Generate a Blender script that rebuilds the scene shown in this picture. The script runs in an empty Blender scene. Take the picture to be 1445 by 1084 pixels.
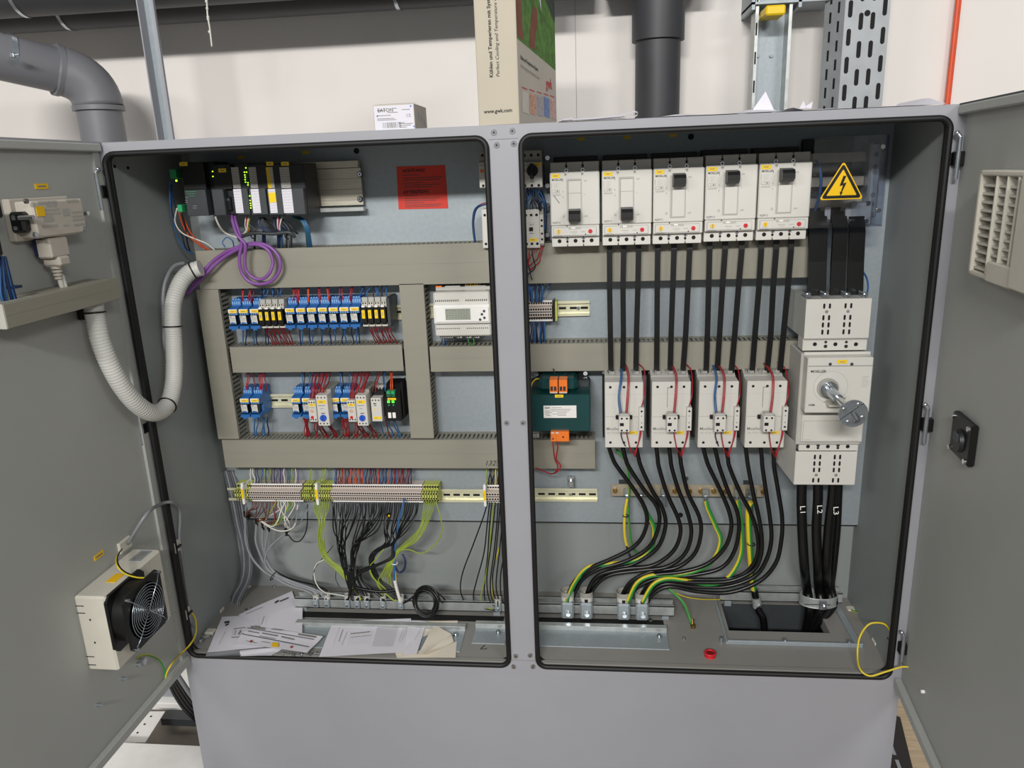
import bpy, math, random
from mathutils import Vector, Matrix
random.seed(7)
sc = bpy.context.scene
COL = sc.collection
rad = math.radians
# ---------------------------------------------------------------- camera calibration (cabinet frame: X right, Y into cabinet, Z up; origin lower left front corner)
F = 1080.33
CP = (0.96057, -1.46799, 1.07603)
CF = (-0.10779, 0.95712, -0.26889); CR = (0.99414, 0.10151, -0.03719); CU = (0.0083, 0.27132, 0.96245)
def ray(u, v):
    a = (u-722.5)/F; b = (v-542)/F
    return Vector([CF[i]+CR[i]*a-CU[i]*b for i in range(3)])
def hit(u, v, n, d):                     # point where the sight line through a measured pixel meets the plane n.p = d
    r = ray(u, v); n = Vector(n); c = Vector(CP)
    return c + r*((d-n.dot(c))/n.dot(r))
def P(u, v, Y): return hit(u, v, (0,1,0), Y)
def PZ(u, v, Z): return hit(u, v, (0,0,1), Z)
def PX(u, v, X): return hit(u, v, (1,0,0), X)
AL, AR = rad(-.84), rad(-5.25)           # door directions measured from straight out
DL = Vector((math.sin(AL), -math.cos(AL), 0)); NL = Vector((math.cos(AL), math.sin(AL), 0))
DR = Vector((math.sin(AR), -math.cos(AR), 0)); NR = Vector((-math.cos(AR), -math.sin(AR), 0))
HL = Vector((0,0,0)); HR = Vector((1.6,0,0))
def MD(left):                            # matrix: local (s along door, o out of the inner face, z)
    h, d, n = (HL, DL, NL) if left else (HR, DR, NR)
    m = Matrix.Identity(4)
    for i in range(3): m[i][0] = d[i]; m[i][1] = n[i]; m[i][2] = (0,0,1)[i]; m[i][3] = h[i]
    return m
ML, MR = MD(True), MD(False)
def dl(u, v, o): p = hit(u, v, NL, o); return (p.dot(DL), p.z)
def dr(u, v, o): p = hit(u, v, NR, NR.dot(HR)+o); return ((p-HR).dot(DR), p.z)
# ---------------------------------------------------------------- materials
def lin(c):
    c /= 255
    return c/12.92 if c <= .04045 else ((c+.055)/1.055)**2.4
def rgb(h): return tuple(lin(int(h[i:i+2], 16)) for i in (0,2,4)) + (1,)
MT = {}
def mat(name, h, rough=.5, metal=0, var=.06, scale=30, bump=0, bscale=400, emit=0, spec=.5, stretch=None):
    m = bpy.data.materials.new(name); m.use_nodes = True; nt = m.node_tree; N = nt.nodes; L = nt.links
    b = N['Principled BSDF']; b.inputs['Roughness'].default_value = rough; b.inputs['Metallic'].default_value = metal
    b.inputs['Specular IOR Level'].default_value = spec
    c = rgb(h); tc = N.new('ShaderNodeTexCoord'); mp = N.new('ShaderNodeMapping'); L.new(tc.outputs['Object'], mp.inputs[0])
    if stretch: mp.inputs['Scale'].default_value = stretch
    n = N.new('ShaderNodeTexNoise'); n.inputs['Scale'].default_value = scale; n.inputs['Detail'].default_value = 4; L.new(mp.outputs[0], n.inputs['Vector'])
    r = N.new('ShaderNodeValToRGB'); r.color_ramp.elements[0].position = .3; r.color_ramp.elements[1].position = .7
    r.color_ramp.elements[0].color = tuple(x*(1-var) for x in c[:3])+(1,); r.color_ramp.elements[1].color = tuple(min(1, x*(1+var)) for x in c[:3])+(1,)
    L.new(n.outputs['Fac'], r.inputs[0]); L.new(r.outputs[0], b.inputs['Base Color'])
    if bump:
        n2 = N.new('ShaderNodeTexNoise'); n2.inputs['Scale'].default_value = bscale; L.new(tc.outputs['Object'], n2.inputs['Vector'])
        bp = N.new('ShaderNodeBump'); bp.inputs['Strength'].default_value = bump; bp.inputs['Distance'].default_value = .002
        L.new(n2.outputs['Fac'], bp.inputs['Height']); L.new(bp.outputs[0], b.inputs['Normal'])
    if emit:
        b.inputs['Emission Color'].default_value = c; b.inputs['Emission Strength'].default_value = emit
    MT[name] = m; return m
mat('wall', 'ebe6e1', .9, var=.03, scale=3, bump=.15, bscale=90)
mat('concrete', '8f877c', .9, var=.15, scale=6, bump=.3, bscale=60)
mat('paint', '999aa0', .42, var=.02, scale=8, bump=.06, bscale=900)
mat('paint_in', '8e9392', .5, var=.03, scale=6, bump=.05, bscale=900)
mat('paint_door', 'a9aba7', .5, var=.03, scale=5, bump=.05, bscale=900)
mat('galv', 'a0a9ae', .5, .35, var=.05, scale=110, bump=.04, bscale=120)
mat('galv_bright', 'b6bab8', .38, .5, var=.12, scale=50, bump=.05, bscale=100)
mat('steel_tray', 'a2a6a9', .45, .15, var=.1, scale=20)
mat('rail', 'e4e2c4', .35, .35, var=.06, scale=30)
mat('alu', 'cfc9b8', .35, .5, var=.08, scale=12, stretch=(1,1,14))
mat('copper_tin', 'b5aa95', .4, .5, var=.15, scale=30)
mat('brass', '9a8148', .3, .9, var=.2, scale=80)
mat('chrome', 'd5d8da', .18, 1, var=.05)
mat('zinc', 'bcc4cc', .25, .9, var=.12, scale=60)
mat('rubber', '0b0b0c', .55, var=.1)
mat('black', '0d0d0e', .4, var=.1)
mat('cable_black', '0a0a0b', .33, var=.15, scale=40)
mat('plc', '1d2024', .45, var=.08)
mat('plc_light', '3b3f42', .45, var=.08)
mat('duct', '918e81', .5, var=.03, scale=5, stretch=(1,1,8))
mat('duct_in', '8b897e', .6, var=.05)
mat('white_dev', 'd0cec7', .4, var=.02, scale=20)
mat('white_grey', 'b4b3ad', .45, var=.04)
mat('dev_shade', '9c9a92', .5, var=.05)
mat('white', 'efeeea', .45, var=.02)
mat('beige_term', 'd2c5bb', .5, var=.03)
mat('cream', 'cdc9bc', .5, var=.03)
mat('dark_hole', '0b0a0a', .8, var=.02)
mat('ink', '2a2a2c', .7, var=.1)
mat('ink_soft', '85837e', .7, var=.1)
mat('ink_faint', 'a9a7a1', .7, var=.1)
mat('yellow', 'f6cf12', .45, var=.04)
mat('sign_yellow', 'f0c000', .4, var=.04)
mat('green_yellow', 'c3cb62', .5, var=.05)
mat('gy_green', '2f8a3a', .45, var=.06)
mat('gy_yellow', 'd9c22c', .45, var=.06)
mat('lime_wire', '8a9c34', .45, var=.12, scale=60)
mat('relay_blue', '2a68ac', .45, var=.05)
mat('relay_blue_light', '7fb0dd', .5, var=.05)
mat('wire_blue', '2a5f95', .45, var=.1)
mat('wire_navy', '16264f', .45, var=.1)
mat('wire_red', 'a3202a', .42, var=.1)
mat('wire_dark_red', '7b1219', .42, var=.1)
mat('wire_orange', 'c94f26', .42, var=.08)
mat('wire_brown', '5f3327', .5, var=.1)
mat('wire_white', 'd8d5cb', .45, var=.05)
mat('wire_purple', '67487a', .4, var=.1)
mat('wire_teal', '2b5d62', .45, var=.1)
mat('purple', '84529a', .38, var=.05)
mat('cable_grey', '85878b', .42, var=.05)
mat('cable_dark', '5b5d62', .45, var=.08)
mat('paint_floor', '8c8a85', .5, var=.04, scale=6)
mat('hose', 'c9c9c3', .45, var=.03)
mat('pipe_grey', '75767b', .45, var=.06, scale=8)
mat('pipe_dark', '3b3c3f', .5, var=.1, scale=8)
mat('red', 'c9202c', .4, var=.04)
mat('red_sign', 'd8341f', .5, var=.03)
mat('blue_knob', '2456c8', .35, var=.04)
mat('orange', 'ee7a2a', .4, var=.05)
mat('transformer', '0d3f40', .38, var=.08)
mat('lam', '43484a', .5, .4, var=.2, scale=60)
mat('green', '2f9a62', .45, var=.08)
mat('led', 'a6ff2a', .4, emit=3)
mat('led_green', '4dff3a', .4, emit=1.6)
mat('lcd', '9da295', .2, var=.05)
mat('lcd_ink', '5f655c', .4)
mat('paper', 'dcdae2', .8, var=.02, scale=10)
mat('paper_warm', 'ddd5c4', .8, var=.03, scale=10)
mat('card', 'bdb5a3', .75, var=.03, scale=6)
mat('card_box', 'bdb6aa', .75, var=.04, scale=10)
mat('grass', '4e7a2c', .6, var=.45, scale=60)
mat('foliage_dark', '24352a', .6, var=.8, scale=70)
mat('skin_brown', '7a4430', .6, var=.2, scale=20)
mat('orange_pipe', 'e2542a', .45, var=.05)
mat('white_frame', 'f7f5f0', .45, var=.03)
mat('wood', 'cdb898', .7, var=.15, scale=14, stretch=(1,8,1))
mat('tile_pic_a', 'c9c3b8', .5); mat('tile_pic_b', 'c99a80', .5, var=.4, scale=200); mat('tile_pic_c', 'a8a3a8', .5, var=.3, scale=200)
mat('tile_pic_d', '6f86b8', .5, var=.3, scale=200); mat('tile_pic_e', 'd0a8a0', .5, var=.4, scale=200)
def clear():
    m = bpy.data.materials.new('clear_plastic'); m.use_nodes = True; nt = m.node_tree; N = nt.nodes; L = nt.links
    N.remove(N['Principled BSDF']); o = N['Material Output']
    t = N.new('ShaderNodeBsdfTransparent'); t.inputs[0].default_value = (.86,.88,.93,1)
    g = N.new('ShaderNodeBsdfGlossy'); g.inputs['Roughness'].default_value = .08
    nz = N.new('ShaderNodeTexNoise'); nz.inputs['Scale'].default_value = 8
    mr = N.new('ShaderNodeMapRange'); mr.inputs[3].default_value = .05; mr.inputs[4].default_value = .09; L.new(nz.outputs['Fac'], mr.inputs[0])
    x = N.new('ShaderNodeMixShader'); L.new(mr.outputs[0], x.inputs[0]); L.new(t.outputs[0], x.inputs[1]); L.new(g.outputs[0], x.inputs[2]); L.new(x.outputs[0], o.inputs[0])
    MT['clear'] = m
clear()
# ---------------------------------------------------------------- mesh builder
class MB:
    def __init__(s): s.v = []; s.f = []; s.m = []; s.s = []; s.mats = []
    def mi(s, n):
        if n not in s.mats: s.mats.append(n)
        return s.mats.index(n)
    def add(s, vs, fs, m, smooth=False):
        b = len(s.v); s.v += [Vector(v) for v in vs]; k = s.mi(m)
        for f in fs: s.f.append([b+i for i in f]); s.m.append(k); s.s.append(smooth)
        return s
    def box(s, x0, x1, y0, y1, z0, z1, m='white_dev', b=0):
        if x1 < x0: x0, x1 = x1, x0
        if y1 < y0: y0, y1 = y1, y0
        if z1 < z0: z0, z1 = z1, z0
        lo = (x0,y0,z0); hi = (x1,y1,z1)
        if b <= 0:
            vs = [(hi[0] if i&1 else x0, hi[1] if i&2 else y0, hi[2] if i&4 else z0) for i in range(8)]
            return s.add(vs, [(0,2,3,1),(4,5,7,6),(0,1,5,4),(2,6,7,3),(0,4,6,2),(1,3,7,5)], m)
        b = min(b, (x1-x0)*.45, (y1-y0)*.45, (z1-z0)*.45)
        vs = []; idx = {}
        for c in range(8):
            for a in range(3):
                p = []
                for k in range(3):
                    h = (c >> k) & 1; q = hi[k] if h else lo[k]
                    if k != a: q += -b if h else b
                    p.append(q)
                idx[(c,a)] = len(vs); vs.append(p)
        fs = []
        for a in range(3):
            o = [k for k in range(3) if k != a]
            for sgn in (0,1):
                cs = [(sgn<<a), (sgn<<a)|(1<<o[0]), (sgn<<a)|(1<<o[0])|(1<<o[1]), (sgn<<a)|(1<<o[1])]
                fs.append([idx[(c,a)] for c in cs])
        for t in range(3):
            a, c2 = [k for k in range(3) if k != t]
            for sa in (0,1):
                for sb in (0,1):
                    c0 = (sa<<a)|(sb<<c2); c1 = c0|(1<<t)
                    fs.append([idx[(c0,a)], idx[(c1,a)], idx[(c1,c2)], idx[(c0,c2)]])
        for c in range(8): fs.append([idx[(c,0)], idx[(c,1)], idx[(c,2)]])
        ctr = Vector([(lo[i]+hi[i])/2 for i in range(3)]); out = []
        for f in fs:
            p = [Vector(vs[i]) for i in f]; n = (p[1]-p[0]).cross(p[2]-p[0]); cc = sum(p, Vector())/len(p)
            out.append(f if n.dot(cc-ctr) > 0 else f[::-1])
        return s.add(vs, out, m)
    def cyl(s, p0, p1, r0, r1=None, n=14, m='chrome', caps=True, smooth=True):
        r1 = r0 if r1 is None else r1
        p0 = Vector(p0); p1 = Vector(p1); d = (p1-p0).normalized()
        a = d.orthogonal().normalized(); b = d.cross(a)
        vs = []
        for p, r in ((p0,r0),(p1,r1)):
            for i in range(n):
                t = 2*math.pi*i/n; vs.append(p+a*(r*math.cos(t))+b*(r*math.sin(t)))
        fs = [(i,(i+1)%n,n+(i+1)%n,n+i) for i in range(n)]
        s.add(vs, fs, m, smooth)
        if caps: s.add(vs, [tuple(range(n))[::-1], tuple(range(n,2*n))], m)
        return s
    def prism(s, poly, axis, lo, hi, m):
        n = len(poly)
        def mk(p, t):
            return {'x': (t,p[0],p[1]), 'y': (p[0],t,p[1]), 'z': (p[0],p[1],t)}[axis]
        vs = [mk(p,lo) for p in poly]+[mk(p,hi) for p in poly]
        area = sum(poly[i][0]*poly[(i+1)%n][1]-poly[(i+1)%n][0]*poly[i][1] for i in range(n))
        fl = (area > 0) != (axis == 'y')
        fs = [(i,(i+1)%n,n+(i+1)%n,n+i) for i in range(n)]+[tuple(range(n))[::-1], tuple(range(n,2*n))]
        if not fl: fs = [f[::-1] for f in fs]
        return s.add(vs, fs, m)
    def q(s, pts, m):
        return s.add(pts, [tuple(range(len(pts)))], m)
    def fq(s, x0, x1, z0, z1, y, m):     # print or recess shown on a front (-Y) face
        return s.q([(x0,y,z0),(x1,y,z0),(x1,y,z1),(x0,y,z1)], m)
    def dot(s, x, z, y, r, m, n=10):
        return s.q([(x+r*math.cos(2*math.pi*i/n), y, z+r*math.sin(2*math.pi*i/n)) for i in range(n)], m)
    def tube(s, pts, r, m, n=8, sub=5, m2=None, twist=0, frac=.45, closed=False, raw=False, rf=None, caps=True, ph=0):
        pts = [Vector(p) for p in pts]
        if raw: path = pts
        else:
            path = []; K = len(pts); rng = K if closed else K-1
            for i in range(rng):
                g = lambda j: pts[j % K] if closed else pts[max(0,min(K-1,j))]
                a,b,c,d = g(i-1),g(i),g(i+1),g(i+2)
                for k in range(sub):
                    t = k/sub
                    path.append(.5*((2*b)+(c-a)*t+(2*a-5*b+4*c-d)*t*t+(3*b-a-3*c+d)*t**3))
            if not closed: path.append(pts[-1])
        K = len(path); vs = []; up = None
        for i, p in enumerate(path):
            if closed: t = path[(i+1)%K]-path[i-1]
            else: t = path[min(K-1,i+1)]-path[max(0,i-1)]
            if t.length < 1e-9: t = Vector((0,0,1))
            t.normalize()
            if up is None: up = t.orthogonal()
            up = (up-t*up.dot(t))
            if up.length < 1e-6: up = t.orthogonal()
            up.normalize(); w = t.cross(up); rr = rf(i) if rf else r
            for j in range(n):
                a = 2*math.pi*j/n+twist*i/K+ph
                vs.append(p+up*(rr*math.cos(a))+w*(rr*math.sin(a)))
        fs = []; gs = []
        for i in range(K if closed else K-1):
            for j in range(n):
                f = (i*n+j, i*n+(j+1)%n, ((i+1)%K)*n+(j+1)%n, ((i+1)%K)*n+j)
                (gs if (m2 and j < n*frac) else fs).append(f)
        b = len(s.v); s.v += vs
        for L_, mm in ((fs,m),(gs,m2)):
            if L_:
                k = s.mi(mm)
                for f in L_: s.f.append([b+i for i in f]); s.m.append(k); s.s.append(True)
        if caps and not closed:
            k = s.mi(m); s.f.append([b+j for j in range(n)][::-1]); s.f.append([b+(K-1)*n+j for j in range(n)])
            s.m += [k,k]; s.s += [False,False]
        return s
    def ball(s, c, r, m, n=10, k=6):
        c = Vector(c); vs = [c+Vector((0,0,r))]
        for i in range(1,k):
            a = math.pi*i/k
            for j in range(n): vs.append(c+Vector((r*math.sin(a)*math.cos(2*math.pi*j/n), r*math.sin(a)*math.sin(2*math.pi*j/n), r*math.cos(a))))
        vs.append(c-Vector((0,0,r))); fs = [(0,1+j,1+(j+1)%n) for j in range(n)]
        for i in range(k-2):
            for j in range(n): fs.append((1+i*n+j,1+(i+1)*n+j,1+(i+1)*n+(j+1)%n,1+i*n+(j+1)%n))
        e = len(vs)-1; fs += [(e,1+(k-2)*n+(j+1)%n,1+(k-2)*n+j) for j in range(n)]
        return s.add(vs, fs, m, True)
    def T(s, M): s.v = [M @ v for v in s.v]; return s
def obj(name, mb, parent=None):
    lo = Vector([min(v[i] for v in mb.v) for i in range(3)]); hi = Vector([max(v[i] for v in mb.v) for i in range(3)])
    c = (lo+hi)/2
    if parent is None: c.z = lo.z
    me = bpy.data.meshes.new(name)
    me.from_pydata([tuple(v-c) for v in mb.v], [], mb.f)
    me.polygons.foreach_set('material_index', mb.m); me.polygons.foreach_set('use_smooth', mb.s)
    for m in mb.mats: me.materials.append(MT[m])
    me.update()
    o = bpy.data.objects.new(name, me); COL.objects.link(o)
    o.location = c
    if parent is not None:
        o.parent = parent; o.location = c-wloc(parent)
    return o
def wloc(o):
    v = Vector(o.location); p = o.parent
    while p is not None: v += Vector(p.location); p = p.parent
    return v
def tag(o, label, cat, group=None, kind=None):
    if label: o['label'] = label
    if cat: o['category'] = cat
    if group: o['group'] = group
    if kind: o['kind'] = kind
    return o
def thing(name, label, cat, loc, group=None):
    o = bpy.data.objects.new(name, None); COL.objects.link(o); o.location = loc; o.empty_display_size = .02
    return tag(o, label, cat, group)
def solo(name, mb, label, cat, group=None, kind=None): return tag(obj(name, mb), label, cat, group, kind)
def struct(name, mb): o = obj(name, mb); o['kind'] = 'structure'; return o
def dup(root, loc, label=None, group=None):
    r = root.copy(); COL.objects.link(r); r.location = loc
    if label: r['label'] = label
    if group: r['group'] = group
    for ch in list(root.children):
        c = ch.copy(); COL.objects.link(c); c.parent = r
        for g in list(ch.children):
            d = g.copy(); COL.objects.link(d); d.parent = c
    return r
FONTC = {}
def txt(s, size, loc, parent, m='ink', M=None, name='lettering', align='LEFT', bold=0, sx=1, shear=0):
    """flat lettering facing -Y at world LOC (or through matrix M that maps front-facing local coordinates)"""
    key = (s,size,align,bold,sx,shear,m)
    if key not in FONTC:
        cu = bpy.data.curves.new('t', 'FONT'); cu.body = s; cu.size = size; cu.align_x = align; cu.resolution_u = 2; cu.offset = bold*size; cu.shear = shear
        to = bpy.data.objects.new('t', cu); me = bpy.data.meshes.new_from_object(to); me.materials.clear(); me.materials.append(MT[m])
        me.transform(Matrix(((sx,0,0,0),(0,0,-1,0),(0,1,0,0),(0,0,0,1))))
        bpy.data.objects.remove(to); bpy.data.curves.remove(cu); FONTC[key] = me
    me = FONTC[key]
    if M is not None: me = me.copy(); me.transform(M)
    me.name = name
    o = bpy.data.objects.new(name, me); COL.objects.link(o); o.location = loc
    if parent is not None: o.parent = parent; o.location = Vector(loc)-wloc(parent)
    return o
ORD = ['first','second','third','fourth','fifth','sixth','seventh','eighth','ninth','tenth']
def W(pts): return [P(*p) for p in pts]
def wire(pts, r, m, name, label, cat='wire', group=None, m2=None, n=6, sub=5, twist=0, world=False, ph=0, frac=.45, parent=None):
    mb = MB().tube(pts if world else W(pts), r, m, n=n, sub=sub, m2=m2, twist=twist, ph=ph, frac=frac)
    o = obj(name, mb, parent)
    if parent is None: tag(o, label, cat, group)
    return o
J = lambda a: random.uniform(-a, a)
YP = .275
# ================================================================ ROOM
FZ = -.52
struct('floor', MB().box(-3,4.5,-3.5,1.0,FZ-.05,FZ,'concrete'))
struct('wall_back', MB().box(-3,4.5,.89,1.0,FZ,2.6,'wall'))
def RW(u, v, w): return Vector(CP)+ray(u,v)*w
jl = struct('trim_1', MB().box(P(812,60,.888).x,P(812,60,.888).x+.0012,.888,.89,FZ,2.6,'ink_faint'))
# grey elbow pipe on the left
ep = thing('waste_pipe', 'thick grey plastic pipe bending down behind the left end of the cabinet', 'pipe', RW(140,190,2.1))
A = RW(-60,66,1.86); B = RW(84,100,2.02); C1 = RW(139,150,2.08); D1 = Vector((C1.x,C1.y,FZ))
obj('straight_pipe', MB().cyl(A, B, .057, n=32, m='pipe_grey'), ep)
el = []
corner = Vector((C1.x, C1.y, B.z+(C1-B).length*0-.0)); corner = Vector((C1.x, C1.y, (B+(B-A).normalized()*.1).z))
for i in range(13):
    t = i/12; el.append(B*(1-t)**2+corner*2*t*(1-t)+C1*t*t)
obj('elbow', MB().tube(el, .063, 'pipe_grey', n=32, raw=True), ep)
obj('elbow_collar', MB().cyl(B-(B-A).normalized()*.012, B, .0655, n=32, m='pipe_grey').cyl(C1, C1-Vector((0,0,.012)), .0655, n=32, m='pipe_grey'), ep)
obj('down_pipe', MB().cyl(C1, D1, .057, n=32, m='pipe_grey'), ep)
dirp = (B-A).normalized(); cc = RW(14,82,1.94)
cl = obj('pipe_clamp', MB().cyl(cc-dirp*.006, cc+dirp*.006, .0595, n=32, m='zinc'), ep)
obj('clamp_screw', MB().box(*sum([[(RW(18,78,1.86))[i]-.006,(RW(18,78,1.86))[i]+.006] for i in range(3)],[]),m='zinc',b=.002).cyl(RW(14,78,1.86),RW(27,77,1.86),.003,m='zinc'), cl)
# dark ceiling pipes: two runs
def run(u0,v0,u1,v1,Y,r,name,label):
    a = P(u0,v0,Y); b = P(u1,v1,Y); z = (a.z+b.z)/2
    t = thing(name, label, 'pipe', (a.x,Y,z))
    obj('pipe_run', MB().cyl((a.x,Y,z+0),(b.x,Y,z+0), r, n=32, m='pipe_dark'), t)
    return t, z
t1, z1 = run(-260,10,800,-30,.62,.062,'dark_pipe','upper dark pipe running along the wall, nearer to the camera')
t2, z2 = run(-260,22,840,-12,.8,.062,'dark_pipe','dark pipe close to the white wall that ends in the tee above the cabinet')
def setz(t, u, v, Y, r):        # lower edge of the run is seen at (u,v)
    z = P(u,v,Y).z+r*1.02; t.location.z = z; return z
z1 = setz(t1, 200, 14, .62, .062); z2 = setz(t2, 200, 37, .8, .062)
for t,u,v,Y,z in ((t1,38,20,.62,z1),(t2,100,35,.8,z2),(t2,563,8,.8,z2)):
    p = P(u,v,Y); m = MB().cyl((p.x-.005,Y,z),(p.x+.005,Y,z),.0645,n=32,m='zinc'); rg = obj('pipe_ring', m, t); Y > .7 and obj('wall_bolt', MB().cyl((p.x,Y+.06,z),(p.x,.892,z),.005,m='zinc'), rg)
px = P(928,100,.8).x
vt = thing('drop_pipe', 'black vertical pipe with tee fitting dropping behind the cabinet', 'pipe', (px,.8,.9))
obj('vertical_pipe', MB().cyl((px,.8,FZ),(px,.8,z2-.04),.0605,n=32,m='pipe_dark'), vt)
zc = P(928,58,.8).z
obj('tee_fitting', MB().cyl((px,.8,zc),(px,.8,z2),.07,n=32,m='pipe_dark').cyl((px-.14,.8,z2),(px+.12,.8,z2),.07,n=32,m='pipe_dark').ball((px+.02,.8,z2-.02),.078,'pipe_dark',24,14), vt)
# grey vertical steel angle
p0 = P(232,150,.5); x = p0.x
solo('steel_upright', MB().box(x-.016,x+.014,.5,.503,FZ,2.0,'galv').box(x-.016,x-.013,.47,.5,FZ,2.0,'paint').box(x+.008,x+.014,.494,.5,FZ,2.0,'paint'),
     'slim grey steel upright standing in front of the white wall', 'upright')
s = MB()
s.tube([P(289,-30,.55),P(292,5,.55),P(293,22,.55),P(296,40,.55),P(299,66,.55)], .0022, 'wire_white', n=5)
for v in (2,12,24,27,45): s.ball(P(291+v*.1,v,.55),.004,'wire_white',6,4)
solo('hanging_strand', s, 'thin pale dusty strand hanging from the dark pipes', 'strand')
# cable ladder upright with yellow cap
L0 = thing('cable_riser', 'solid galvanised cable riser with a yellow plastic end cap at the top', 'cable tray', P(1080,150,.8))
a = P(1062,100,.8).x; b = P(1103,100,.8).x
obj('riser_plate', MB().box(a,b,.8,.803,FZ,1.9,'galv'), L0)
obj('side_flange', MB().box(b,b+.008,.75,.81,FZ,1.9,'galv_bright'), L0)
for u in (1069,1088): c = P(u,79,.8); obj('screw', MB().cyl((c.x,.8,c.z),(c.x,.792,c.z),.0055,.004,m='chrome'), L0)
m = MB().box(a-.008,a,.75,.81,FZ,1.9,'galv_bright')
for i in range(14):
    z = .9+i*.07; m.fq(a-.0065,a-.0025,z,z+.03,.7495,'dark_hole')
obj('side_flange', m, L0)
c0 = P(1078,24,.7); c1 = P(1107,8,.7)
obj('yellow_cap', MB().box(c0.x,c1.x,.68,.76,c0.z,c1.z,'yellow',b=.004), L0)
m = MB()
zt = P(1090,12,.74).z
m.box(a-.02,b+.12,.74,.89,zt+.012,zt+.018,'galv')
solo('cable_tray_bracket', m.box(a-.02,a-.012,.74,.89,zt,zt+.05,'galv').box(b+.02,b+.028,.74,.89,zt,zt+.05,'galv'), 'short galvanised tray stub behind the yellow cap', 'bracket')
# perforated tray
def slotpoly(cx, cz, w, h):
    pts = []; r = w/2
    for i in range(6): t = math.pi*i/5; pts.append((cx+r*math.cos(t), cz+h/2-r+r*math.sin(t)))
    for i in range(6): t = math.pi+math.pi*i/5; pts.append((cx+r*math.cos(t), cz-h/2+r+r*math.sin(t)))
    return pts
T0 = thing('perforated_cable_tray', 'wide galvanised perforated cable tray standing upright behind the cabinet', 'cable tray', P(1210,140,.8))
xa = P(1188,75,.7).x; xb = P(1251,75,.7).x; xl = P(1169,75,.7).x
m = MB().box(xa,xb,.7,.702,FZ,1.9,'steel_tray'); w = (xb-xa)
for k in range(16):
    z = 1.17+k*.0655
    for fx,off in ((.12,0),(.37,-.03),(.63,-.03),(.88,0)):
        pts = slotpoly(xa+w*fx, z+off, .0105, .04); m.q([(p[0],.6993,p[1]) for p in pts],'dark_hole')
for z in (1.19,1.42): m.dot(xa+w*.5, z, .6993, .0075, 'dark_hole')
obj('tray_face', m, T0)
m = MB().q([(xl,.76,FZ),(xa,.7,FZ),(xa,.7,1.9),(xl,.76,1.9)],'steel_tray')
for k in range(26):
    z = 1.15+k*.045
    for t in (.3,.7):
        c = Vector((xl+(xa-xl)*t,.76-.06*t-.0008,z+(0.02 if t>.5 else 0)))
        d = Vector((xa-xl,-.06,0)).normalized()*.0035
        m.q([c-d+Vector((0,0,-.013)),c+d+Vector((0,0,-.013)),c+d+Vector((0,0,.013)),c-d+Vector((0,0,.013))],'dark_hole')
obj('tray_side', m, T0)
xo = P(1346,50,.9).x
solo('orange_conduit', MB().cyl((P(1339,120,.87).x,.87,FZ),(P(1339,120,.87).x,.87,2.0),.0055,n=10,m='orange_pipe').cyl((P(1339,120,.87).x+.008,.88,FZ),(P(1339,120,.87).x+.008,.88,2.0),.005,n=10,m='orange_pipe'), 'thin bright orange conduit running up the white wall', 'conduit')
# ================================================================ CABINET
H = 1.156; D = .30; ZFL = .018
cab = thing('control_cabinet', 'large grey two-door electrical control cabinet standing open on its plinth', 'cabinet', (.8,0,FZ))
OPL = (.009,.7695,.004,1.1395); OPR = (.8245,1.581,.004,1.1395)
def rrect(x0,x1,z0,z1,r,n=5):
    pts = []
    for cx,cz,a0 in ((x1-r,z1-r,0),(x0+r,z1-r,90),(x0+r,z0+r,180),(x1-r,z0+r,270)):
        for i in range(n): a = rad(a0+90*i/(n-1)); pts.append((cx+r*math.cos(a), cz+r*math.sin(a)))
    return pts
def ringframe(mb, cell, op, y0, y1, m):
    inn = rrect(*op, .022); out = []
    for i in range(4):
        c = [(cell[1],cell[3]),(cell[0],cell[3]),(cell[0],cell[2]),(cell[1],cell[2])][i]; out += [c]*5
    n = 20
    for i in range(n):
        j = (i+1)%n; pts = [(inn[i][0],y0,inn[i][1]),(inn[j][0],y0,inn[j][1]),(out[j][0],y0,out[j][1])]
        if out[i] != out[j]: pts.append((out[i][0],y0,out[i][1]))
        mb.q(pts, m)
        mb.q([(inn[i][0],y0,inn[i][1]),(inn[i][0],y1,inn[i][1]),(inn[j][0],y1,inn[j][1]),(inn[j][0],y0,inn[j][1])], m)
fm = MB()
ringframe(fm, (-.006,.797,-.012,H), OPL, 0, .022, 'paint'); ringframe(fm, (.797,1.602,-.012,H), OPR, 0, .022, 'paint')
fm.box(-.006,1.602,.002,.02,H-.004,H,'paint')
obj('front_frame', fm, cab)
obj('side_panel', MB().box(-.006,.0085,.003,D+.02,-.012,H-.002,'paint_in'), cab)
obj('side_panel', MB().box(1.5815,1.602,.003,D+.02,-.012,H-.002,'paint_in'), cab)
obj('roof_panel', MB().box(-.006,1.602,.001,D+.02,H-.004,H+.001,'paint').box(.0,1.6,.003,D,H-.012,H-.004,'paint_in'), cab)
obj('back_panel', MB().box(0,1.6,D,D+.012,0,H-.004,'paint_in'), cab)
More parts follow.
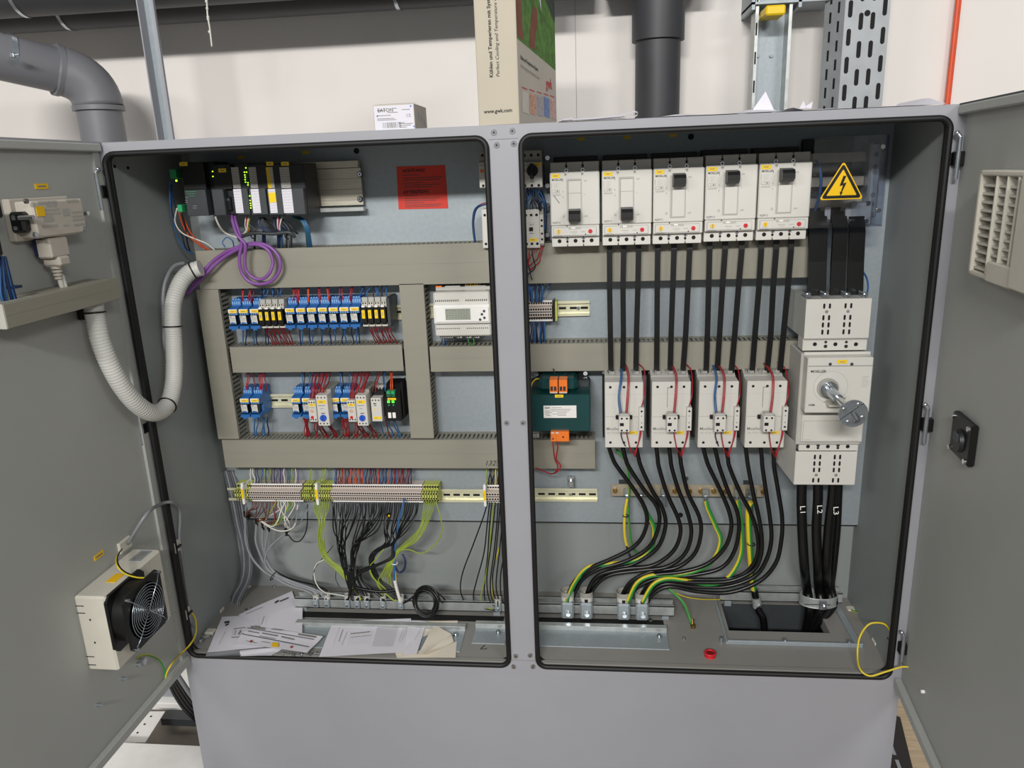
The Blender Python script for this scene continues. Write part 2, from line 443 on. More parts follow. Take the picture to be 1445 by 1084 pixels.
# floor panel with the cable opening on the right
hx0,hx1,hy0,hy1 = PZ(1017,850,ZFL).x, PZ(1172,895,ZFL).x, PZ(1150,893,ZFL).y, PZ(1017,851,ZFL).y
fp = MB()
for a in ((0,hx0,.002,D),(hx1,1.59,.002,D),(hx0,hx1,.002,hy0),(hx0,hx1,hy1,D)): fp.box(a[0],a[1],a[2],a[3],-.01,ZFL,'paint_floor')
obj('floor_panel', fp, cab)
obj('opening_well', MB().box(hx0,hx0+.002,hy0,hy1,-.2,-.01,'black').box(hx1-.002,hx1,hy0,hy1,-.2,-.01,'black').box(hx0,hx1,hy1-.002,hy1,-.2,ZFL-.001,'plc_light').box(hx0,hx1,hy0,hy0+.002,-.2,ZFL-.001,'black').box(hx0,hx1,hy0,hy1,-.202,-.2,'black'), cab)
obj('plinth', MB().box(-.006,1.602,.004,.02,FZ,-.013,'paint').box(-.006,.01,.02,D+.02,FZ,-.013,'paint').box(1.586,1.602,.02,D+.02,FZ,-.013,'paint'), cab)
for op in (OPL,OPR):
    ins = (op[0]+.0045,op[1]-.0045,op[2]+.006,op[3]-.0045)
    gm = MB().tube([(p[0],-.0015,p[1]) for p in rrect(*ins,.02,7)], .0056, 'rubber', n=8, raw=True, closed=True)
    gm.tube([(p[0],.014,p[1]) for p in rrect(op[0]+.002,op[1]-.002,op[2]+.008,op[3]-.002,.02,7)], .0062, 'rubber', n=6, raw=True, closed=True)
    obj('door_gasket', gm, cab)
for (u,v) in ((697,187),(723,185),(701,205),(725,203),(715,597),(738,597),(728,926),(748,925),(725,941),(752,941)):
    c = P(u,v,0); obj('frame_screw', MB().cyl((c.x,0,c.z),(c.x,-.0025,c.z),.0062,.005,n=14,m='chrome').dot(c.x,c.z,-.0027,.002,'ink',8), cab)
for (u,v) in ((712,196),(738,932)):
    m = MB(); c = P(u,v,0); m.box(.770,.824,-.0006,.0,c.z-.0005,c.z+.0005,'ink_soft')
    obj('frame_seam', m, cab)
# mounting plate
pe = (.045,1.585,.229,1.15)
mp = obj('mounting_plate', MB().box(pe[0],pe[1],YP,YP+.003,pe[2],pe[3],'galv').box(pe[0]-.003,pe[0],YP,YP+.02,pe[2],pe[3],'galv').box(pe[1],pe[1]+.003,YP,YP+.02,pe[2],pe[3],'galv').box(pe[0],pe[1],YP+.003,YP+.012,pe[2]-.004,pe[2],'black'), cab)
for (u,v) in ((503,213),(975,193),(351,728),(1182,733),(960,727),(549,727)):
    c = P(u,v,YP-.001); obj('mounting_hole', MB().cyl((c.x,YP,c.z),(c.x,YP-.002,c.z),.0062,m='dark_hole'), mp)
# side-wall screws and little holes
for (u,v) in ((161,235),(180,237),(198,484),(240,734)):
    c = PX(u,v,.0085); obj('wall_rivet', MB().cyl((.008,c.y,c.z),(.011,c.y,c.z),.003,m='dark_hole'), cab)
# ---------------- doors
def door(left):
    M = ML if left else MR; s1 = .80
    t = MB().box(.004,s1,-.02,0,-.008,H-.001,'paint_door')
    if left: t.box(.004,.022,-.0,.006,-.008,H-.001,'paint_door')
    nm = obj('door', t.T(M), cab)
    fl = MB()
    for a in ((.004,s1,H-.016,H-.001),(.004,s1,-.008,.012),(s1-.018,s1,-.008,H-.001)): fl.box(a[0],a[1],0,.014,a[2],a[3],'paint_door',b=.002)
    obj('door_flange', fl.T(M), nm)
    if left: obj('edge_trim', MB().box(.0,s1,-.02,.012,H-.001,H+.0025,'paint').T(M), nm)
    else: obj('edge_trim', MB().box(.0,s1,-.02,.012,H-.001,H+.002,'lam').T(M), nm)
    return nm
doorL = door(True); doorR = door(False)
for left,pts in ((True,((139,271),(197,605),(245,886))),(False,((1354,224),(1309,600),(1276,916)))):
    for (u,v) in pts:
        c = P(u,v,-.012); k = 1 if left else -1; x = c.x
        hg = obj('hinge', MB().box(x-.010,x+.012,-.018,0,c.z-.0125,c.z+.0125,'black',b=.002), cab)
        obj('hinge_pin', MB().cyl((x+.006*k,-.02,c.z-.034),(x+.006*k,-.02,c.z+.036),.0036,.0036,n=10,m='zinc').cyl((x+.006*k,-.02,c.z+.036),(x+.010*k,-.018,c.z+.042),.0036,n=10,m='zinc').ball((x+.011*k,-.018,c.z+.043),.0045,'zinc'), hg)
# small door studs
for (u,v) in ((174,958),(140,995)):
    s_,z_ = dl(u,v,.004); obj('door_stud', MB().cyl((s_,0,z_),(s_,.01,z_),.004,m='zinc').T(ML), doorL)
s_,z_ = dr(1301,976,.004); obj('door_stud', MB().cyl((s_,0,z_),(s_,.006,z_),.0035,m='white').T(MR), doorR)
# ================================================================ WIRE DUCTS AND RAILS
DF = .215
def duct_mesh(x0,x1,z0,z1,y0,y1,vert=False):
    """body with comb sides between back y0 and front y1; cover is separate"""
    m = MB(); m.box(x0,x1,y0-.003,y0,z0,z1,'duct_in')
    if not vert:
        n = int((x1-x0)/.0105)
        for zz in (z0+.0006,z1-.0022):
            m.box(x0,x1,y0-.012,y0-.003,zz,zz+.0016,'duct_in')
            for i in range(n):
                x = x0+.002+i*.0105; m.box(x,x+.0062,y1+.001,y0-.012,zz,zz+.0016,'duct_in')
    else:
        n = int((z1-z0)/.0105)
        for xx in (x0+.0006,x1-.0022):
            m.box(xx,xx+.0016,y0-.012,y0-.003,z0,z1,'duct_in')
            for i in range(n):
                z = z0+.002+i*.0105; m.box(xx,xx+.0016,y1+.001,y0-.012,z,z+.0062,'duct_in')
    return m
def cover_mesh(x0,x1,z0,z1,y,vert=False,seam=True):
    m = MB().box(x0,x1,y-.0016,y,z0,z1,'duct',b=.0006)
    if not vert:
        m.box(x0,x1,y,y+.008,z1-.0012,z1,'duct').box(x0,x1,y,y+.008,z0,z0+.0012,'duct')
        if seam: zc = z0+(z1-z0)*.52; m.box(x0,x1,y-.0019,y-.0016,zc,zc+.0006,'duct_in')
    else: m.box(x0,x0+.0012,y,y+.008,z0,z1,'duct').box(x1-.0012,x1,y,y+.008,z0,z1,'duct')
    return m
DUCT = {}
def duct(key,label,tl,br,vert=False,front=DF,seam=True):
    a = P(tl[0],tl[1],front); b = P(br[0],br[1],front); x0,x1,z1,z0 = a.x,b.x,a.z,b.z
    DUCT[key] = (x0,x1,z0,z1)
    t = thing('wire_duct', label, 'wire duct', ((x0+x1)/2,YP,z0), 'grey slotted wire ducts on the mounting plate')
    obj('slotted_body', duct_mesh(x0,x1,z0,z1,YP,front,vert), t)
    obj('duct_cover', cover_mesh(x0,x1,z0,z1,front,vert,seam), t)
    return t
d1 = duct('top','long grey horizontal wire duct under the dark controller modules',(276,354),(732,398.5))
duct('topright','grey horizontal wire duct behind the black bands just below the five circuit breakers',(738,344),(1139,391.5),seam=False)
a = P(292,402,DF); b = P(320,620,DF)
def vduct(label,xl,xr,zt,zb):
    t = thing('wire_duct', label, 'wire duct', ((xl+xr)/2,YP,zb), 'grey slotted wire ducts on the mounting plate')
    obj('slotted_body', duct_mesh(xl,xr,zb,zt,YP,DF,True), t); obj('duct_cover', cover_mesh(xl,xr,zb,zt,DF,True), t)
vduct('grey vertical wire duct left of the two relay rows', P(276,402,DF).x, P(307,402,DF).x, DUCT['top'][2]-.0005, P(322,620,DF).z+.001)
vduct('grey vertical wire duct between the relays and the display controller', P(563,399,DF).x, P(597.5,399,DF).x, P(580,399.5,DF).z-.001, P(597,619,DF).z+.001)
duct('mid','grey horizontal wire duct between the upper and the lower relay row',(324,490),(570,523.5),seam=False)
duct('midc','short grey wire duct below the white display controller',(606,489.5),(732,523.5))
duct('midright','grey wire duct crossed by the black bands above the white contactors',(737,486),(1127,520.5),seam=False)
duct('low','long grey horizontal wire duct above the terminal row with 132 pencilled on its end',(313,621),(840,661.5))
c = P(683.5,657,DF-.002)
dlow = [o for o in bpy.data.objects if o.get('label','').startswith('long grey horizontal wire duct above')][0]
txt('132', .018, (c.x,DF-.0021,c.z), dlow, 'ink', name='pencilled_number', shear=.3)
obj('pencil_stroke', MB().fq(P(701,650,DF).x,P(701,650,DF).x+.001,P(704,659,DF).z,P(704,648,DF).z,DF-.0021,'ink'), dlow)
def rail(label,x0,x1,zc,yf=.2655,slot0=.012,name='mounting_rail',bolt=()):
    h = .0175; w = .0125
    t = thing(name,label,'rail',((x0+x1)/2,YP,zc-h),'pale metal mounting rails')
    m = MB().box(x0,x1,yf,yf+.0012,zc+w,zc+h,'rail').box(x0,x1,yf,yf+.0012,zc-h,zc-w,'rail').box(x0,x1,yf,YP-.001,zc+w-.0012,zc+w,'rail').box(x0,x1,yf,YP-.001,zc-w,zc-w+.0012,'rail').box(x0,x1,YP-.0025,YP-.001,zc-w,zc+w,'rail')
    x = x0+slot0
    while x < x1-.02:
        m.fq(x,x+.0165,zc-.0028,zc+.0028,YP-.0027,'dark_hole'); x += .025
    obj('rail_profile', m, t)
    for bx in bolt:
        obj('rail_screw', MB().cyl((bx,YP-.002,zc),(bx,YP-.006,zc),.005,.004,m='chrome').box(bx-.0035,bx+.0035,YP-.0066,YP-.006,zc-.0006,zc+.0006,'ink_soft'), t)
    return t
z = P(560,441,.2655).z
rail('pale rail carrying the upper row of blue relays', P(318,441,.2655).x, P(575,441,.2655).x, z)
rail('pale rail behind the white display controller', P(604,438,.2655).x, P(726,438,.2655).x, P(650,438,.2655).z)
zr = P(806,435.5,.2655).z; rail('short pale rail end with two slots right of the blue-wired terminals', P(735,435,.2655).x, P(832,435,.2655).x, zr, bolt=(P(816,436,.2655).x,))
rail('pale rail carrying the lower row of relays and timers', P(334,566,.2655).x, P(584,566,.2655).x, P(400,566,.2655).z)
YR = .255
zt = P(650,700,.2655).z
x0 = P(322,700,.2655).x
rail('long pale rail carrying the bottom terminal row', x0, P(730,700,.2655).x, P(650,700,.2655).z)
rail('empty pale rail with slots below the green transformer', P(738,699,.2655).x, P(843,699,.2655).x, P(800,699,.2655).z, bolt=(P(805,700,.2655).x,))
m = MB(); c = P(806,679,.262); m.box(c.x-.008,c.x+.008,.25,YP,c.z-.012,c.z+.012,'zinc',b=.002).cyl((c.x,.25,c.z+.004),(c.x,.238,c.z+.004),.005,m='chrome').cyl((c.x,.25,c.z+.013),(c.x,.246,c.z+.013),.0065,m='chrome')
solo('earth_stud', m, 'small zinc screw clamp standing on the empty rail', 'clamp')
# wide profile rail of the programmable controller
a = P(441,229,.255); b = P(516,300,.255)
t = thing('profile_rail','wide silver profile rail right of the dark controller modules','rail',((a.x+b.x)/2,YP,b.z))
m = MB().box(.16,b.x-.004,.255,.262,P(480,290,.255).z,P(480,238,.255).z,'alu').box(.16,b.x-.006,.247,.262,P(480,237,.25).z,P(480,227,.25).z,'alu',b=.001).box(.16,b.x,.243,.262,P(480,299,.243).z,P(480,293,.243).z,'galv_bright',b=.001)
for k in (253,268,283): zz = P(480,k,.255).z; m.box(.16,b.x-.004,.2545,.255,zz,zz+.0008,'ink_soft')
m.box(.18,b.x-.02,.262,YP,P(480,285,.255).z,P(480,240,.255).z,'plc_light')
obj('profile', m, t)
for v in (246,281):
    c = P(507.5,v,.25); obj('cap_screw', MB().cyl((c.x,.255,c.z),(c.x,.251,c.z),.0062,m='dark_hole').cyl((c.x,.251,c.z),(c.x,.2495,c.z),.0048,m='chrome').dot(c.x,c.z,.2493,.002,'ink',6), t)
# ================================================================ PROGRAMMABLE CONTROLLER MODULES
def modbox(u0,u1,v0,v1,Y):
    a = P(u0,v0,Y); b = P(u1,v0,Y); zt_ = P((u0+u1)/2,v0,Y).z; zb_ = P((u0+u1)/2,v1,Y).z
    return a.x,b.x,zb_,zt_
FY = .155
def led(mb,u,v,Y,m='led',s=.0011): c = P(u,v,Y); mb.box(c.x-s,c.x+s,Y-.0006,Y,c.z-s,c.z+s,m)
def marker(u0,u1,v0,v1,Y,parent,name='marker_tag',ink=True):
    a = P(u0,v0,Y); b = P(u1,v1,Y); m = MB().box(a.x,b.x,Y-.0006,Y,b.z,a.z,'yellow')
    if ink: m.fq(a.x+(b.x-a.x)*.25,a.x+(b.x-a.x)*.75,b.z+(a.z-b.z)*.36,b.z+(a.z-b.z)*.58,Y-.0008,'ink_soft')
    return obj(name, m, parent)
# power supply
x0_,x1_,zb_,zt_ = modbox(254,286,229,305,FY)
zm = P(270,268,FY).z
t = thing('controller_power_supply','black power supply module with green plug connectors, first of the controller row','module',((x0_+x1_)/2,YP-.01,zb_))
obj('housing', MB().box(x0_-.004,x1_+.014,FY+.02,.247,zb_+.004,zt_,'plc',b=.002).box(x0_,x1_,FY,FY+.02,zm,zt_,'black',b=.001), t)
fr = MB().box(x0_+.003,x1_+.0,FY-.006,FY+.02,zb_,zm,'plc_light',b=.001)
ff = obj('front_flap', fr, t)
m = MB()
for k,(u,v,w_) in enumerate(((262,271,.024),(264,274,.018),(267,277,.012))): c = P(u,v,FY-.007); m.fq(c.x,c.x+w_,c.z,c.z+.0008,FY-.0063,'green')
for v in (279,283,286): c = P(261,v,FY-.007); m.fq(c.x,c.x+.006,c.z,c.z+.0006,FY-.0063,'ink_faint')
for v in (291,294): c = P(272,v,FY-.007); m.fq(c.x,c.x+.009,c.z,c.z+.0006,FY-.0063,'ink_faint')
obj('printed_text', m, ff)
marker(253,265,229,234,FY-.001,t)
a = P(240,239,.17); b = P(251,252,.17); obj('plug_connector', MB().box(a.x,b.x,.165,.2,b.z,a.z,'green',b=.001), t)
a = P(251,289,.15); b = P(259,299,.15); obj('plug_connector', MB().box(a.x,b.x,.145,.17,b.z,a.z,'green',b=.001), t)
m = MB(); led(m,249,255,.165,'led',.0018); obj('indicator_light', m, t)
# bus interface
x0_,x1_,zb_,zt_ = modbox(299,322,232,304,FY+.01)
t = thing('bus_interface_module','dark bus interface module with grey lower flap and two lit green lamps','module',((x0_+x1_)/2,YP-.01,zb_))
obj('housing', MB().box(x0_-.003,x1_+.004,FY+.018,.247,zb_,zt_,'plc',b=.002).box(x0_-.002,x1_+.003,FY+.01,FY+.018,P(310,268,FY).z,zt_,'black',b=.001), t)
a = P(299,267,FY); b = P(320.5,304,FY); obj('front_flap', MB().box(a.x,b.x,FY-.004,FY+.018,b.z,a.z,'plc_light',b=.0015), t)
m = MB(); led(m,300,242,FY+.009); obj('indicator_light', m, t); m = MB(); led(m,300.5,249,FY+.009); obj('indicator_light', m, t)
txt('SIEMENS', .0036, P(308,236,FY+.0095), t, 'wire_teal')
marker(308,319.5,238,243,FY+.009,t)
c = P(325,285,FY+.02); obj('bus_socket', MB().box(c.x-.005,c.x+.005,FY+.012,FY+.03,c.z-.018,c.z+.012,'black',b=.001).dot(c.x,c.z+.005,FY+.0118,.002,'zinc'), t)
# io modules
def iomod(u0,u1,label,strips,leds=None,tag_=None,yellow_top=False):
    x0_,x1_,zb_,zt_ = modbox(u0,u1,231,304,FY)
    t = thing('io_module',label,'module',((x0_+x1_)/2,YP-.01,zb_),'dark input and output modules of the controller')
    h = MB().box(x0_,x1_,FY+.012,.247,zb_,zt_,'plc',b=.0015)
    zm = P((u0+u1)/2,266,FY).z
    h.box(x0_+.001,x1_-.001,FY-.002,FY+.012,zb_+.001,zm,'plc_light',b=.001); obj('housing', h, t)
    for (a,b,kind) in strips:
        up = MB().fq(P(a,262,FY+.01).x,P(b,262,FY+.01).x,zm+.001,P(a,236,FY+.01).z,FY+.0115,'white_grey' if kind!='y' else 'yellow')
        for k in range(8):
            zz = zm+.004+k*(P(a,236,FY).z-zm-.004)/8; up.fq(P(a,262,FY+.01).x,P(b,262,FY+.01).x,zz,zz+.0006,FY+.0112,'ink_soft')
        if kind == 'y': up.fq(P(b-4,262,FY+.01).x,P(b,262,FY+.01).x,zm+.001,P(a,236,FY+.01).z,FY+.0111,'white_grey')
        obj('upper_label_strip', up, t)
        lo = MB().fq(P(a+2.5,285,FY-.003).x,P(b+3,285,FY-.003).x,P(a,301,FY-.003).z,zm-.001,FY-.0023,'paper')
        for k in range(8):
            zz = P(a,301,FY-.003).z+.004+k*.0058; lo.fq(P(a+3,285,FY-.003).x,P(b+2.5,285,FY-.003).x,zz,zz+.0005,FY-.0025,'ink_faint')
        if kind == 'y':
            lo.fq(P(a+2.5,285,FY-.003).x,P(b+3,285,FY-.003).x,P(a,286,FY-.003).z,P(a,272,FY-.003).z,FY-.0027,'yellow')
        obj('lower_label_strip', lo, t)
    if leds:
        for (u,v) in leds:
            m = MB(); led(m,u,v,FY-.004 if v > 268 else FY+.0105,'led',.0011); obj('indicator_light', m, t)
    if tag_: marker(*tag_,234-4.5,234,FY+.010,t) if False else marker(tag_[0],tag_[1],228.5,233.5,FY+.0108,t)
iomod(326,345.5,'dark signal module with one white label column beside the interface module',[(328.5,339,'w')])
iomod(346,371,'dark signal module with two rows of lit green lamps and a white label column',[(353,363.5,'w')],
      [(347,237),(345,243),(348,243),(345.5,247),(346,250),(346,253.5),(346.5,257),(350,258),(350,261),(352.5,276.5),(353,283),(353.5,287),(354,290),(354,293.5)])
iomod(371.5,394,'dark analogue module with yellow blocks on its label column',[(377.5,387,'y')],None,(375.5,386))
iomod(394.5,425,'dark output module at the right end with a wide white label column',[(396.5,410,'w')],None,(396.5,408))
# ================================================================ RED NOTICE
a = P(561,236,.274); b = P(631,294,.274); dx = b.x-a.x
ns = obj('red_notice', MB().q([P(559.5,235.2,.274),P(562.5,295.5,.274),P(632.5,294,.274),P(628,233,.274)],'red_sign'))
tag(ns,'red printed warning notice stuck on the bare upper mounting plate','sign')
def np_(u,v): return P(u,v,.2733)
txt('ACHTUNG!', .0098, np_(568,243.5), ns, 'ink', bold=.02, name='notice_heading')
txt('ATTENTION!', .0098, np_(569.5,273.5), ns, 'ink', bold=.02, name='notice_heading')
m = MB()
for (u,v,w_) in ((568,248,24),(569,252,56),(569,255,52),(569,259,30),(570,262,52),(570,265,40),(570,277,20),(571,281,50),(571,284,44),(571,287,28),(572,290,52),(572,292.5,48)):
    p = P(u,v,.2735); m.fq(p.x,P(u+w_,v,.2735).x,p.z,p.z+.0012,.2735,'lam')
obj('printed_text', m, ns)
# small dark mark labels high on the plate are shadowed yellow tags
for u,v in ((340,222),(431,215),(820,196),(885,194),(950,191)):
    a = P(u-5,v-2,.274); b = P(u+5,v+2,.274)
    solo('marker_tag', MB().box(a.x,b.x,.2742,.2748,b.z,a.z,'yellow'), 'small yellow tag stuck on the shaded top strip of the mounting plate','tag','yellow tags along the top of the plate')
c = P(655,559,YP); solo('pencil_line', MB().fq(P(636,562,YP).x,P(643,562,YP).x,P(640,562,YP).z,P(640,562,YP).z+.001,YP-.0006,'ink_soft'), 'short dark pencil dash on the empty plate field', 'mark')
# ================================================================ RELAYS
def relay_proto(loc,label):
    t = thing('plug_in_relay', label,'relay', loc)
    x,y,z = loc; w = .0112
    m = MB()
    for seg,mm in (([(0,.036),(-.038,.036),(-.041,.021),(-.062,.017),(-.062,.003),(-.045,.002),(-.045,-.020),(-.070,-.022),(-.070,-.0285),(0,-.031)],'relay_blue'),):
        m.prism([(y+p[0],z+p[1]) for p in seg],'x',x-w,x+w,mm)
    for k in range(4):
        xx = x-w+.0030+k*.0052
        m.box(xx-.0017,xx+.0017,y-.042,y-.0385,z+.024,z+.031,'relay_blue_light').box(xx-.0012,xx+.0012,y-.0635,y-.062,z+.0035,z+.0063,'relay_blue_light')
    for k in range(3):
        xx = x-w+.0042+k*.0065; m.box(xx-.0016,xx+.0016,y-.0395,y-.036,z+.0345,z+.0375,'relay_blue_light')
    m.box(x-.006,x+.004,y-.0705,y-.07,z-.032,z-.022,'relay_blue')
    obj('socket', m, t)
    k = obj('marker_holder', MB().box(x-w+.0008,x+w-.0006,y-.066,y-.062,z+.0075,z+.0165,'white',b=.0005), t)
    obj('marker_tag', MB().box(x-w+.0035,x+w-.0008,y-.0666,y-.066,z+.0088,z+.0152,'yellow').fq(x-.004,x+.005,z+.0112,z+.0126,y-.0668,'ink_soft'), k)
    r = obj('relay_body', MB().box(x-w+.001,x+w-.0045,y-.066,y-.045,z-.0205,z+.0035,'black',b=.001).q([(x-w+.0015,y-.0665,z+.002),(x-w+.003,y-.0665,z-.0175),(x+w-.005,y-.0665,z-.0175),(x+w-.0058,y-.0665,z+.002)],'white_dev'), t)
    obj('printed_text', MB().fq(x-w+.003,x-w+.008,z-.001,z+.0002,y-.0668,'ink').fq(x-w+.003,x+w-.0065,z-.0042,z-.0034,y-.0668,'ink_soft').fq(x-w+.0035,x+w-.007,z-.0072,z-.0066,y-.0668,'ink_soft').fq(x-w+.0035,x+w-.0085,z-.0096,z-.009,y-.0668,'ink_faint').q([(x-w+.003,y-.0668,z-.0175),(x-w+.006,y-.0668,z-.0125),(x+w-.0075,y-.0668,z-.0145),(x+w-.0052,y-.0668,z-.0175)],'relay_blue'), r)
    return t
YRF = .2655
RL1 = [328.5,343.5,359]+[409,424.5,440,455.3,470.7,485.8,500.5]
zr1 = P(400,445,YRF-.06).z
rp = None
for i,u in enumerate(RL1):
    c = P(u,445,YRF-.066); loc = (c.x,YRF,zr1)
    g = ('left of both black groups' if i < 3 else 'between the two black groups'); n = ORD[i] if i < 3 else ORD[i-3]
    lb = f'blue relay with yellow tag, upper row, {n} of the relays {g}'
    if rp is None: rp = relay_proto(loc, lb); rp['group'] = 'blue plug-in relays'
    else: dup(rp, loc, lb)
zr2 = P(400,571,YRF-.06).z
for i,u in enumerate([345,359.5,417.5,432.5,472.5,487]):
    c = P(u,571,YRF-.066)
    dup(rp, (c.x,YRF,zr2), 'blue relay with yellow tag in the lower row, %s from the left' % ORD[i])
# slim black relays
def slim_proto(loc,label):
    t = thing('slim_relay',label,'relay',loc,'slim black interface relays with upright yellow tags'); x,y,z = loc; w = .0066
    obj('housing', MB().box(x-w,x+w,y-.066,y,z-.024,z+.012,'black',b=.0006).box(x-w,x+w,y-.055,y,z+.012,z+.024,'cream',b=.0006).box(x-w,x+w,y-.05,y,z+.024,z+.034,'white_grey',b=.0006).box(x-w,x+w,y-.058,y,z-.032,z-.024,'cream',b=.0006), t)
    obj('marker_tag', MB().box(x-.0045,x+.003,y-.0672,y-.066,z-.012,z+.0075,'yellow',b=.0004).fq(x-.0015,x,z-.006,z+.002,y-.0674,'ink_soft'), t)
    obj('push_clip', MB().box(x-.004,x+.0035,y-.0665,y-.055,z+.0135,z+.018,'white',b=.0005), t)
    obj('terminal_screw', MB().box(x-.0045,x-.0015,y-.0556,y-.055,z+.0195,z+.023,'dark_hole').box(x+.0012,x+.0042,y-.0556,y-.055,z+.0195,z+.023,'dark_hole').box(x-.005,x+.005,y-.0586,y-.058,z-.0275,z-.0245,'dark_hole'), t)
    return t
sp = None
for gi,(us,gname) in enumerate((((367.5,376.3,385.2,394.3),'in the left group of four'),((513,522,531.2,540.3),'in the right group of four'))):
    for i,u in enumerate(us):
        c = P(u,440,YRF-.066); loc = (c.x,YRF,zr1+.002)
        lb = f'slim black relay with upright yellow tag, {ORD[i]} {gname}'
        if sp is None: sp = slim_proto(loc, lb)
        else: dup(sp, loc, lb)
c = P(548.5,440,.205); solo('end_bracket', MB().box(c.x-.0032,c.x+.0042,YRF-.064,YRF,zr1-.029,zr1+.036,'plc_light',b=.001), 'dark grey end cover right of the last slim black relay', 'end bracket')
# timers and monitoring relays
def timer(u0,u1,v0,v1,Y,label,kind):
    a = P(u0,v0,Y); x0,x1 = a.x,P(u1,v0,Y).x; z1,z0 = P((u0+u1)/2,v0,Y).z,P((u0+u1)/2,v1,Y).z
    w = x1-x0
    t = thing('time_relay' if kind=='t' else 'monitoring_relay',label,'relay',((x0+x1)/2,YRF,z0))
    h = MB().box(x0,x1,Y,Y+.03,z0,z1,'white_dev',b=.0008).box(x0+.0004,x1-.0004,Y+.03,YRF,z0+.0,z1+.006,'dev_shade',b=.001)
    for k in range(3):
        xx = x0+w*(.2+.3*k)
        h.dot(xx,z1-.0055,Y-.0003,.0018,'dark_hole').dot(xx,z0+.0055,Y-.0003,.0018,'dark_hole')
    obj('housing', h, t)
    H_ = z1-z0
    obj('marker_tag', MB().box(x0+w*.12,x1-w*.12,Y-.0006,Y,z1-H_*.27,z1-H_*.16,'yellow').fq(x0+w*.3,x0+w*.6,z1-H_*.23,z1-H_*.2,Y-.0008,'ink_soft'), t)
    m = MB().fq(x0+w*.12,x0+w*.75,z1-H_*.345,z1-H_*.325,Y-.0003,'ink_soft').fq(x0+w*.3,x0+w*.6,z1-H_*.44,z1-H_*.425,Y-.0003,'ink_soft')
    if kind == 't':
        m.fq(x0+w*.35,x0+w*.68,z1-H_*.6,z1-H_*.575,Y-.0003,'ink')
        zc = z0+H_*.26; xc = x0+w*.5
        obj('dial_knob', MB().cyl((xc,Y,zc),(xc,Y-.004,zc),w*.3,w*.27,n=16,m='blue_knob').box(xc-.0006,xc+.0006,Y-.0045,Y-.004,zc-w*.2,zc+w*.2,'wire_navy'), t)
    else:
        m.fq(x0+w*.2,x0+w*.7,z0+H_*.48,z0+H_*.52,Y-.0003,'orange').fq(x0+w*.3,x0+w*.6,z0+H_*.42,z0+H_*.44,Y-.0003,'ink_soft')
        xc = x0+w*.42; zc = z0+H_*.22
        obj('dial_knob', MB().cyl((xc,Y,zc),(xc,Y-.003,zc),w*.17,n=12,m='red'), t)
    obj('printed_text', m, t)
timer(433.5,445,565,595.5,.175,'small white relay with red dial, left of the first blue-knob timer','m')
timer(445,461,558,601,.165,'tall white timer with blue knob, left one of two in the lower row','t')
timer(489,501,565,595.5,.175,'small white relay with red dial, left of the second blue-knob timer','m')
timer(501,516,558,601,.165,'tall white timer with blue knob, right one of two in the lower row','t')
# white power relay module
def bx(u0,u1,v0,v1,Y): return P(u0,v0,Y).x,P(u1,v0,Y).x,P((u0+u1)/2,v1,Y).z,P((u0+u1)/2,v0,Y).z
x0,x1,z0,z1 = bx(522.5,537,562,595,.18)
t = thing('safety_relay','narrow white module with a yellow tag at its foot beside the green and black module','relay',((x0+x1)/2,YRF,z0))
m = MB().box(x0,x1,.18,.205,z0,z1,'white_dev',b=.001).box(x0,x1+.003,.205,YRF,z0+.004,z1+.012,'black',b=.001).box(x0+.003,x1+.006,.215,.235,z1+.009,z1+.021,'white_grey',b=.001)
for k in range(3): xx = x0+(x1-x0)*(.2+.3*k); m.dot(xx,z1-.005,.1797,.0018,'dark_hole'); m.box(xx+.001,xx+.0045,.2144,.215,z1+.0115,z1+.0155,'dark_hole')
obj('housing', m, t)
obj('printed_text', MB().fq(x0+.006,x0+.013,z1-.0145,z1-.012,.1797,'ink').fq(x0+.007,x0+.013,z1-.0185,z1-.017,.1797,'ink').fq(x0+.007,x0+.0105,z1-.029,z1-.025,.1797,'yellow'), t)
obj('marker_tag', MB().box(x0+.003,x1-.002,.1793,.18,z0+.006,z0+.012,'yellow').fq(x0+.007,x0+.013,z0+.0082,z0+.0095,.1791,'ink_soft'), t)
# green/black module
x0,x1,z0,z1 = bx(544,559,562,594,.185)
t = thing('interface_module','black module with green terminals, green lamps and two white labels in the lower row','relay',((x0+x1)/2,YRF,z0))
obj('housing', MB().prism([(.185,z0),(.185,z1),(.215,z1+.028),(.25,z1+.03),(YRF,z1+.01),(YRF,z0-.006)],'x',x0-.003,x1+.008,'black').box(x1+.009,x1+.012,.2,.24,z0,z1+.035,'rubber',b=.001), t)
for k in (0,1):
    xx = x0+.002+k*.0105
    obj('green_terminal', MB().box(xx,xx+.009,.188,.215,z1+.001,z1+.016,'green',b=.0008).box(xx+.001,xx+.004,.1874,.188,z1+.004,z1+.009,'ink').box(xx+.005,xx+.008,.1874,.188,z1+.004,z1+.009,'ink'), t)
    obj('status_lamp', MB().box(xx+.002,xx+.0075,.1835,.185,z1-.011,z1-.006,'led_green'), t)
    obj('status_lamp', MB().cyl((xx+.005,.185,z1-.0165),(xx+.005,.184,z1-.0165),.002,m='green',n=8), t)
    obj('white_label', MB().box(xx+.001,xx+.0085,.184,.185,z0+.007,z0+.0205,'white',b=.0003), t)
obj('marker_tag', MB().box(x0+.005,x1-.0,.183,.184,z1-.004,z1+.001,'yellow').fq(x0+.008,x0+.014,z1-.0022,z1-.001,.1828,'ink_soft'), t)
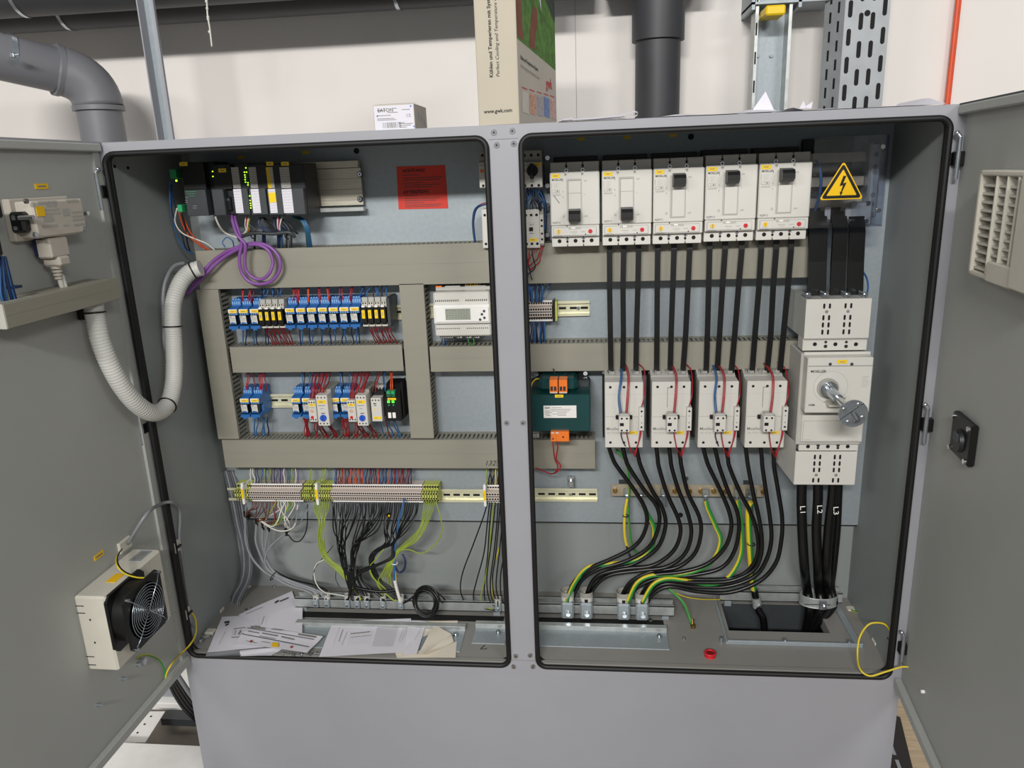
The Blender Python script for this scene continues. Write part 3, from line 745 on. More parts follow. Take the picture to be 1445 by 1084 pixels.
# display controller
x0,x1,z0,z1 = bx(611,691,432,457,.19)
t = thing('display_controller','white building controller with a small grey display and four buttons','controller',((x0+x1)/2,YRF,z0-.03))
zc = z0
m = MB().box(x0,x1,.19,.215,P(650,457,.19).z,P(650,430,.19).z,'white',b=.002)
m.box(x0-.001,x1-.001,.2,YRF,P(650,474,.205).z,P(650,412,.205).z,'white_dev',b=.003)
zs = P(650,424,.2).z; zq = P(650,463.5,.2).z
for k in range(26):
    xx = x0+.003+k*(x1-x0-.008)/26
    if 11 < k < 15: continue
    m.q([(xx,.1995,zs-.002),(xx+.002,.1995,zs-.002),(xx+.0035,.1995,zs+.002),(xx+.0015,.1995,zs+.002)],'ink').fq(xx,xx+.0022,zq-.001,zq+.0012,.1995,'ink')
m.box(x0+.002,x1,.22,YRF,P(650,410,.22).z-.0,P(650,405,.22).z,'white_grey',b=.001)
obj('housing', m, t)
obj('bezel', MB().box(x0+.004,x1-.002,.187,.19,P(650,454.5,.19).z,P(650,433,.19).z,'white',b=.0015), t)
a = P(628,436,.186); b = P(664,451,.186)
dsp = obj('display', MB().box(a.x,b.x,.1855,.1875,b.z,a.z,'lcd',b=.0005), t)
m = MB()
for v in (439,442.5,446,449):
    for u in range(630,662,4): c = P(u,v,.185); m.fq(c.x,c.x+random.uniform(.002,.005),c.z,c.z+.0009,.1853,'lcd_ink')
obj('display_text', m, dsp)
for (u,v) in ((683,439),(680,443.5),(683.5,448.5),(677.5,451)):
    c = P(u,v,.186); obj('button', MB().cyl((c.x,.188,c.z),(c.x,.185,c.z),.0028,m='plc_light',n=10), t)
a = P(616,404,.225); m = MB()
for (u0,u1,mm) in ((615,624,'orange'),(628,650,'white_grey'),(656,686,'white_grey')):
    a = P(u0,403.5,.225); b = P(u1,410,.225); q_ = MB().box(a.x,b.x,.222,.245,b.z,a.z,mm,b=.0005); n_ = int((b.x-a.x)/.0042)
    for k in range(n_): q_.fq(a.x+.001+k*.0042,a.x+.0032+k*.0042,b.z+.002,b.z+.005,.2218,'dark_hole')
    obj('plug_connector', q_, t)
for (u0,u1) in ((621,640),(645,653),(658,666),(670,677)):
    a = P(u0,470,.22); b = P(u1,476,.22); q_ = MB().box(a.x,b.x,.212,.245,b.z,a.z,'white_grey',b=.0005); n_ = max(1,int((b.x-a.x)/.0042))
    for k in range(n_): q_.fq(a.x+.001+k*.0042,a.x+.0032+k*.0042,b.z+.001,b.z+.005,.2118,'dark_hole')
    obj('plug_connector', q_, t)
for (u,v) in ((695,429),(695,445)): 
    a = P(u-1.5,v-5,.215); b = P(u+2.5,v+5,.215); obj('side_marker', MB().box(a.x,b.x,.214,.2152,b.z,a.z,'yellow'), t)
# ================================================================ TERMINAL ROWS
def term_proto(mm,loc,name,label,group,stripe=None):
    x,y,z = loc; w = .00235; m = MB()
    m.prism([(y,z-.0225),(y,z+.0225),(y-.026,z+.0225),(y-.028,z+.0125),(y-.044,z+.0105),(y-.044,z-.0105),(y-.030,z-.0125),(y-.028,z-.0225)],'x',x-w,x+w,mm)
    for zz,yy in ((.0175,-.0275),(.0062,-.0442),(-.0062,-.0442),(-.017,-.0295)):
        m.fq(x-.0016,x+.0016,z+zz-.0022,z+zz+.0022,y+yy-.0006,'dark_hole')
    if stripe:
        for zz in (.0115,0,-.0115): m.fq(x+w*.35,x+w,z+zz-.0035,z+zz+.0035,y-.0446,stripe)
        m.fq(x+w*.35,x+w,z+.013,z+.022,y-.0284,stripe)
    else:
        m.fq(x-w,x+w,z+.0195,z+.0235,y-.0272,'white').fq(x-w,x+w,z-.0235,z-.0195,y-.0300,'white').fq(x-w,x+w,z-.0013,z+.0013,y-.0444,'lam')
    return tag(obj(name,m),label,'terminal',group)
TZ = P(450,696,YRF-.03).z
def trow(u0,u1,n,mm,label,group,stripe=None,proto={},z=None,v=696):
    c0 = P(u0,v,YRF-.04).x; c1 = P(u1,v,YRF-.04).x; w = (c1-c0)/n; zz = TZ if z is None else z
    for i in range(n):
        x = c0+w*(i+.5)
        if (mm,w) not in proto:
            o = term_proto(mm,(x,YRF,zz),'earth_terminal' if stripe else 'terminal_block',label,group,stripe); o.scale.x = w/.0048; proto[(mm,w)] = (o,x,zz)
        else:
            s,x_,z_ = proto[(mm,w)]; o = s.copy(); COL.objects.link(o); o.location.x += x-x_; o['label'] = label; o['group'] = group
GT = 'green_yellow'; BT = 'beige_term'
trow(332,352,6,GT,'green-yellow earth terminal at the left end of the bottom terminal row','left end earth terminals','dark_hole')
trow(352,424.5,24,BT,'beige terminal block in the left block of the bottom terminal row','beige terminals, left block')
trow(427,438.5,4,GT,'green-yellow earth terminal just left of the second white end clamp','earth terminals by the second end clamp','dark_hole')
trow(440.5,467,8,GT,'green-yellow earth terminal between the second end clamp and the long beige block','earth terminals left of the long block','dark_hole')
trow(467,595,42,BT,'beige terminal block in the long middle block of the bottom terminal row','beige terminals, long block')
trow(596,618,6,GT,'green-yellow earth terminal at the right end of the long beige block','earth terminals right of the long block','dark_hole')
trow(686,712,7,BT,'beige terminal block beside the door gasket at the right of the bottom row','beige terminals by the gasket')
for i,u in enumerate((342.5,447,684)):
    c = P(u,685,.22); lb = ['leftmost white end clamp with yellow tag on the terminal row','white end clamp with yellow tag in the middle of the terminal row','white end clamp beside the last beige terminals near the post'][i]
    t = thing('end_clamp',lb,'end clamp',(c.x,YRF,TZ-.02)); w = .0032
    obj('clamp_body', MB().box(c.x-w,c.x+w,.212,YRF,TZ-.022,TZ+.026,'white',b=.001).box(c.x-w,c.x+w,.214,.224,TZ+.024,TZ+.034,'white',b=.001), t)
    obj('marker_tag', MB().box(c.x-w*.9,c.x+w*.9,.2112,.212,TZ-.006,TZ+.02,'yellow'), t)
TZ2 = P(760,439,YRF-.03).z
trow(738,779,12,BT,'beige terminal block with blue wires right of the centre post','blue-wired beige terminals',z=TZ2,v=439)
c = P(781.5,439,.225); solo('end_plate', MB().box(c.x-.0015,c.x+.0015,.222,YRF,TZ2-.025,TZ2+.024,'black'), 'thin black end plate right of the blue-wired terminals','end plate')
c = P(785,439,.24); solo('earth_terminal', MB().box(c.x-.002,c.x+.002,.23,YRF,TZ2-.022,TZ2+.022,'green_yellow'), 'single green-yellow terminal next to the short rail end','terminal')
# ================================================================ CIRCUIT BREAKERS
def breaker(loc, label, on):
    t = thing('circuit_breaker', label, 'circuit breaker', loc, 'white moulded-case circuit breakers'); X,Y,Z = loc   # Y = plate
    f = Y-.125                          # front plane of the cover
    w = .0505
    def B(x0,x1,y0,y1,z0,z1,m,b=.0008): return (X+x0,X+x1,y0,y1,Z+z0,Z+z1,m,b)
    m = MB()
    m.box(*B(-w,w,f+.03,Y-.03,-.083,.084,'dev_shade',.002)).box(*B(-w+.004,w-.004,Y-.03,Y,-.09,.095,'black',.001))
    m.box(*B(-w,w,f,f+.035,-.043,.0635,'white_dev',.002))
    obj('housing', m, t)
    m = MB()
    for k in range(3): xa = -w+.001+k*.0335; m.box(*B(xa,xa+.0318,f+.016,f+.05,.0625,.0835,'white_grey',.0008))
    m.box(*B(-w+.002,w-.002,f+.02,f+.05,.0625,.0795,'white_grey',.0005))
    c = obj('upper_terminal_cover', m, t)
    for xx in (-.017,.0165):
        obj('terminal_screw', MB().cyl((X+xx,f+.017,Z+.067),(X+xx,f+.014,Z+.067),.0042,m='chrome').dot(X+xx,Z+.067,f+.0138,.002,'ink').dot(X+xx,Z+.0755,f+.0155,.0026,'dark_hole'), c)
        m = MB()
    m = MB()
    for k in range(3):
        xa = -w+.001+k*.0335; m.box(*B(xa,xa+.0318,f+.012,f+.05,-.087,-.0655,'white_dev',.0008)); m.dot(X+xa+.016,Z-.0755,f+.0117,.0042,'dark_hole')
    m.box(*B(-w+.002,w-.002,f+.014,f+.05,-.083,-.064,'white_dev',.0005))
    c = obj('lower_terminal_cover', m, t)
    for xx in (-.017,.0165):
        obj('terminal_screw', MB().cyl((X+xx,f+.0125,Z-.068),(X+xx,f+.009,Z-.068),.0038,m='chrome').dot(X+xx,Z-.068,f+.0088,.0018,'ink').dot(X+xx,Z-.0765,f+.0116,.0026,'dark_hole'), c)
    tr = obj('trip_unit', MB().box(*B(-w+.001,w-.001,f+.001,f+.035,-.0655,-.0435,'white_dev',.001)).box(*B(-w+.005,w-.007,f,f+.002,-.0635,-.0465,'ink_soft',0)).box(*B(-w+.0056,w-.0076,f-.0006,f+.002,-.0629,-.0471,'white_dev',0)), t)
    obj('dial', MB().cyl((X-.0345,f,Z-.0545),(X-.0345,f-.002,Z-.0545),.0045,m='sign_yellow').box(X-.0352,X-.0338,f-.0024,f-.002,Z-.0575,Z-.0515,'ink_soft'), tr)
    obj('trip_button', MB().cyl((X+.031,f,Z-.0555),(X+.031,f-.0025,Z-.0555),.0042,m='red'), tr)
    m = MB()
    m.box(X-.014,X+.012,f-.0012,f-.0006,Z-.0505,Z-.0455,'white_grey').fq(X-.008,X+.0,Z-.0495,Z-.0465,f-.0014,'white').fq(X-.01,X+.004,Z-.0565,Z-.0558,f-.0008,'ink_soft').fq(X-.007,X+.003,Z-.0603,Z-.0597,f-.0008,'ink_faint').fq(X-.042,X-.03,Z-.0617,Z-.0612,f-.0008,'ink_soft').fq(X+.012,X+.02,Z-.0565,Z-.0558,f-.0008,'ink_soft').dot(X+.021,Z-.0615,f-.0008,.0014,'ink',6)
    m.fq(X-.046,X-.026,Z-.0648,Z-.064,f-.0001,'ink_soft').dot(X-.017,Z-.0438,f-.0003,.002,'ink',3)
    obj('printed_text', m, tr)
    # front markings
    m = MB()
    m.fq(X-.047,X-.0465,Z+.032,Z+.043,f-.0004,'ink_soft')
    for zz,w_ in ((.042,.012),(.039,.009),(.036,.011),(.033,.008)): m.fq(X-.043,X-.043+w_,Z+zz-.0004,Z+zz,f-.0004,'ink_faint')
    m.box(X-.0465,X-.031,f-.0004,f,Z+.0235,Z+.0295,'ink_soft').box(X-.046,X-.0395,f-.0005,f,Z+.024,Z+.029,'white_dev').box(X-.039,X-.0315,f-.0005,f,Z+.024,Z+.029,'white_dev').dot(X-.035,Z+.0265,f-.0007,.0018,'ink_soft',6)
    for zz in (.0205,.0185): m.fq(X-.0465,X-.0285,Z+zz-.0005,Z+zz,f-.0004,'ink_soft')
    for zz in (.046,.0255,.015): m.fq(X-.0245,X-.0235,Z+zz-.0015,Z+zz+.0015,f-.0004,'ink_soft')
    m.fq(X+.0185,X+.0215,Z+.0185,Z+.019,f-.0004,'ink_soft')
    m.box(X-.025,X-.0215,f-.0004,f,Z-.0265,Z-.0225,'ink_soft').box(X-.0243,X-.0222,f-.0006,f,Z-.0258,Z-.0232,'white_dev')
    obj('printed_text', m, t)
    txt('MOELLER', .0055, (X-.0465,f-.0004,Z+.0475), t, 'ink', bold=.015, name='maker_lettering')
    txt('NZM 2', .0055, (X-.047,f-.0004,Z-.0385), t, 'ink', name='type_lettering', shear=.15)
    txt('ON', .0042, (X+.0185,f-.0004,Z+.044), t, 'ink_soft', name='on_lettering')
    txt('OFF', .0042, (X+.0185,f-.0004,Z-.0265), t, 'ink_soft', name='off_lettering')
    obj('marker_tag', MB().box(X-.047,X-.029,f-.0008,f,Z+.053,Z+.061,'yellow',b=.0003).fq(X-.043,X-.034,Z+.0563,Z+.0578,f-.001,'ink_soft'), t)
    for xx in (-.0185,.0155): obj('cover_screw', MB().cyl((X+xx,f,Z+.0595),(X+xx,f-.0006,Z+.0595),.0028,m='dev_shade').box(X+xx-.002,X+xx+.002,f-.0008,f-.0006,Z+.0592,Z+.0598,'ink_soft'), t)
    sl = MB().box(X-.0165,X+.0145,f-.0012,f,Z-.034,Z+.0505,'white_grey',b=.0006).box(X-.014,X+.012,f-.0014,f-.001,Z-.032,Z+.0485,'dev_shade').box(X-.0125,X+.012,f-.0018,f-.001,Z-.0315,Z+.046,'white_dev',b=.0004)
    sl.fq(X-.0125,X+.012,Z+.0215,Z+.0222,f-.002,'ink_soft')
    s_ = obj('toggle_slot', sl, t)
    hz = .0405 if on else -.0225
    hk = MB()
    hk.prism([(f-.001,Z+hz-.0125),(f-.001,Z+hz+.0135),(f-.026,Z+hz+.0105),(f-.030,Z+hz+.004),(f-.030,Z+hz-.006),(f-.018,Z+hz-.0125)],'x',X-.0125,X+.0115,'black')
    obj('toggle_handle', hk, t)
    return t
FYB = YP-.125
us = [(776.5,846),(850,919.5),(922,993),(996,1067),(1070,1144)]
zB = None
lbs = ['leftmost white circuit breaker, black toggle down, with a slanted scratch mark','white circuit breaker second from the left with its black toggle down','middle of the five white circuit breakers, black toggle up','white circuit breaker fourth from the left with its black toggle up','white circuit breaker fifth from the left, beside the clear warning cover']
zB = P(884,240,FYB).z-.0635
pr_on = pr_off = None
for i,(a,b) in enumerate(us):
    xc = (P(a,280,FYB).x+P(b,280,FYB).x)/2; loc = (xc,YP,zB+(.002 if i>2 else 0))
    if i == 0: r = breaker(loc, lbs[0], False)
    elif i == 1: r = dup(pr_off, loc, lbs[1])
    elif i == 2: r = breaker(loc, lbs[2], True)
    else: r = dup(pr_on, loc, lbs[i])
    if i == 0: pr_off = r
    if i == 2: pr_on = r
a = P(781,276,FYB-.0005); b = P(789,287,FYB-.0005)
root0 = pr_off
obj('scratch_mark', MB().q([(a.x,a.y,a.z),(a.x+.0014,a.y,a.z),(b.x+.0014,b.y,b.z),(b.x,b.y,b.z)],'lam'), root0)
# small standoffs left of the breakers
for v in (223,262,289,331):
    c = P(773,v,.25); solo('fixing_screw', MB().cyl((c.x,YP,c.z),(c.x,.24,c.z),.004,m='zinc').cyl((c.x,.24,c.z),(c.x,.237,c.z),.0048,m='chrome'), 'silver fixing screw in the shadow left of the first breaker','screw','fixing screws left of the breakers')
# ================================================================ MOTOR STARTERS by the centre post
def starter(uc, lab1, lab2, shift=0):
    c = P(uc,260,.19); X = c.x; w = .0225
    zt_ = P(uc,212,.2).z; zb_ = P(uc,266,.19).z; y = .19
    t = thing('motor_protection_switch', lab1, 'switch', (X,YP,zb_))
    m = MB().box(X-w,X+w,y+.012,YP,zb_,zt_,'white_grey',b=.001).box(X-w,X+w,y,y+.014,zb_+.002,zt_-.024,'white_dev',b=.001).box(X-w,X+w,y+.006,y+.03,zt_-.02,zt_,'dev_shade',b=.001)
    for k in (-1,0,1): m.dot(X+k*.0145,zt_-.010,y+.0057,.0032,'dark_hole').dot(X+k*.0145,zb_+.006,y-.0003,.003,'dark_hole')
    obj('housing', m, t)
    zz = zb_+.036
    obj('rotary_knob', MB().cyl((X+.002,y,zz),(X+.002,y-.008,zz),.0125,.0115,m='black').box(X-.002,X+.006,y-.022,y-.008,zz-.0165,zz+.0145,'black',b=.0015), t)
    obj('setting_dial', MB().cyl((X-.016,y,zz),(X-.016,y-.001,zz),.004,m='orange',n=10), t)
    obj('marker_tag', MB().box(X+.001,X+.020,y-.0008,y,zt_-.0335,zt_-.026,'yellow').fq(X+.006,X+.014,zt_-.0305,zt_-.029,y-.001,'ink_soft'), t)
    txt('MOELLER', .004, (X-.021,y-.0004,zt_-.031), t, 'ink', name='maker_lettering')
    z1 = P(uc,295,.2).z; z0 = P(uc,350,.2).z
    t2 = thing('small_contactor', lab2, 'contactor', (X,YP,z0))
    m = MB().box(X-w,X+w-.009,y+.008,YP,z0,z1,'white_dev',b=.001).box(X+w-.009,X+w,y+.012,YP-.02,z0+.004,z1,'dev_shade',b=.001).box(X+w-.009,X+w-.0004,y+.009,y+.02,z0+.008,z1-.012,'white_dev',b=.0006)
    for k in (-1,0,1):
        m.dot(X-.004+k*.0115,z1-.0125,y+.0077,.003,'dark_hole').dot(X-.004+k*.0115,z0+.009,y+.0077,.003,'dark_hole')
    for k in range(4): m.dot(X+w-.0045,z0+.018+k*.012+(.004 if k>1 else 0),y+.0087,.0025,'dark_hole')
    obj('housing', m, t2)
    zm = (z0+z1)/2-.001
    obj('indicator_window', MB().box(X-.009,X-.001,y+.006,y+.008,zm-.004,zm+.004,'black'), t2)
    obj('printed_text', MB().fq(X-.009,X+.001,zm+.009,zm+.0098,y+.0076,'ink').fq(X-.009,X+.001,zm-.009,zm-.0082,y+.0076,'ink').fq(X-.013,X+.004,zm+.013,zm+.0136,y+.0076,'ink_faint'), t2)
    obj('marker_tag', MB().box(X-.010,X+.008,y+.0072,y+.008,z0+.014,z0+.0205,'yellow').fq(X-.006,X+.003,z0+.0165,z0+.018,y+.007,'ink_soft'), t2)
    return X
starter(750.5,'grey motor protection switch with black rotary knob right of the centre post','small white contactor with yellow tag right of the centre post')
starter(691.5,'motor protection switch half hidden by the left edge of the centre post','small contactor half hidden by the left edge of the centre post')
# blue and black wires between them
for i in range(14):
    u0 = random.uniform(738,764); u1 = random.uniform(740,764); mm = random.choice(['wire_blue','wire_navy','black','wire_navy'])
    wire([(u0,266,.2),(u0+J(3),274,.185),((u0+u1)/2+J(5),281+J(3),.18),(u1+J(2),290,.19),(u1,299,.205)],.0013,mm,'control_wire','thin wire in the blue and black tangle between the protection switch and its contactor','wire','tangled wires by the right of the centre post')
for i in range(3):
    wire([(758+i*2.5,268,.2),(766+i*1.6,282,.18),(769+i,300,.19),(768+i*.7,318+i*4,.2),(762+i,330,.215)],.0013,['wire_navy','wire_blue','black'][i],'control_wire','thin dark wire arching at the right of the small contactor','wire','arching wires beside the small contactor')
for (u0,u1,v1,mm) in ((763,758,366,'wire_red'),(766,761,370,'wire_red'),(748,746,372,'wire_red'),(752,755,378,'black'),(742,748,385,'wire_navy'),(758,742,388,'wire_red')):
    wire([(u0,343,.21),(u0-1,352,.2),((u0+u1)/2+J(2),362,.2),(u1,v1,.205),(u1-12 if u1>750 else u1+3,v1+10,.21)],.0012,mm,'control_wire','thin %s wire looping below the small contactor over the duct' % ('red' if 'red' in mm else 'dark'),'wire','%s wires below the small contactor' % ('red' if 'red' in mm else 'dark'))
for i in range(3):
    wire([(692,286+i,.2),(680,288+i,.2),(670+i,296,.21),(667+i*.8,312,.22),(668+i*.8,330,.225),(671+i*.6,349,.23)],.0016,['wire_navy','wire_blue','wire_navy'][i],'control_wire','dark blue wire curving from the starter at the post down into the top duct','wire','dark blue wires left of the centre post')
wire([(692,285,.198),(684,286.5,.198),(678,289,.2)],.0012,'wire_red','control_wire','short red wire lying over the dark blue wires left of the centre post')
# ================================================================ CONTACTORS
def contactor(loc, label):
    t = thing('power_contactor', label, 'contactor', loc, 'large white power contactors'); X,Y,Z = loc; f = Y-.13; w = .0415
    m = MB()
    m.box(X-w,X+w,f,f+.05,Z-.0755,Z+.0755,'white_dev',b=.0015)
    m.fq(X-w+.001,X+w-.001,Z-.0033,Z-.0027,f-.0003,'ink_soft').fq(X-w+.001,X+w-.001,Z+.0485,Z+.0488,f-.0003,'ink_faint')
    for xx in (-.0295,.0,.0265):
        m.dot(X+xx,Z+.0645,f-.0004,.003,'dark_hole').dot(X+xx,Z-.063,f-.0004,.003,'dark_hole')
    m.box(X-w+.001,X+w-.001,f+.05,Y-.03,Z-.07,Z+.0735,'dev_shade',b=.001).box(X-w-.004,X+w+.002,Y-.05,Y,Z-.08,Z+.088,'black',b=.001)
    obj('housing', m, t)
    m = MB().prism([(f+.045,Z+.074),(f+.045,Z+.0765),(f+.075,Z+.086),(f+.09,Z+.086),(f+.09,Z+.07)],'x',X-w+.0005,X+w-.0005,'white_grey')
    for k in (-1,0,1): m.box(X+k*.027-.009,X+k*.027+.009,f+.05,f+.075,Z+.079,Z+.0865,'dev_shade',b=.001)
    c = obj('terminal_shroud', m, t)
    for k in (-1,0,1): obj('terminal_screw', MB().cyl((X+k*.027-.004,f+.052,Z+.08),(X+k*.027-.004,f+.05,Z+.089),.0036,m='chrome',n=8), c)
    obj('armature_bar', MB().box(X-.018,X+.018,f-.006,f+.0,Z-.0072,Z+.0015,'black',b=.0008), t)
    ax = X-.0085+.009
    m = MB().box(ax-.0125,ax+.0105,f-.036,f-.006,Z-.0265,Z+.009,'white_dev',b=.001).box(ax-.010,ax+.0085,f-.03,f-.01,Z+.009,Z+.013,'white_grey',b=.0006)
    for xx in (-.0065,.0045):
        for zz in (.0045,-.0225): m.dot(ax+xx,Z+zz,f-.0363,.0023,'dark_hole')
    m.fq(ax-.0105,ax-.002,Z-.0125,Z-.0055,f-.0363,'black')
    obj('auxiliary_contact', m, t)
    sx = X+w-.004
    m = MB().box(sx-.0055,sx+.0055,f-.014,f+.02,Z-.031,Z+.0215,'white_dev',b=.0008)
    for zz in (.0135,-.0225): m.dot(sx,Z+zz,f-.0143,.0024,'dark_hole')
    m.fq(sx-.0012,sx+.0012,Z+.0015,Z+.004,f-.0143,'ink_soft').fq(sx-.0012,sx+.0012,Z-.014,Z-.011,f-.0143,'ink_soft')
    obj('side_contact_strip', m, t)
    txt('Moeller', .0095, (X-.0385,f-.0004,Z-.034), t, 'ink_soft', name='maker_lettering', bold=.01)
    txt('DIL M150', .006, (X-.0375,f-.0004,Z-.0425), t, 'ink_faint', name='type_lettering')
    obj('marker_tag', MB().box(X+.0125,X+.029,f-.0008,f,Z-.0435,Z-.0365,'yellow',b=.0003).fq(X+.0165,X+.0245,Z-.0405,Z-.0392,f-.001,'ink_soft'), t)
    return t
fC = YP-.13
zC = (P(880,538,fC).z+P(880,633.5,fC).z)/2
cxs = [(853,908),(919,974.5),(985,1041.5),(1052,1109)]
pc = None; CX = []
for i,(a,b) in enumerate(cxs):
    xa,xb = P(a,590,fC).x,P(b,590,fC).x; X = (xa+xb)/2; CX.append(X)
    lb = ['first white power contactor, next to the green transformer','second white power contactor from the transformer','third white power contactor from the transformer','fourth white power contactor, beside the main switch'][i]
    loc = (X,YP,zC)
    if pc is None: pc = contactor(loc, lb)
    else: dup(pc, loc, lb)
for u in (852,917,985,1026,1049,1092):
    c = P(u,526,.222); solo('bracket_screw', MB().cyl((c.x,.235,c.z),(c.x,.222,c.z),.0036,m='chrome'), 'bright screw head just above a white contactor','screw','bright screws above the contactors')
# black flat conductors
tops = [(860,880,901),(928,951,973),(1001,1023,1046.5),(1074,1095,1116)]
bots = [(862,878.5,897),(926,945,963),(995.5,1011,1031),(1060,1081,1099)]
for g in range(4):
    for k in range(3):
        a = P(tops[g][k],338,.20); b = P(bots[g][k],529,.205); h = .0058
        m = MB(); pts = [(a.x,.195,a.z+.01),(a.x,.192,a.z-.02),((a.x*2+b.x)/3+J(.001),.19,a.z*.66+b.z*.34),((a.x+2*b.x)/3+J(.001),.19,a.z*.33+b.z*.67),(b.x,.195,b.z+.012),(b.x,.205,b.z-.004)]
        for i in range(len(pts)-1):
            p,q_ = pts[i],pts[i+1]
            m.q([(p[0]-h,p[1],p[2]),(q_[0]-h,q_[1],q_[2]),(q_[0]+h,q_[1],q_[2]),(p[0]+h,p[1],p[2])],'cable_black')
            m.q([(p[0]+h,p[1]+.004,p[2]),(p[0]+h,p[1],p[2]),(q_[0]+h,q_[1],q_[2]),(q_[0]+h,q_[1]+.004,q_[2])],'cable_black').q([(p[0]-h,p[1],p[2]),(p[0]-h,p[1]+.004,p[2]),(q_[0]-h,q_[1]+.004,q_[2]),(q_[0]-h,q_[1],q_[2])],'cable_black').q([(p[0]+h,p[1]+.004,p[2]),(q_[0]+h,q_[1]+.004,q_[2]),(q_[0]-h,q_[1]+.004,q_[2]),(p[0]-h,p[1]+.004,p[2])],'cable_black')
        solo('flat_conductor', m, 'black flat insulated band, %s of three, feeding the %s contactor' % (ORD[k],ORD[g]), 'cable', 'black flat bands from breakers to contactors')
# red and blue control wires of the contactors
for i,X in enumerate(CX):
    f = fC; ax = X+.0; tpz = zC+.012
    def cw(pts,mm,g): wire(pts,.0013,mm,'control_wire','%s control wire %s the %s white contactor' % (mm.replace('wire_','').replace('_',' '),g,ORD[i]),'wire','%s wires %s %s contactor'%(mm.replace('wire_',''),g,ORD[i]),world=True)
    for k in range(2):
        cw([(X+.003+k*.003,.23,zC+.098),(X+.008+k*.003,.15,zC+.09),(X+.006+k*.003,f-.02,zC+.055),(X+.003+k*.003,f-.022,tpz)],'wire_red','above')
    if i in (0,2):
        for k in range(2):
            cw([(X-.002-k*.003,.23,zC+.095),(X-.004-k*.003,.15,zC+.085),(X-.010-k*.003,f-.02,zC+.05),(X-.006-k*.0035,f-.022,tpz)],'wire_blue','above')
    sx = X+.0375
    cw([(X+.03,.22,zC+.1),(X+.046,.19,zC+.09),(X+.044,f+.0,zC+.05),(sx,f-.005,zC+.021)],'wire_red','beside')
    cw([(sx,f-.005,zC-.031),(sx-.003,f-.008,zC-.05),(X+.022,f-.01,zC-.088),(X+.024,f+.02,zC-.094)],'wire_red','below')
    cw([(sx-.002,f-.005,zC-.031),(sx-.005,f-.008,zC-.055),(X+.024,f-.01,zC-.092),(X+.028,f+.02,zC-.098)],'wire_red','below')
    cw([(X+.004,f-.02,zC-.026),(X+.008,f-.012,zC-.05),(X+.016,f-.008,zC-.082),(X+.028,f+.02,zC-.09)],'wire_red','below')
    if i in (0,2): cw([(X-.006,f-.02,zC-.026),(X-.006,f-.012,zC-.045),(X+.002,f-.004,zC-.068),(X+.008,f+.02,zC-.082)],'wire_navy','below')
    if i in (1,2,3): obj('lever_outline', MB().box(X-.0085,X-.0078,f-.0005,f,zC+.018,zC+.062,'ink').box(X-.0085,X+.0,f-.0005,f,zC+.062,zC+.0628,'ink'), [o for o in bpy.data.objects if o.get('label','').startswith(ORD[i]+' white power')][0])
# ================================================================ TRANSFORMER
def tb(u0,u1,v0,v1,Y): return P(u0,(v0+v1)/2,Y).x,P(u1,(v0+v1)/2,Y).x,P((u0+u1)/2,v1,Y).z,P((u0+u1)/2,v0,Y).z
x0,x1,z0,z1 = tb(746,833,557,609,.15)
t = thing('transformer','dark green control transformer with orange terminals and a white rating label','transformer',((x0+x1)/2,YP,z0))
m = MB().box(x0,x1,.15,.215,z0,z1,'transformer',b=.002)
obj('core_front', m, t)
xa,xb,za,zb = tb(748,830,532,612,.24)
obj('base_bracket', MB().box(P(756,530,.26).x,P(828,530,.26).x,.255,YP,z0+.0,P(790,524,.255).z,'black',b=.001), t)
obj('laminated_core', MB().box(x0+.0,x1+.0,.215,.25,z0+.004,z1+.014,'lam',b=.003), t)
c1 = P(761,548,.19).x; c2 = P(815,548,.19).x
obj('winding', MB().box(c1,c2,.17,.245,z1,z1+.03,'transformer',b=.008), t); obj('winding', MB().box(c1+.004,c2-.002,.17,.245,z0-.012,z0+.002,'transformer',b=.004), t)
for (u,v) in ((757,528),(826,527)): c = P(u,v,.25); obj('mounting_screw', MB().cyl((c.x,.256,c.z),(c.x,.249,c.z),.005,m='chrome'), t)
for (u0,u1) in ((775.5,787),(788.5,800.5)):
    a0,a1,b0,b1 = tb(u0,u1,536,555,.145)
    o = obj('orange_terminal', MB().box(a0,a1,.143,.175,b0,b1,'orange',b=.0008).fq(a0+.002,a0+.0075,b0+.006,b0+.016,.1427,'ink').fq(a0+.0095,a0+.015,b0+.006,b0+.016,.1427,'ink').fq(a0+.001,a1-.001,b0+.0005,b0+.003,.1427,'white_dev'), t)
a0,a1,b0,b1 = tb(777,803,609,623,.14)
o = obj('orange_terminal', MB().box(a0,a1,.138,.17,b0,b1,'orange',b=.0008).box(a0+.002,a0+.008,.1365,.138,b1-.004,b1-.0005,'white_dev').box(a0+.012,a0+.018,.1365,.138,b1-.004,b1-.0005,'white_dev').fq(a0+.004,a0+.007,b0+.005,b0+.009,.1377,'ink').fq(a0+.026,a0+.03,b0+.009,b0+.013,.1377,'ink').fq(a0+.0125,a0+.0128,b0,b1,.1377,'ink'), t)
marker(783,795,557,561,.149,t)
a0,a1,b0,b1 = tb(767,813.5,572.5,590,.149)
lbp = obj('rating_label', MB().box(a0,a1,.1488,.15,b0,b1,'white',b=.0005), t)
txt('murr', .0055, (a0+.003,.1485,b1-.0065), lbp, 'ink', bold=.03, name='maker_lettering')
m = MB()
for (x_,z_,w_) in ((.02,.004,.02),(.016,.008,.045),(.003,.0115,.012),(.018,.0115,.04),(.003,.015,.016),(.03,.015,.022),(.003,.0185,.01),(.02,.0185,.03),(.03,.022,.02),(.006,.022,.01)):
    m.fq(a0+x_,min(a0+x_+w_,a1-.003),b1-z_-.0012,b1-z_-.0002,.1485,'ink_soft')
obj('printed_text', m, lbp)
m = MB(); a0 = P(748,612,.2)
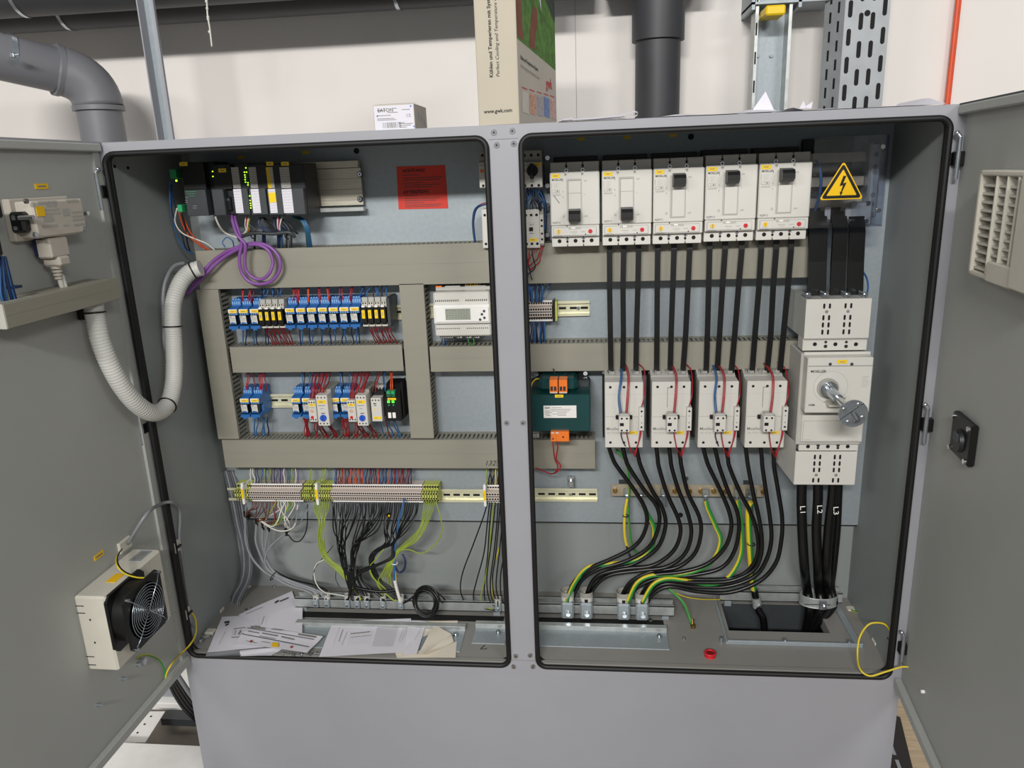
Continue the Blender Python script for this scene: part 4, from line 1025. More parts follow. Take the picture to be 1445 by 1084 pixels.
for k in range(3):
    c = P(750+k*4.5,612,.19); m.box(c.x-.003,c.x+.003,.185,.22,c.z-.008,c.z+.006,'white_grey',b=.0006).dot(c.x,c.z+.002,.1848,.0016,'ink').dot(c.x,c.z-.004,.1848,.0016,'ink')
solo('terminal_strip', m, 'short white screw terminal strip at the lower left foot of the transformer','terminal strip')
for k,(u0,u1) in enumerate(((780,786),(786,788))):
    wire([(u0,622,.15),(u0+1,632,.15),(u1-3,648,.16),(u1+1+k*2,657,.165),(u1-1,665,.17),(778,669,.19),(765,664,.2),(756,661,.21)],.0016,'wire_red','red_lead','red lead hanging in a loop from the lower orange terminal of the transformer','wire','red leads under the transformer')
wire([(783,539,.17),(783.5,530,.18),(781,521,.21),(783,518,.24)],.0014,'black','black_lead','thin black lead rising from the upper orange terminals','wire','black leads on the upper orange terminals')
wire([(792,539,.17),(795,532,.18),(799,528,.2),(803,523,.23)],.0014,'black','black_lead','thin black lead rising from the upper orange terminals','wire','black leads on the upper orange terminals')
wire([(766,536,.22),(757,535,.21),(751,541,.2),(749,550,.19)],.0016,'gy_green','earth_lead','short green earth lead at the upper left corner of the transformer', m2='gy_yellow')
# ================================================================ MAIN SWITCH
x0,x1,z0,z1 = tb(1138,1230,505,583,.085)
mz = (z0+z1)/2
t = thing('main_switch','tall white main switch with terminal covers and a silver shaft sticking out','main switch',((x0+x1)/2,YP,P(1170,684,.13).z))
yb = .12
bz1,bz0 = P(1180,414,.115).z,P(1170,684,.125).z
bxl,bxr = P(1128,560,.115).x,P(1226,560,.115).x
m = MB().box(bxl+.0,bxr-.006,yb,YP-.01,P(1170,628,yb).z,P(1180,498,yb).z,'white_grey',b=.002)
m.box(bxl+.004,bxr-.004,yb-.006,yb,P(1180,503,yb).z,P(1180,496,yb).z,'white_dev',b=.001)
obj('body', m, t)
# upper cover
ux0,ux1 = P(1136,455,.115).x,P(1228,455,.115).x; uz0,uz1 = P(1180,478,.115).z,P(1180,422,.115).z
def slotset(m,xs,z0_,rows,y,hole_at):
    for xc in xs:
        for k in range(rows):
            zz = z0_-k*.0148-(.009 if (hole_at=='t' and k>0) else 0)-(.009 if (hole_at=='b' and k==rows-1) else 0)
            for s_ in (-.0055,.0055):
                m.q([(p[0],y,p[1]) for p in slotpoly(xc+s_,zz,.0042,.0108)],'dark_hole')
        zz = z0_-.0115 if hole_at=='t' else z0_-(rows-2)*.0148-.0118
        m.dot(xc,zz,y,.0034,'ink_soft')
m = MB().box(ux0,ux1,.115,.118,uz0,uz1,'white_dev',b=.001).box(ux0,ux0+.002,.118,YP-.01,uz0,uz1,'white_dev').box(ux1-.002,ux1,.118,YP-.01,uz0,uz1,'white_dev').box(ux0,ux1,.118,YP-.01,uz1-.004,uz1-.002,'white_grey')
slotset(m,(P(1166.5,440,.115).x,P(1196.5,440,.115).x),P(1168,432,.115).z,4,.1147,'t')
m.box(ux0,ux1,.121,.16,P(1175,495,.12).z,uz0,'white_dev',b=.001).fq(ux0,ux1,uz0-.001,uz0,.1147,'ink_soft')
for u in (1150,1179,1208): c = P(u,486,.12); m.dot(c.x,c.z,.1207,.0042,'dark_hole')
for u in (1165,1194): c = P(u,489,.12); m.dot(c.x,c.z,.1207,.0038,'ink').dot(c.x,c.z+.009,.1207,.003,'ink')
obj('upper_terminal_cover', m, t)
m = MB().q([(P(1120,455,.2).x,.24,uz0+.0),(ux0,.116,uz0),(ux0,.116,uz1),(P(1120,455,.2).x,.24,uz1+.004)],'white_grey')
obj('cover_side', m, t)
# lower covers
lx0,lx1 = P(1122,655,.12).x,P(1209,655,.12).x; lz0,lz1 = P(1165,684.5,.12).z,P(1165,637.5,.12).z
m = MB().box(lx0,lx1,.12,.123,lz0,lz1,'white_dev',b=.001).box(lx0,lx0+.002,.123,YP-.01,lz0,lz1,'white_dev').box(lx1-.002,lx1,.123,YP-.01,lz0,lz1,'white_dev')
slotset(m,(P(1152.5,660,.12).x,P(1180.5,660,.12).x),P(1152,645,.12).z,4,.1197,'b')
qx0,qx1 = P(1127,632,.125).x,P(1211,632,.125).x
m.box(qx0,qx1,.124,.17,lz1,P(1165,624,.125).z,'white_dev',b=.001)
for u in (1140,1168,1196): c = P(u,630,.125); m.dot(c.x,c.z,.1237,.0042,'dark_hole')
for u in (1154,1182): c = P(u,632,.125); m.dot(c.x,c.z,.1237,.003,'ink').dot(c.x,c.z+.006,.1237,.0038,'ink')
obj('lower_terminal_cover', m, t)
sd = lx0-.028
obj('cover_side', MB().q([(sd,.24,lz1+.03),(sd,.24,lz0+.03),(lx0,.122,lz0),(lx0,.122,lz1+.02)],'white_grey'), t)
px0,px1 = P(1131,605,.115).x,P(1218,605,.115).x; pz0,pz1 = P(1172,624,.115).z,P(1172,586,.115).z
m = MB().box(px0,px1,.115,.16,pz0,pz1,'white_dev',b=.001)
m.box(px0+.003,px1-.002,.1143,.115,pz0+.002,pz1-.012,'dev_shade').box(px0+.0036,px1-.0026,.1138,.115,pz0+.0026,pz1-.0126,'white_dev').fq(px0+.005,px0+.02,pz0+.005,pz0+.006,.1136,'ink_faint').fq(px1-.022,px1-.006,pz0+.008,pz0+.0086,.1136,'ink_faint').fq(px1-.03,px1-.008,pz0+.004,pz0+.0046,.1136,'ink_faint')
obj('trip_cover', m, t)
# rotary drive block
rb = obj('rotary_drive', MB().box(x0,x1,.085,.12,z0,z1,'white_dev',b=.002).fq(x0+.001,x1-.001,P(1185,517,.085).z,P(1185,516,.085).z,.0847,'ink_soft'), t)
for u in (1171.5,1202): c = P(u,514,.085); obj('block_screw', MB().cyl((c.x,.085,c.z),(c.x,.0845,c.z),.0032,m='lam'), rb)
txt('MOELLER', .0072, P(1144,526,.0845), rb, 'ink', bold=.02, name='maker_lettering')
txt('N3M', .0058, P(1141,573,.0845), rb, 'ink', bold=.02, name='type_lettering')
m = MB()
c = P(1217,532,.0845)
for k in range(7): m.fq(c.x,c.x+random.uniform(.008,.016),c.z-k*.0034,c.z-k*.0034+.0007,.0846,'ink_faint')
c = P(1172,546,.085)
for i in range(40):
    a1_,a2_ = 2*math.pi*i/40,2*math.pi*(i+1)/40; r0,r1 = .033,.0336
    m.q([(c.x+.0+r*math.cos(a),.0846,c.z+r*math.sin(a)) for a,r in ((a1_,r0),(a2_,r0),(a2_,r1),(a1_,r1))],'ink_faint')
obj('printed_text', m, rb)
marker(1182,1195,508,513,.0843,t)
c = P(1168,548,.085)
obj('shaft_collar', MB().cyl((c.x,.086,c.z),(c.x,.083,c.z),.0215,m='dev_shade',n=28).cyl((c.x,.083,c.z),(c.x,.075,c.z),.018,.017,m='chrome',n=24).box(c.x-.004,c.x+.004,.06,.078,c.z-.014,c.z+.012,'zinc',b=.001), t)
obj('shaft_bracket', MB().q([(c.x-.008,.083,c.z-.03),(c.x+.03,.083,c.z-.03),(c.x+.03,.06,c.z-.012),(c.x+.0,.06,c.z-.012)],'white_dev').box(c.x-.002,c.x+.03,.062,.084,c.z-.032,c.z-.03,'white_dev'), t)
dc = P(1203.5,583,-.035)
sh = Vector((c.x,.08,c.z)); dv = Vector((dc.x,dc.y,dc.z)); dn = (dv-sh).normalized()
obj('shaft', MB().cyl(sh,dv,.0062,m='chrome',n=16), t)
obj('shaft_sleeve', MB().cyl(sh+dn*.0,sh+dn*.05,.0105,.0095,m='zinc',n=16), t)
dk = obj('coupling_disc', MB().cyl(dv,dv-Vector((0,.004,0)),.0265,m='zinc',n=36), t)
m = MB().box(-.026,.026,-.0046,-.004,-.001,.001,'lam'); m.T(Matrix.Translation(dv)@Matrix.Rotation(rad(-38),4,'Y')@Matrix.Translation((-.0,0,.006)))
m.cyl(dv-Vector((0,.004,0)),dv-Vector((-.004,.018,.01)),.006,m='chrome')
obj('disc_slot', m, dk)
for a in (65,155,245,335):
    q_ = dv+Vector((.019*math.cos(rad(a)),-.0042,.019*math.sin(rad(a)))); obj('disc_bolt', MB().cyl(q_,q_-Vector((0,.002,0)),.0038,m='chrome',n=10), dk)
# lugs at top of the switch + black flexible busbars
for u in (1138,1163,1193,1218):
    c = P(u,415,.15); solo('terminal_lug', MB().box(c.x-.005,c.x+.005,.135,.165,c.z-.006,c.z+.005,'zinc',b=.001).cyl((c.x,.135,c.z),(c.x,.131,c.z),.0038,m='chrome'), 'silver terminal bolt lug on the top edge of the main switch','lug','silver lugs on top of the main switch')
for i,(ut,ub,wd) in enumerate(((1156,1151,.0185),(1187,1180,.0145),(1211,1205,.0155))):
    a = P(ut,320,.18); b = P(ub,417,.18)
    m = MB()
    pts = [(a.x,.20,a.z+.03),(a.x,.18,a.z-.01),((a.x+b.x)/2,.178,(a.z+b.z)/2),(b.x,.17,b.z-.004)]
    for k in range(3):
        p,q_ = pts[k],pts[k+1]
        m.add([(p[0]-wd,p[1],p[2]),(p[0]+wd,p[1],p[2]),(q_[0]+wd,q_[1],q_[2]),(q_[0]-wd,q_[1],q_[2]),(p[0]-wd,p[1]+.008,p[2]),(p[0]+wd,p[1]+.008,p[2]),(q_[0]+wd,q_[1]+.008,q_[2]),(q_[0]-wd,q_[1]+.008,q_[2])],[(0,3,2,1),(4,5,6,7),(1,2,6,5),(0,4,7,3)],'cable_black')
    solo('flexible_busbar', m, 'broad black flexible busbar, %s of three, entering the main switch' % ORD[i], 'cable', 'broad black busbars above the main switch')
wire([(1212,378,.24),(1222,390,.2),(1225,405,.18),(1222,418,.16)],.002,'wire_blue','blue_wire','short dark blue wire right of the broad black busbars')
for k in range(2): wire([(1150,226+k,.2),(1156,234,.19),(1158+k,252,.185),(1156+k,275,.19),(1150+k,296,.2),(1148,306,.22)],.0022,'wire_blue','blue_wire','bright blue wire arching between the fifth breaker and the clear cover','wire','blue wires beside the clear cover')
# ================================================================ BUSBAR BLOCK + CLEAR COVER
xa = P(1146,260,.14).x; xb = P(1250,260,.14).x; za = P(1190,321,.14).z; zb = P(1200,192,.14).z
t = thing('busbar_block','grey busbar block with three bars behind the clear warning cover','busbar',((xa+xb)/2,YP,za))
m = MB().box(xa+.008,xb-.03,.26,YP,za,zb,'plc',b=.001)
obj('backing', m, t)
for v in (222,256,286): z = P(1190,v,.23).z; obj('bar', MB().box(xa+.004,xb-.01,.235,.245,z-.010,z+.010,'copper_tin',b=.001), t)
c0 = P(1234,250,.21).x; 
m = MB().box(c0-.011,c0+.011,.21,.26,za+.012,zb-.012,'galv_bright',b=.004)
obj('side_support', m, t)
for v in (218,235,243,275,288,302): c = P(1236,v,.21); obj('support_hole', MB().cyl((c0,.21,c.z),(c0,.2095,c.z),.005,m='ink_soft'), t)
obj('clamp_block', MB().box(P(1199,300,.2).x,P(1229,300,.2).x,.195,.24,P(1215,317,.2).z,P(1215,285,.2).z,'galv_bright',b=.002), t)
for (u,v) in ((1207,287),(1226,287),(1200,312),(1223,312),(1204,313)): c = P(u,v,.19); obj('clamp_screw', MB().cyl((c.x,.197,c.z),(c.x,.191,c.z),.0045,m='chrome',n=10), t)
for (u,v) in ((1167,303),(1196,303)): c = P(u,v,.2); obj('terminal_clamp', MB().box(c.x-.006,c.x+.006,.195,.23,c.z-.014,c.z+.016,'white_grey',b=.001).cyl((c.x,.195,c.z-.012),(c.x,.19,c.z-.012),.004,m='chrome'), t)
t = thing('clear_cover','clear plastic cover with a yellow lightning warning triangle','cover',((xa+xb)/2,.15,za))
obj('clear_plate', MB().box(xa,xb,.14,.143,za,zb,'clear').box(xb-.002,xb,.143,.25,za,zb,'clear').box(xa,xb,.143,.25,za,za+.002,'clear'), t)
tri = [P(1187,280.5,.1375),P(1251-31,280.5-.0,.1375),P(1190,231,.1375)]
c = P(1187,265,.1385); S = .0785; h = S*.866
def tripoly(cx,cz,s,y,r=.0035):
    pts = []; hh = s*.866
    for (vx,vz,a0) in ((cx+s/2,cz-hh/3,-90),(cx,cz+2*hh/3,30),(cx-s/2,cz-hh/3,150)):
        d = Vector((cx-vx,0,cz-vz)).normalized(); k = Vector((vx,0,vz))+d*(2*r)
        for i in range(5): a = rad(a0+30*i); pts.append((k.x+r*math.cos(a),y,k.z+r*math.sin(a)))
    return pts
s1 = P(1218,275,.1385).x-P(1157,275,.1385).x
cx_ = (P(1218,275,.1385).x+P(1157,275,.1385).x)/2+.0; cz_ = P(1188,281,.1385).z+s1*.866/3
sg = obj('warning_triangle', MB().q(tripoly(cx_,cz_,s1*1.03,.1392),'sign_yellow').q(tripoly(cx_,cz_,s1*.94,.1388),'black').q(tripoly(cx_,cz_,s1*.70,.1384,.001),'sign_yellow'), t)
bl = [(.001,.024),(.007,.024),(.0015,.009),(.0085,.0105),(.0,-.010),(.003,-.0085),(-.0025,-.0165),(-.004,-.0075),(-.0022,-.0085),(.0015,.005),(-.0055,.0035)]
k_ = s1/.1
obj('lightning_bolt', MB().q([(cx_+p[0]*k_*1.15,.1380,cz_-.002+p[1]*k_*1.15) for p in bl][::-1],'black'), sg)
for (u,v) in ((1246,207),(1240,297)): c = P(u,v,.138); obj('cover_screw', MB().cyl((c.x,.141,c.z),(c.x,.137,c.z),.0045,m='chrome'), t)
# ================================================================ EARTH BAR
x0,x1,z0,z1 = tb(862,1078,684.5,701,.235)
t = thing('earth_bar','flat metal earth bar with a row of brass screws behind the black cables','earth bar',((x0+x1)/2,YP,z0))
obj('bar', MB().box(x0,x1,.235,.24,z0,z1,'copper_tin',b=.0008).box(x0+.02,x0+.04,.24,YP,z0+.004,z1-.004,'black').box(x1-.04,x1-.02,.24,YP,z0+.004,z1-.004,'black'), t)
for u in (868,885,903,935,952,973,989,1007,1024,1041,1057,1077):
    c = P(u,693,.233); zz = (z0+z1)/2; obj('brass_screw', MB().cyl((c.x,.236,zz),(c.x,.230,zz),.0058,m='brass',n=12).cyl((c.x,.230,zz),(c.x,.2285,zz),.0035,m='brass',n=8), t)
c = P(968,675,.27); solo('fixing_screw', MB().cyl((c.x,YP,c.z),(c.x,.268,c.z),.0055,m='chrome'),'lone bright screw on the plate just above the earth bar','screw')
def lug(u,v,Y=.228,s=1):
    c = P(u,v,Y); zz = (z0+z1)/2
    return solo('cable_lug', MB().box(c.x-.008*s,c.x+.008*s,Y,Y+.0025,zz-.012,zz+.008,'zinc',b=.001).cyl((c.x,Y,zz-.010),(c.x+.001,Y-.002,zz-.034*s),.0042*s,.0048*s,m='zinc',n=10), 'crimped silver cable lug bolted to the earth bar','lug','cable lugs on the earth bar')
# ================================================================ FLOOR HARDWARE
def crail(label, x0, x1, yc, z0, h=.026, d=.034):
    t = thing('support_rail', label, 'rail', ((x0+x1)/2, yc, ZFL))
    m = MB().box(x0,x1,yc-d/2,yc+d/2,z0,z0+.002,'galv').box(x0,x1,yc-d/2,yc-d/2+.0018,z0,z0+h,'galv_bright').box(x0,x1,yc+d/2-.0018,yc+d/2,z0,z0+h,'galv_bright')
    m.box(x0,x1,yc-d/2,yc-d/2+.008,z0+h-.0018,z0+h,'galv_bright').box(x0,x1,yc+d/2-.008,yc+d/2,z0+h-.0018,z0+h,'galv_bright')
    obj('channel', m, t)
    for x in (x0+.02,x1-.02): obj('rail_foot', MB().box(x-.008,x+.008,yc-d/2+.002,yc+d/2-.002,ZFL,z0,'galv'), t)
    return t
a = P(740,866,.19); yr = .20
crail('long galvanised cable support rail on the left cabinet floor', P(418,850,.19).x, P(712,850,.19).x, yr, .028)
crail('galvanised cable support rail on the floor right of the centre post', P(742,850,.19).x, P(951,850,.19).x, yr, .028)
crail('galvanised support rail behind the floor opening at the right', P(1017,838,.24).x, P(1191,838,.24).x, .265, .034)
def gplate(label, q0, q1, q2, lipz=.013):
    a = PZ(*q0,ZFL); b = PZ(*q1,ZFL); c = PZ(*q2,ZFL)
    x0,x1,y1,y0 = a.x,b.x,a.y,c.y
    t = thing('gland_plate', label, 'plate', ((x0+x1)/2,(y0+y1)/2,ZFL))
    obj('plate_sheet', MB().box(x0,x1,y0,y1,ZFL,ZFL+.0025,'galv',b=.0008), t)
    obj('rear_flange', MB().box(x0,x1,y1-.004,y1+.012,ZFL+.0,ZFL+lipz,'galv_bright',b=.001), t)
    obj('plate_screw', MB().cyl((x1-.02,y1-.026,ZFL+.0025),(x1-.02,y1-.026,ZFL+.012),.004,m='zinc').cyl((x1-.02,y1-.026,ZFL+.005),(x1-.02,y1-.026,ZFL+.009),.0065,m='chrome',n=6), t)
    return t
gplate('galvanised gland plate under the papers on the left cabinet floor',(418,884),(659,884),(640,921))
gplate('galvanised gland plate left of the post on the cabinet floor',(671,886),(717,886),(700,910))
gplate('long galvanised gland plate on the floor right of the post',(757,888),(940,886),(940,918))
# dark strips painting the shadow between rail and plates onto the floor
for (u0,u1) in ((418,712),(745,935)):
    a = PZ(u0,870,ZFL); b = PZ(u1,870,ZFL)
    obj('painted_slot_shadow', MB().box(a.x,b.x,.155,.18,ZFL,ZFL+.0006,'dark_hole'), cab)
def clampy(loc, s, label, group, top='white_grey'):
    t = thing('cable_clamp', label, 'cable clamp', loc, group); x,y,z = loc
    obj('clamp_body', MB().box(x-.0075*s,x+.0075*s,y-.012*s,y+.01*s,z,z+.022*s,'galv',b=.002*s).box(x-.003*s,x+.003*s,y-.0135*s,y-.012*s,z+.005*s,z+.014*s,'galv_bright',b=.001), t)
    obj('pressure_saddle', MB().cyl((x,y-.001*s,z+.020*s),(x,y-.001*s,z+.0275*s),.0078*s,.0080*s,m='white_dev',n=16,caps=False).cyl((x,y-.001*s,z+.0275*s),(x,y-.001*s,z+.034*s),.0084*s,.0084*s,m='dev_shade' if s>1.5 else 'white_grey',n=16,caps=False).box(x-.002*s,x+.002*s,y-.0092*s,y-.008*s,z+.022*s,z+.026*s,'dark_hole'), t)
    obj('clamp_screw', MB().cyl((x+.001*s,y-.0135*s,z+.009*s),(x+.001*s,y-.016*s,z+.009*s),.0028*s,m='zinc',n=8), t)
    return t
cp = None
names = ['first and leftmost small cable clamp on the left floor rail, holding grey cables','small cable clamp holding grey cables, second from the left on the rail',
 'small cable clamp, first of the four with black sheathed cables','small cable clamp, second of the four with black sheathed cables','small cable clamp, third of the four with black sheathed cables','small cable clamp, last of the four with black sheathed cables',
 'small cable clamp holding the pale grey sheathed cable left of the cable coil','small cable clamp beside the centre post under the hanging black wires']
for i,u in enumerate((447,462.5,491,505,518.5,541,566,703)):
    c = P(u,862,.178); loc = (c.x,.185,.034)
    if cp is None: cp = clampy(loc,1.0,names[0],'small cable clamps on the left rail')
    else: dup(cp, loc, names[i])
cp = None
for i,u in enumerate((801,827.5,880,906)):
    c = P(u,865,.17); loc = (c.x,.185,.026)
    lb = 'large metal cable clamp with a bundle of black power cables, %s from the left' % ORD[i]
    if cp is None: cp = clampy(loc,2.0,lb,'large cable clamps on the right rail')
    else: dup(cp, loc, lb)
# opening frame details on the right
a = PZ(1023,888,ZFL); b = PZ(1205,895,ZFL); c2 = PZ(1202,919,ZFL); d2 = PZ(1008,905,ZFL)
m = MB().box(hx0-.012,hx1+.055,c2.y+.012,c2.y+.018,ZFL,ZFL+.010,'galv',b=.001).box(hx0-.016,hx0-.010,c2.y+.012,hy1+.02,ZFL,ZFL+.006,'galv',b=.001).box(hx1+.04,hx1+.055,c2.y+.018,hy1,ZFL,ZFL+.005,'galv',b=.001)
t = thing('opening_frame','low metal frame around the rectangular cable opening at the right','frame',((hx0+hx1)/2,c2.y+.015,ZFL))
obj('frame_strip', m, t)
for u in (1022,1113,1204): c = PZ(u,916,ZFL+.01); obj('frame_screw', MB().cyl((c.x,c2.y+.02,ZFL),(c.x,c2.y+.02,ZFL+.013),.004,m='zinc'), t)
c = PZ(1002,926,ZFL)
t = thing('bottle_lid','small red plastic cap lying open on the cabinet floor','plastic cap',(c.x,c.y,ZFL))
m = MB().tube([(c.x+.011*math.cos(2*math.pi*i/16),c.y+.011*math.sin(2*math.pi*i/16),ZFL+.008) for i in range(16)],.0028,'red',n=6,closed=True,raw=True).cyl((c.x,c.y,ZFL),(c.x,c.y,ZFL+.008),.0125,.0108,m='red',n=20)
obj('cap_shell', m, t); obj('cap_hole', MB().cyl((c.x,c.y,ZFL+.0078),(c.x,c.y,ZFL+.0082),.0085,m='wire_dark_red',n=16), t)
c = PZ(681,916,ZFL)
mk = MB().tube([PZ(684,911,ZFL+.0006),PZ(679,915,ZFL+.0006),PZ(678,916,ZFL+.0006),PZ(684,916,ZFL+.0006),PZ(687,915,ZFL+.0006)],.0011,'ink',n=4,raw=True)
solo('marker_stroke', mk, 'black marker pen tick drawn on the grey floor left of the centre post','mark')
for u,v in ((387,828),(634,823),(868,824),(965,902),(918,876)):
    c = PZ(u,v,ZFL); solo('floor_screw', MB().cyl((c.x,c.y,ZFL),(c.x,c.y,ZFL+.004),.005,.0035,m='chrome'),'small bright screw head on the grey cabinet floor','screw','screws on the cabinet floor')
# ================================================================ POWER CABLES
def pcable(pts, r, lab, grp, m='cable_black', Y0=.19, Y1=.19, **k):
    n = len(pts); w_ = [P(u,v,Y0+(Y1-Y0)*i/(n-1)) for i,(u,v) in enumerate(pts)]
    return wire(w_, r, m, k.pop('name','power_cable'), lab, 'cable', grp, world=True, n=k.pop('n',10), **k)
GA = {0:[[(859,630),(865,648),(871.8,660),(894,690),(909,715),(913,737),(905,760),(888,776),(860,790),(833,802),(810,822),(797,852)],
        [(879,632),(883,648),(888,660),(910,693),(927,715),(930,740),(916,772),(883,792),(846,803),(820,820),(805,852)],
        [(898,632),(901,646),(905,660),(919,690),(935,718),(939,743),(927,774),(894,796),(860,805),(836,822),(823,852)]],
      1:[[(926,630),(928,646),(930,660),(941,696),(957,732),(960,754),(949,779),(921,798),(880,803),(845,812),(831,830),(827,852)],
        [(944,630),(946,646),(948,660),(957,690),(971,726),(975.5,754),(966,782),(941,800),(905,805),(860,812),(838,830),(832,852)],
        [(957,630),(960,646),(962,660),(971,696),(986.6,729),(989,754),(979.7,782),(955,801),(918,807),(892,820),(880,836),(873,852)]],
      2:[[(992,630),(996,646),(1001,660),(1018.5,696.5),(1029.7,725),(1031.7,747),(1022.6,773),(998,796),(962,807),(920,812),(893,824),(879,852)],
        [(1008,630),(1012,646),(1015.5,660),(1028.7,696.5),(1039.8,721),(1042.9,747),(1035.8,779),(1016.5,802),(975,812),(930,816),(898,830),(884,852)],
        [(1024,630),(1027,646),(1029.7,660),(1045,696.5),(1059,723),(1068,751),(1069,782),(1055,806),(1028,817),(970,818),(925,820),(908,835),(901,852)]],
      3:[[(1052,630),(1054,646),(1056,660),(1063,696.5),(1071,731),(1075,761),(1073,786),(1062,806),(1030,820),(985,822),(935,820),(912,834),(905,852)],
        [(1073,630),(1075,646),(1076,660),(1081.4,696.5),(1086.5,731),(1088.5,761),(1081.4,790),(1064,814),(1025,828),(980,828),(940,824),(918,836),(909,852)],
        [(1091,630),(1092,646),(1092.6,660),(1098.7,696.5),(1103.7,731),(1102.7,761),(1095,794),(1072,820),(1030,836),(985,835),(945,828),(922,838),(912,852)]]}
for g in range(4):
    for k in range(3):
        pcable(GA[g][k], .0049, 'thick black power cable, %s of three, sweeping down left from the %s white contactor' % (ORD[k],ORD[g]), 'black power cables below the contactors', Y0=.18+.006*k, Y1=.178+.004*k)
def gycable(pts, r, lab, **k):
    return pcable(pts, r, lab, 'green-yellow earth cables', m='gy_yellow', m2='gy_green', name='earth_cable', **k)
for u in (885,904,937,996,1041): lug(u,693)
lug(1060,693,s=1.5)
gycable([(904,704),(913,724),(923,746),(919,773),(899,790),(861,796),(830,801),(811,823),(799,850)], .0052, 'green-yellow earth cable curving down to the leftmost large clamp', Y0=.212,Y1=.170,frac=.45,ph=2.75)
gycable([(996,707),(999,718),(1010,743),(1017,762),(1010,784.5),(993.5,801),(960,811),(921.5,812),(899,823),(886,850)], .0052, 'green-yellow earth cable curving down to the third large clamp', Y0=.212,Y1=.168,frac=.45,ph=2.75)
gycable([(1041,706),(1043,719),(1046,741),(1047,774),(1040,798),(1024,818),(1002,825),(970,820),(941,817),(921,826),(907,850)], .0052, 'green-yellow earth cable curving behind the black cables to the fourth large clamp', Y0=.212,Y1=.167,frac=.45,ph=2.75)
gycable([(1060,709),(1056,722),(1057,757),(1060,802),(1064,836)], .0072, 'thick straight green-yellow earth cable running down into the metal clip at the floor opening', Y0=.2,Y1=.215,frac=.45,ph=2.3)
gycable([(885,704),(882,722),(881,745),(883,765),(888,778)], .0034, 'thin green-yellow earth cable hanging from the second bolt of the earth bar', Y0=.222,Y1=.215,ph=1)
gycable([(869,634),(879,645),(885,660),(888,685),(887,715),(888,745),(892,770),(900,782)], .0028, 'thin green-yellow wire from the first contactor passing behind the earth bar', Y0=.225,Y1=.232,ph=3)
gycable([(938,826),(952,838),(965,852),(973,872),(977,884)], .0034, 'short green-yellow earth cable ending in a brass eyelet on the floor', Y0=.205,Y1=.155,ph=1)
c = PZ(978,886,ZFL); solo('brass_eyelet', MB().cyl((c.x,c.y,ZFL),(c.x,c.y,ZFL+.008),.006,m='brass').cyl((c.x-.001,c.y+.004,ZFL+.006),(c.x-.001,c.y+.012,ZFL+.016),.004,m='brass'),'brass bolt with eyelet where the short earth cable meets the floor','bolt')
wire(W([(935,824,.2),(950,835,.2),(970,843,.2),(995,846,.215),(1018,846,.24)]),.0012,'gy_yellow','thin_earth_wire','thin yellow earth wire running to the right floor rail',world=True)
# cable ties on bundles
def tie(u,v,Y,r,m='black',ax=(0,0,1),lab='black cable tie around a bundle of cables',grp='black cable ties',sq=1):
    c = P(u,v,Y); a = Vector(ax).normalized(); o = a.orthogonal().normalized(); b = a.cross(o)
    pts = [c+o*(r*math.cos(2*math.pi*i/14))+b*(r*sq*math.sin(2*math.pi*i/14)) for i in range(14)]
    return solo('cable_tie', MB().tube(pts,.0013,m,n=5,closed=True,raw=True), lab,'cable tie',grp)
tie(883,728,.218,.0065); tie(887,779,.19,.014,ax=(1,0,.4)); tie(1060,768,.2,.0085)
# main cables
BG = []
for k,pts in enumerate(([(1132,680),(1131,705),(1132,748),(1135,800),(1138,828),(1142,858),(1150,884),(1153,905)],[(1154,680),(1154,705),(1152,748),(1154,800),(1155,828),(1158,858),(1164,884),(1166,905)],[(1176,680),(1174,705),(1169,748),(1166,800),(1167,828),(1172,858),(1180,884),(1182,905)],[(1184,680),(1183,705),(1181,748),(1176,800),(1173,828),(1176,856),(1184,876),(1187,895)])):
    yo = (.16,.16,.16,.2)[k]
    dz = [yo,yo,yo,yo,.225,.212,.205,.2]
    w_ = [P(u,v,y) for (u,v),y in zip(pts,dz)]
    w_[-1].z = -.15; w_[-2].z = -.03; 
    for q_ in (w_[-1],w_[-2]): q_.y = (hy0+hy1)/2+.015; q_.x = min(q_.x,hx1-.016-.005*(3-k)) 
    o = wire(w_, (.0108,.0108,.0108,.0085)[k], 'cable_black', 'main_cable', ['thick black main cable marked L1 entering the main switch','thick black main cable marked L2 entering the main switch','thick black main cable marked L3 entering the main switch','unmarked black main cable behind the cable marked L3'][k], 'cable', 'thick black main cables', world=True, n=14)
    if k < 3:
        q_ = P((1132,1154,1176)[k]-(3,1,0)[k],(714,713,715)[k],yo-.0150); M_ = Matrix.Rotation(rad(90),4,'Y')
        txt('L%d'%(k+1), .016, q_, o, 'white', M=Matrix.Rotation(rad(84),4,'Y'), name='cable_mark', sx=1.35)
c = P(1155,845,.215)
t = thing('pipe_clamp','broad galvanised pipe clamp around the thick main cables','clamp',(c.x,c.y,c.z-.015))
rx = (P(1182,845,.215).x-P(1130,845,.215).x)/2; ry = .024
pts = [(c.x+rx*math.cos(2*math.pi*i/28),c.y+ry*math.sin(2*math.pi*i/28)) for i in range(28)]
m = MB()
for i in range(28):
    j = (i+1)%28
    m.q([(pts[i][0],pts[i][1],c.z-.012),(pts[j][0],pts[j][1],c.z-.012),(pts[j][0],pts[j][1],c.z+.012),(pts[i][0],pts[i][1],c.z+.012)],'galv_bright')
for s_ in (-.012,.012): m.tube([(p[0],p[1],c.z+s_) for p in pts],.0016,'galv_bright',n=5,closed=True,raw=True)
obj('clamp_band', m, t)
obj('clamp_lock', MB().box(c.x-.006,c.x+.01,c.y-ry-.006,c.y-ry,c.z-.012,c.z+.010,'zinc',b=.001).cyl((c.x+.006,c.y-ry-.006,c.z-.004),(c.x+.006,c.y-ry-.011,c.z-.004),.004,m='chrome',n=8), t)
